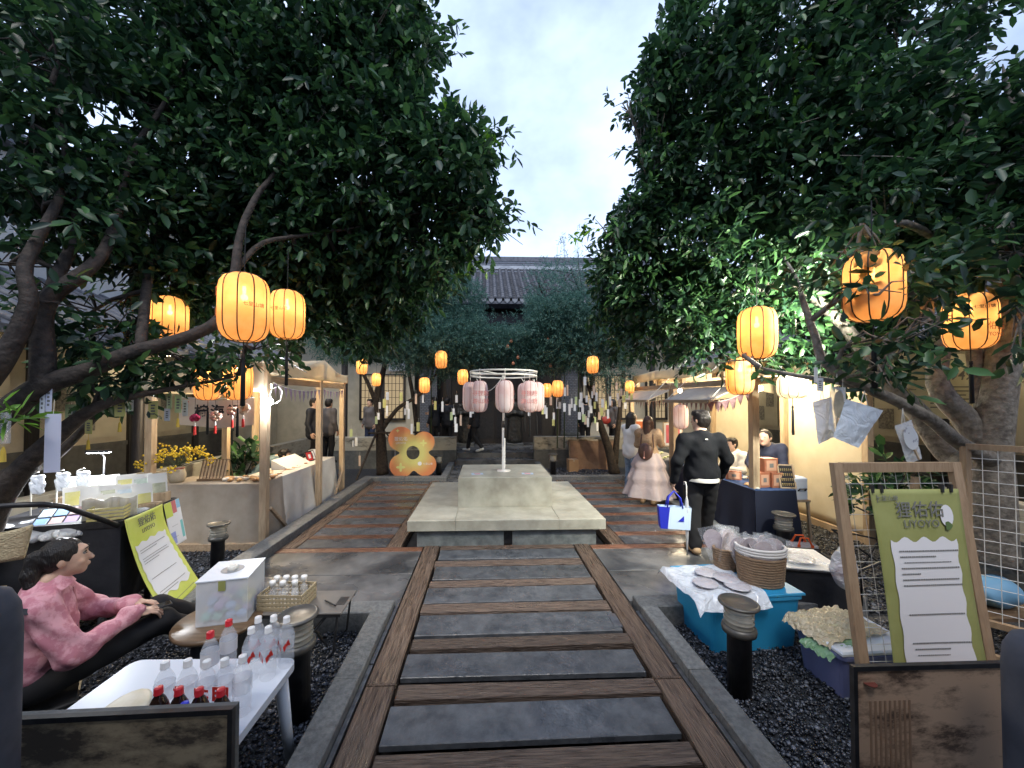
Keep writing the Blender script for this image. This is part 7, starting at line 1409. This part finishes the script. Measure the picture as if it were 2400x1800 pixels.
# ================================================================== PROPS, RIGHT SIDE
m_bluebin = M('blue_bin', (.02, .26, .50), .4, (.03, .30, .56), 3); m_violbin = M('violet_bin', (.13, .15, .30), .4, (.15, .17, .33), 3); m_fan = M('mauve_paper', (.40, .32, .34), .5, (.52, .44, .44), 12); m_jute = M('jute_weave', (.22, .14, .085), .8, (.36, .25, .16), 30, stretch=(1, 1, 9), bump=.9, bscale=40); m_rim = M('white_rope', (.60, .58, .56), .7, (.66, .64, .62), 20, stretch=(1, 1, 8), bump=.4)
m_sleeve = film_mat('clear_sleeve', (.75, .78, .82), .8, .1, .8, 16)
def tub(label, x0, x1, y0, y1, z0, z1, mat, name='storage_bin', rz=0, tap=.03):
    cx, cy = (x0 + x1) / 2, (y0 + y1) / 2; hx, hy = (x1 - x0) / 2, (y1 - y0) / 2; H = z1 - z0; o = thing(name, label, 'bin', (cx, cy, z0), rz)
    def rr(hx, hy, r=.05):
        p = []
        for sx, sy, a0 in ((1, 1, 0), (-1, 1, 90), (-1, -1, 180), (1, -1, 270)): p += [(sx * (hx - r) + r * math.cos(R(a0 + i * 22.5)), sy * (hy - r) + r * math.sin(R(a0 + i * 22.5))) for i in range(5)]
        return p
    mb = MB(); A = rr(hx - tap, hy - tap); B = rr(hx, hy); C = rr(hx - .012, hy - .012); n = len(A); vs_ = [(x, y, 0) for x, y in A] + [(x, y, H) for x, y in B] + [(x, y, H) for x, y in C] + [(x * .94, y * .94, .02) for x, y in A]
    fs = [tuple(range(n - 1, -1, -1))] + [(k * n + i, k * n + (i + 1) % n, (k + 1) * n + (i + 1) % n, (k + 1) * n + i) for k in range(3) for i in range(n)] + [tuple(3 * n + i for i in range(n))]
    mb.add(vs_, fs).build('bin_body', mat, o); ring = MB(); D = rr(hx + .012, hy + .012); ring.add([(x, y, H - .03) for x, y in B] + [(x, y, H - .028) for x, y in D] + [(x, y, H - .004) for x, y in D] + [(x, y, H + .003) for x, y in C], [(k * n + i, k * n + (i + 1) % n, (k + 1) * n + (i + 1) % n, (k + 1) * n + i) for k in range(3) for i in range(n)]).build('rim', mat, o); return o
tub('large blue plastic storage bin standing in the gravel at right', 1.80, 2.60, 3.03, 3.60, -.115, .33, m_bluebin, rz=R(4))
MBl = thing('bin_lid', 'blue lid under the film on the large blue bin', 'lid', (2.20, 3.315, .335), R(4)); MB().cbox(-.415, .415, -.30, .30, 0, .02, .006).build('lid', m_bluebin, MBl)
fs_ = thing('plastic_sheet', 'crumpled clear film spread over the blue bin lid', 'film', (2.02, 3.28, .362), R(4))
def sheetf(u, v):
    x, y = -.37 + .62 * u, -.34 + .66 * v; e = max(0, abs(y) - .27) + max(0, -x - .34); return V3(x, y, .012 + .014 * wob(x * 7, y * 7, 0) - e * 1.3)
MB().grid(sheetf, 40, 34).build('film', m_film2, fs_, True)
pf = MB().lathe([(0, 0), (.09, 0), (.095, .004), (.09, .008), (0, .009)], 24).mesh('fan_paper', m_fan); pfe = MB().lathe([(.088, .006), (.096, .004), (.088, .0)], 24).mesh('fan_edge', M('fan_edge', (.22, .12, .11), .5))
for i, (x, y, z, lab) in enumerate(((1.86, 3.16, .392, 'round mauve paper fan in film at the left of the blue bin'), (2.10, 3.10, .394, 'round mauve paper fan in film at the front of the blue bin'), (1.98, 3.34, .396, 'round mauve paper fan in film at the back of the blue bin'), (2.08, 3.22, .40, 'round mauve paper fan in film in the middle of the blue bin'))):
    o = thing('paper_fan', lab, 'fan', (x, y, z), i); link('fan_paper', pf, o); link('fan_edge', pfe, o); MB().lathe([(0, .012), (.1, .012), (.104, .006)], 18).build('film', film, o, True)
def basket(label, loc, rx, ry, h, fans, rimh):
    o = thing('basket', label, 'basket', loc, R(-6)); n = 12; prof = []
    for i in range(n + 1): t = i / n; prof.append((1 - .12 * (1 - t) ** 2 + .012 * math.sin(i * math.pi), t * h))
    mb = MB(); seg = 30
    for k in range(int(h / .022)):
        z = .011 + k * .022; t = z / h; q = .88 + .12 * t; mb.tube([(rx * q * math.cos(a), ry * q * math.sin(a), z + .002 * math.sin(a * 9)) for a in [2 * math.pi * i / seg for i in range(seg + 1)]], .0125, 6, False)
    mb.add([(rx * .86 * math.cos(a), ry * .86 * math.sin(a), .004) for a in [2 * math.pi * i / seg for i in range(seg)]], [tuple(range(seg))]); mb.build('woven_body', m_jute, o, True)
    if rimh:
        mb = MB()
        for k in range(3): mb.tube([(rx * 1.01 * math.cos(a), ry * 1.01 * math.sin(a), h + .010 + k * .022) for a in [2 * math.pi * i / seg for i in range(seg + 1)]], .013, 6, False)
        mb.build('white_rim', m_rim, o, True)
    for i in range(fans):
        a = i * 2.4; p = Vector(loc) + V3(math.cos(a) * rx * .5, math.sin(a) * ry * .45, h * .45); f = thing('paper_fan', 'mauve paper fan in a clear sleeve standing in the %s' % ('large basket' if rimh else 'small basket'), 'fan', p, a, 'fans in the %s' % ('large basket' if rimh else 'small basket')); f.rotation_euler = (R(rnd.uniform(55, 100)), R(rnd.uniform(-22, 22)), rnd.uniform(-.9, .9))
        pm = MB(); pm.prism([(.085 * math.cos(t) * (1 + .06 * math.cos(5 * t)), .16 + .10 * math.sin(t)) for t in [2 * math.pi * q / 22 for q in range(22)]], -.003, .003, lambda x, y, d: (x, y, d)); pm.build('fan_paper', m_fan, f); MB().tube([(0, -.02, 0), (0, .08, 0)], .007, 5).build('stick', m_pine, f); MB().grid(lambda u, v: V3((u - .5) * .2, v * .3 - .01, .012 * math.cos((u - .5) * 3) + .006), 8, 8).build('sleeve', m_sleeve, f, True)
    return o
basket('large jute basket with white rim full of paper fans on the blue bin', (2.40, 3.24, .357), .19, .15, .26, 9, True); basket('small jute basket of paper fans behind the large one', (2.28, 3.51, .357), .12, .09, .2, 5, False)
tub('violet-grey plastic bin by the wooden sign frame', 2.42, 3.0, 2.52, 2.92, -.115, .2, m_violbin, rz=R(2)); o = thing('bin_lid', 'white lid on the violet-grey bin', 'lid', (2.71, 2.72, .205), R(2)); MB().cbox(-.30, .30, -.21, .21, 0, .025, .01).build('lid', m_wplast, o)
gf = thing('plastic_parcel', 'shiny crinkled wrapper heap on the violet-grey bin', 'packet', (2.62, 2.78, .235), R(10)); m_gold = film_mat('gold_film', (.62, .52, .34), .1, .16, 1.0, 16)
MB().grid(lambda u, v: V3(-.25 + .55 * u, -.16 + .36 * v, .02 + .05 * math.sin(math.pi * u) * math.sin(math.pi * v) + .018 * wob(u * 9, v * 14, 1) + (.0 if u > .1 else -.05 * (.1 - u) * 10)), 44, 30).build('wrapper', m_gold, gf, True); MB().grid(lambda u, v: V3(-.30 + .28 * u, -.20 + .22 * v, .015 + .02 * wob(u * 5, v * 8, 2) - .10 * (1 - u) ** 2), 20, 16).build('green_film', film_mat('green_film', (.25, .45, .22), .3, .15, .9, 12), gf, True)
# black wagon with trays of fans
wg = thing('folding_wagon', 'black folding wagon full of fans behind the bins', 'wagon', (3.0, 3.75, -.12), R(-14)); MB().box(-.48, .48, -.28, .28, .12, .16).build('floor', m_cfab, wg)
for nm, q in (('side_panel', (-.48, .48, -.29, -.28, .12, .46)), ('side_panel', (-.48, .48, .28, .29, .12, .46)), ('end_panel', (-.49, -.48, -.28, .28, .12, .46)), ('end_panel', (.48, .49, -.28, .28, .12, .46))): MB().box(*q).build(nm, m_cfab, wg)
for sy in (-1, 1): MB().tube([(-.5, sy * .3, .2), (-.5, sy * .3, .47), (.5, sy * .3, .47), (.5, sy * .3, .2)], .011, 6).build('frame_tube', m_black, wg, True)
for x in (-.36, .36):
    for sy in (-1, 1): MB().tube([(x, sy * .32 - .02, .07), (x, sy * .32 + .02, .07)], .07, 16).build('wheel', m_black, wg)
MB().tube([(.5, 0, .3), (.95, -.1, .62), (1.0, -.1, .78)], .012, 6).tube([(.92, -.22, .8), (1.08, .02, .76)], .014, 6).build('pull_handle', m_black, wg)
tr_ = thing('white_tray', 'white board tray of fans lying on the wagon', 'tray', (2.98, 3.72, .362), R(-14)); MB().box(-.50, .42, -.27, .27, 0, .008).build('board', m_card, tr_)
for i, (x, y, lab) in enumerate(((2.68, 3.86, 'flat round fan with red band on the wagon tray, farthest'), (2.86, 3.72, 'flat round fan with a drawn bird on the wagon tray'), (2.62, 3.66, 'flat round fan wrapped in film at the near end of the tray'), (3.08, 3.62, 'flat round fan at the right of the wagon tray'))):
    o = thing('round_fan', lab, 'fan', (x, y, .376 + i * .006), i); MB().lathe([(0, 0), (.12, 0), (.125, .003), (.12, .006), (0, .006)], 26).build('disc', m_card, o); MB().lathe([(.1, .0066), (.124, .0066)], 26).build('band', M('rust_band', (.4, .14, .08), .5) if i == 0 else m_crate, o); MB().tube([(.03, 0, .008), (-.03, .02, .008), (-.05, .05, .008)], .004, 4).build('drawing', m_pgrey, o); MB().beam((0, -.12, .003), (0, -.25, .003), .012, .005).build('stick', m_pine, o); MB().grid(lambda u, v: V3((u - .5) * .30, (v - .5) * .34, .014 + .008 * wob(u * 8, v * 8, i)), 14, 14).build('film', film, o, True)
o = thing('clear_bag', 'clear bag with orange straps beside the blue tablecloth', 'bag', (at(1880, 1300, 4.35).x, 4.35, .14), R(-12)); o.location.z = -.11
MB().add([(-.13, -.07, 0), (.13, -.07, 0), (.13, .07, 0), (-.13, .07, 0), (-.14, -.06, .36), (.14, -.06, .36), (.14, .06, .36), (-.14, .06, .36)], [(0, 3, 2, 1), (0, 1, 5, 4), (1, 2, 6, 5), (2, 3, 7, 6), (3, 0, 4, 7)]).build('bag_body', m_film3, o); m_or = M('orange_strap', (.65, .10, .02), .5)
for sy in (-1, 1):
    for sx in (-1, 1): MB().box(sx * .07 - .016, sx * .07 + .016, sy * .072 - .002, sy * .072 + .002, .02, .37).build('strap', m_or, o)
    MB().tube([(-.07, sy * .066, .36), (-.04, sy * .05, .44), (.04, sy * .05, .44), (.07, sy * .066, .36)], .010, 6).build('handle', m_or, o)
sdf_obj('content', [('e', (0, 0, .12), (.11, .05, .11)), ('e', (-.03, 0, .27), (.07, .04, .06))], .015, bcs[0], o, .02, .008, 20)
o = parcel('clear bag of pink charms hanging behind the sign frame', (3.12, 3.2, .30), .10, .07, .18, m_film3, 0, 'plastic_parcel', M('pink_goods', (.55, .25, .34), .5))
# folding chair frame behind (thin black lines by the stall wall)
o = thing('folding_easel', 'thin black folding stand by the stall wall', 'stand', (4.45, 4.3, -.12)); 
for p, q in (((-.4, 0, .55), (.35, -.1, .0)), ((-.1, .0, .0), (.3, 0, .62)), ((-.4, .0, .55), (.3, 0, .40)), ((.0, .1, .78), (.3, .0, .62)), ((.3, 0, .62), (.55, 0, .0))): MB().tube([p, q], .011, 6).build('tube', m_black, o)
MB().grid(lambda u, v: V3(.12 + .3 * u, -.02 - .1 * v, .40 + .35 * v - .05 * math.sin(3.14 * u)), 8, 6).build('sling', M('brown_sling', (.16, .12, .09), .8), o, True)

# wooden frame sign with lime poster
SF = Vector((2.275, 2.17, -.12)); sg = thing('sign_frame', 'wooden frame with wire mesh leaning behind the lime poster', 'sign', SF); lean = .125
def sf(x, z, d=0): return V3(x, lean * z - d, z)
m_frame = M('frame_wood', (.26, .175, .105), .6, (.34, .24, .15), 4, 6, stretch=(9, 9, 1.2), bump=.2)
FW, FH = .80, 1.66
for nm, p, q in (('stile', sf(0, 0), sf(0, FH)), ('stile', sf(FW, 0), sf(FW, FH))): MB().beam(p, q, .06, .035, (0, 1, 0)).build(nm, m_frame, sg)
for z in (FH - .03, .12): MB().beam(sf(.031, z), sf(FW - .031, z), .035, .06).build('rail', m_frame, sg)
wm = MB()
for i in range(1, 10): wm.tube([sf(i * FW / 10, .15, -.008), sf(i * FW / 10, FH - .06, -.008)], .0022, 4)
for i in range(1, 17): wm.tube([sf(.03, i * .095 + .1, -.004), sf(FW - .03, i * .095 + .1, -.004)], .0022, 4)
m_wire = M('grey_wire', (.45, .45, .44), .4, metal=.5); wm.build('wire_mesh', m_wire, sg)
for sy in (FW * .7,): MB().beam(sf(sy, FH - .1) + V3(0, .03, 0), V3(sy, .40, 0), .04, .025).build('back_leg', m_frame, sg)
def Ps(u, v, d): return SF + sf(.165 + .58 * u, FH - .16 - 1.34 * v, .035 + d + .008 * math.sin(v * 5 + u * 2))
tx = [(.20, .86, .275, .010), (.20, .6, .30, .010), (.24, .76, .325, .007), (.20, .86, .35, .010), (.20, .4, .375, .010), (.20, .84, .40, .010), (.20, .86, .425, .010), (.22, .84, .55, .010), (.22, .86, .67, .010), (.24, .62, .695, .010), (.26, .6, .72, .007), (.22, .8, .84, .01)]
ps = poster('lime poster headed with three large characters clipped to the wooden frame', Ps, .6, 1.34, m_lime_shade, (.13, .88, .225, 1.0), tx); glyphs(ps, Ps, '狸佑佑', .105, .50, .095, m_pgrey, bold=.0005); glyphs(ps, Ps, 'LIYOYO', .066, .50, .155, m_pgrey); glyphs(ps, Ps, '七里山塘', .035, .16, .04, m_pgrey)
MB().add([Ps(.055, .025, .006) - Ps(.5, 0, 0), Ps(.062, .025, .006) - Ps(.5, 0, 0), Ps(.062, .06, .006) - Ps(.5, 0, 0), Ps(.055, .06, .006) - Ps(.5, 0, 0)], [(0, 1, 2, 3)]).build('mark', m_pgrey, ps)
mb = MB(); o0 = Ps(.5, 0, 0); mb.add([Ps(.80 + .075 * math.cos(a), .12 + .05 * math.sin(a), .011) - o0 for a in [2 * math.pi * k / 16 for k in range(16)]], [tuple(range(15, -1, -1))]); mb.build('white_emblem', m_pwhite, ps)
mb = MB(); mb.add([Ps(.80 + .04 * math.cos(a) * (1 + .3 * math.cos(3 * a)), .165 + .02 * math.sin(a), .013) - o0 for a in [2 * math.pi * k / 12 for k in range(12)]], [tuple(range(11, -1, -1))]); mb.build('leaf_drawing', M('ink_green', (.10, .16, .05), .6), ps)
for i, (u, c_) in enumerate(((.02, m_black), (.12, m_black), (.80, m_black), (.9, m_black))): MB().box(-.006, .006, -.012, .012, -.02, .03).build('clip', c_, ps).location = Ps(u, 0, .004) - o0
# second mesh rack at the far right
RK = at(2262, 1046, 2.95); rk2 = thing('mesh_rack', 'wooden framed wire mesh rack at the right edge', 'rack', (RK.x, RK.y, -.12)); E = V3(.58, -.62, 0); zt = RK.z + .12
for nm, p, q in (('stile', V3(0, 0, 0), V3(0, .0, zt)), ('stile', E, E + V3(0, 0, zt)), ('rail', V3(0, 0, zt), E + V3(0, 0, zt)), ('rail', V3(0, 0, .3), E + V3(0, 0, .3)), ('rail', V3(0, 0, .04), E + V3(0, 0, .04))): MB().beam(p, q, .045, .045).build(nm, m_frame, rk2)
wm = MB()
for i in range(1, 11): wm.tube([E * (i / 11) + V3(0, -.01, .32), E * (i / 11) + V3(0, -.01, zt - .02)], .0028, 4)
for i in range(1, 15): wm.tube([V3(0, -.005, .3 + (zt - .3) * i / 15), E + V3(0, -.005, .3 + (zt - .3) * i / 15)], .0028, 4)
wm.build('wire_mesh', M('pale_wire', (.62, .62, .60), .4), rk2)
o = thing('blue_bag', 'pale blue bag lying behind the mesh rack', 'bag', (RK.x + .45, RK.y + .18, .28)); sdf_obj('bag_body', [('e', (0, 0, .12), (.22, .14, .13))], .02, M('pale_blue_bag', (.16, .34, .52), .5), o, .02, .015, 12); o.location.z = .18
o = thing('side_table', 'dark low table under the pale blue bag', 'table', (RK.x + .45, RK.y + .18, -.12)); MB().box(-.3, .3, -.2, .2, .27, .30).build('top', m_rwood, o); [MB().box(sx * .26 - .015, sx * .26 + .015, sy * .16 - .015, sy * .16 + .015, 0, .27).build('leg', m_black, o) for sx in (-1, 1) for sy in (-1, 1)]
# pouches hanging from the right branch
def pouch(label, pts, Y, mat, fanm=None, top=None):
    P = [at(px, py, Y + dy) for px, py, dy in pts]; c_ = sum(P, Vector()) / 4; o = thing('hanging_pouch', label, 'pouch', c_)
    bl2 = lambda u, v: (P[0] * (1 - u) + P[1] * u) * (1 - v) + (P[3] * (1 - u) + P[2] * u) * v - c_
    for sgn in (-1, 1): MB().grid(lambda u, v: bl2(u, v) + V3(0, sgn * (.016 * math.sin(math.pi * u) * math.sin(math.pi * v)) + .004 * wob(u * 5, v * 6, sgn), 0), 12, 14).build('film' if sgn < 0 else 'back', mat, o, True)
    if fanm:
        cc = bl2(.5, .38); x = (bl2(1, .4) - bl2(0, .4)) * .42; y = (bl2(.5, 0) - bl2(.5, 1)) * .30
        MB().add([cc + V3(0, -.022, 0) + x * math.cos(a) + y * math.sin(a) for a in [2 * math.pi * k / 24 for k in range(24)]], [tuple(range(24))]).build('fan', fanm, o); MB().beam(cc - y + V3(0, -.02, 0), bl2(.6, .95) + V3(0, -.02, 0), .012, .008).build('stick', m_pine, o)
    for u in (.4, .6): MB().tube([bl2(u, .02), (bl2(.5, 0) + V3(0, 0, .10))], .003, 4).build('string', m_cwhite, o)
    return o
pouch('pale pouch with grass pattern hanging at the left of the group', [(1905, 942, 0), (1948, 930, 0), (1957, 1022, 0), (1918, 1042, 0)], 2.75, m_film2); pouch('round fan in a clear pouch hanging in front of the pale pouch', [(1946, 905, 0), (1978, 910, 0), (1966, 1018, 0), (1942, 1005, 0)], 2.68, film, M('tan_fan', (.42, .36, .26), .5, (.55, .48, .36), 20))
pouch('large silver-white pouch hanging from the branch', [(1983, 935, 0), (2070, 962, 0), (2012, 1050, 0), (1952, 1025, 0)], 2.6, film_mat('silver_white', (.66, .72, .78), .05, .3, .5, 9)); pouch('round fan with plum drawing in a clear pouch hanging by itself', [(2097, 998, 0), (2136, 984, 0), (2161, 1075, 0), (2127, 1088, 0)], 2.5, film, M('plum_fan', (.50, .52, .54), .5, (.25, .25, .3), 30, lo=.58, hi=.62))
hang_tag('white tag with blue-black writing hanging left of the pouches', 1922, 902, 2.8, 13, 32, m_tagw); hang_tag('plain white tag hanging beside the written one', 1912, 880, 2.85, 10, 38, m_tagw, None, False); hang_tag('white strip tag between the pouches', 1975, 925, 2.72, 14, 34, m_tagw, None, False)
# goods on the blue table
def wbox(label, x, y, z, w, d, h, rz): o = thing('wooden_box', label, 'box', (x, y, z), rz); MB().cbox(-w / 2, w / 2, -d / 2, d / 2, 0, h, .004).build('box_body', M('cherry_box', (.30, .11, .06), .45, (.38, .16, .09), 6), o); MB().box(-w * .36, w * .36, -d / 2 - .004, -d / 2 - .0005, h * .14, h * .86).build('front_panel', M('box_front', (.52, .30, .20), .5), o); MB().box(-w * .15, w * .15, -d / 2 - .0055, -d / 2 - .0045, h * .35, h * .65).build('drawing', m_pgrey, o)
wbox('cherry wood box at the left on the blue table', 3.80, 5.10, .752, .16, .14, .20, R(6)); wbox('cherry wood box at the right on the blue table', 3.97, 5.08, .752, .16, .14, .20, R(2)); wbox('cherry wood box stacked on the two others', 3.90, 5.11, .954, .2, .15, .19, R(4))
ef = thing('earring_frame', 'wooden frame of earrings leaning on the blue table', 'display', (4.08, 4.96, .752), R(-10)); ef.rotation_euler = (R(-15), 0, R(-10)); MB().box(-.10, -.085, -.012, .012, 0, .32).box(.085, .10, -.012, .012, 0, .32).box(-.0845, .0845, -.012, .012, 0, .016).box(-.0845, .0845, -.012, .012, .304, .32).build('frame', m_pine, ef); MB().box(-.0845, .0845, .0, .008, .0165, .3035).build('backing', m_black, ef)
em = MB().ball((0, 0, 0), .008, 6, 4).ball((0, 0, -.018), .006, 6, 4).mesh('earring', M('gold_earring', (.6, .45, .2), .3, metal=.7), True)
for i in range(6):
    for q in range(4): link('earring', em, ef, (-.065 + i * .026, -.008, .06 + q * .065))
for i in range(34):
    x, y = rnd.uniform(3.62, 4.05), rnd.uniform(4.95, 6.4); c_ = ('ochre', 'white', 'brown')[i % 3]
    if x > 3.68 and y < 5.25: x = 3.64 + .03 * rnd.random()
    o = thing('craft_trinket', 'small %s trinket among the goods on the blue table' % c_, 'trinket', (x, y, .752), rnd.uniform(0, 6), '%s trinkets on the blue table' % c_); MB().lathe([(0, 0), (.03, 0), (.036, .006), (.026, .016), (0, .018)], 10).build('disc', m_shell[i % 3], o, True)
wbox('small wooden display block in the middle of the blue table', 3.72, 5.55, .752, .2, .05, .13, R(-25)); wbox('small wooden display block farther along the blue table', 3.80, 5.95, .752, .16, .05, .12, R(-20))
o = thing('white_case', 'white plastic case at the end of the blue table', 'case', (4.25, 5.1, .60), R(4)); MB().cbox(-.09, .09, -.14, .14, 0, .30, .02).build('case_body', m_wplast, o); MB().tube([(-.05, -.142, .12), (-.05, -.17, .15), (.05, -.17, .15), (.05, -.142, .12)], .009, 6).build('handle', m_black, o)
o2 = thing('trestle', 'low pine trestle under the white case', 'stand', (4.25, 5.1, -.12)); MB().box(-.12, .12, -.16, .16, .69, .715).build('top', m_pine, o2); [MB().beam((sx * .1, sy * .13, .69), (sx * .13, sy * .15, 0), .03).build('leg', m_pine, o2) for sx in (-1, 1) for sy in (-1, 1)]
for i in range(14):
    o = thing('green_packet', 'small pale green packet on the far grey table', 'packet', (3.55 + .12 * (i % 4), 7.5 + .11 * i, .752), i, 'green packets on the grey table'); sdf_obj('packet', [('e', (0, 0, .02), (.05, .035, .02))], .01, M('pale_green_goods', (.5, .55, .32), .5), o)
def picture(label, px, py, Y, w, h, c_, rz): p = at(px, py, Y); o = thing('framed_picture', label, 'picture', (p.x, p.y, p.z - h / 2), rz); MB().box(-w / 2, w / 2, 0, .02, 0, h).build('frame', m_pine, o); MB().box(-w / 2 + .02, w / 2 - .02, -.003, -.0005, .02, h - .02).build('mount', m_card, o); MB().box(-w / 2 + .06, w / 2 - .06, -.006, -.0035, .07, h - .06).build('print', c_, o); MB().box(-.015, .015, .021, .04, -max(.1, p.z - h / 2 - .76), h * .5).build('easel_leg', m_pine, o); return o
picture('framed red print standing on the far right stall table', 1577, 1018, 7.6, .38, .50, M('red_print', (.50, .07, .10), .5, (.58, .16, .18), 4), R(-15)); picture('framed orange print behind the woman in the white hoodie', 1503, 1003, 8.6, .34, .42, M('orange_print', (.55, .16, .06), .5), R(-15))
# flower-shaped sign at the back left
fsn = at(968, 1061, 9.5); fs2 = thing('flower_sign', 'orange four-petal sign board with a round hole by the left rear tree', 'sign', (fsn.x, 9.5, -.12)); cz = fsn.z + .12; out = []
pet = [(-.30, .34, .315), (.27, .26, .27), (.30, -.30, .285), (-.28, -.32, .30)]
import itertools
def flower(a):
    c_, s_ = math.cos(a), math.sin(a); r_ = .24
    for x, y, pr in pet:
        b_ = x * c_ + y * s_; q = b_ * b_ - (x * x + y * y - pr * pr)
        if q > 0: r_ = max(r_, b_ + math.sqrt(q))
    return r_
rr_ = [flower(2 * math.pi * k / 144) for k in range(144)]; rr_ = [sum(rr_[(k + q) % 144] for q in range(-3, 4)) / 7 for k in range(144)]; mb = MB(); N = 144; vs_ = []
for d in (-.012, .012):
    vs_ += [(rr_[k] * math.cos(2 * math.pi * k / N), d, cz + rr_[k] * math.sin(2 * math.pi * k / N)) for k in range(N)]; vs_ += [(.165 * math.cos(2 * math.pi * k / N), d, cz + .17 * math.sin(2 * math.pi * k / N)) for k in range(N)]
fs = []
for k in range(N): k2 = (k + 1) % N; fs += [(k, k2, N + k2, N + k), (2 * N + k2, 2 * N + k, 3 * N + k, 3 * N + k2), (k2, k, 2 * N + k, 2 * N + k2), (N + k, N + k2, 3 * N + k2, 3 * N + k)]
m_fl, nt, b_ = new_mat('orange_to_lime_print'); n, l = nt.nodes, nt.links; t = n.new('ShaderNodeTexCoord'); gr = n.new('ShaderNodeTexGradient'); gr.gradient_type = 'SPHERICAL'; mpn = n.new('ShaderNodeMapping'); mpn.inputs['Location'].default_value = (0, 0, -cz * 1.45); mpn.inputs['Scale'].default_value = (1.45, 1.45, 1.45); rp_ = n.new('ShaderNodeValToRGB'); e = rp_.color_ramp.elements; e[0].position = .12; e[0].color = (.62, .22, .09, 1); e[1].position = .62; e[1].color = (.55, .52, .18, 1); l.new(t.outputs['Object'], mpn.inputs[0]); l.new(mpn.outputs[0], gr.inputs[0]); l.new(gr.outputs[0], rp_.inputs[0]); l.new(rp_.outputs[0], b_.inputs['Base Color']); b_.inputs['Roughness'].default_value = .5
mb.add(vs_, fs).build('board', m_fl, fs2); MB().box(-.47, -.44, .02, .045, 0, cz + .1).build('stand_leg', m_alu, fs2); MB().box(-.20, -.17, .02, .045, 0, cz - .2).build('stand_leg', m_alu, fs2); MB().box(.22, .25, .02, .045, 0, cz - .1).build('stand_leg', m_alu, fs2)
lettering('狸佑佑', .11, m_pwhite, fs2, (-.30, -.0135, cz + .34)); lettering('LIYOYO', .07, m_pwhite, fs2, (-.30, -.0135, cz + .24))
for x, z, s_ in ((.26, .24, .06), (-.3, -.36, .08), (-.38, .55, .03)):
    MB().add([(x + s_ * (1 + .45 * math.cos(4 * a)) * math.cos(a), -.0135, cz + z + s_ * (1 + .45 * math.cos(4 * a)) * math.sin(a)) for a in [2 * math.pi * k / 32 for k in range(32)]], [tuple(range(31, -1, -1))]).build('flower_print', M('lime_flower', (.60, .60, .22), .5), fs2)
MB().lathe([(0, 0), (.05, 0), (.05, .002), (0, .002)], 18).build('round_logo', m_pwhite, fs2).matrix_local = Matrix.Translation((.17, -.0135, cz - .27)) @ Matrix.Rotation(R(90), 4, 'X'); lettering('七里山塘', .06, m_pwhite, fs2, (.37, -.0135, cz - .28))
# boards leaning on the right rear wall, tree stake at left rear
o = thing('wooden_board', 'large brown wooden panel leaning on the right low wall', 'panel', (at(1400, 1090, 11.0).x, 11.05, -.12)); o.rotation_euler = (R(-14), 0, 0); MB().box(-.75, .65, 0, .04, 0, .85).build('panel', M('brown_panel', (.16, .085, .045), .6, (.24, .135, .08), 5), o); MB().box(-.80, -.752, -.01, .05, 0, .88).box(-.80, .65, -.01, .05, .852, .9).build('frame', m_rwood, o)
o = thing('cardboard_box', 'small brown carton beside the leaning panel', 'box', (at(1342, 1085, 10.8).x, 10.8, -.12), .1); MB().cbox(-.14, .14, -.12, .12, 0, .36, .004).build('carton', M('cardboard', (.30, .19, .11), .8), o); MB().box(-.02, .02, -.1215, .1215, .3, .3612).build('tape', m_tan, o)
o = thing('tree_stake', 'wooden prop and crossbar tied to the left rear trunk', 'prop', gnd(835, 1125, -.12)); q = gb - o.location; MB().tube([V3(0, 0, 0), V3(q.x - .1, q.y - .15, 1.25)], .03, 8).build('prop', m_barkd, o); MB().tube([V3(q.x - .35, q.y - .18, 1.16), V3(q.x + 1.1, q.y - .16, 1.18)], .028, 8).build('crossbar', m_barkd, o); MB().tube([V3(q.x + 1.25, q.y - .4, 0), V3(q.x + .1, q.y - .2, 1.2)], .026, 8).build('prop', m_barkd, o)
# unidentified blurred forms at the view's edges, built as plain rounded posts
m_edge = M('grey_blue_form', (.05, .055, .07), .8, (.09, .095, .115), 5)
for lab, lc, r_, h_ in (('unidentified dark form at the left edge, built as a rounded post', at(-72, 1500, 1.22), .105, .0), ('unidentified grey form at the right edge, built as a rounded post', at(2455, 1690, 1.30), .10, 0)):
    o = thing('edge_form', lab, 'post', (lc.x, lc.y, -.12)); zt_ = (1.36 if lc.x < 0 else 1.10) + .12; MB().lathe([(r_ * 1.25, 0), (r_ * 1.25, .12), (r_, .16), (r_, zt_ - .14), (r_ * .95, zt_ - .07), (r_ * .75, zt_ - .02), (r_ * .4, zt_), (0, zt_)], 24).build('shaft', m_edge, o, True)
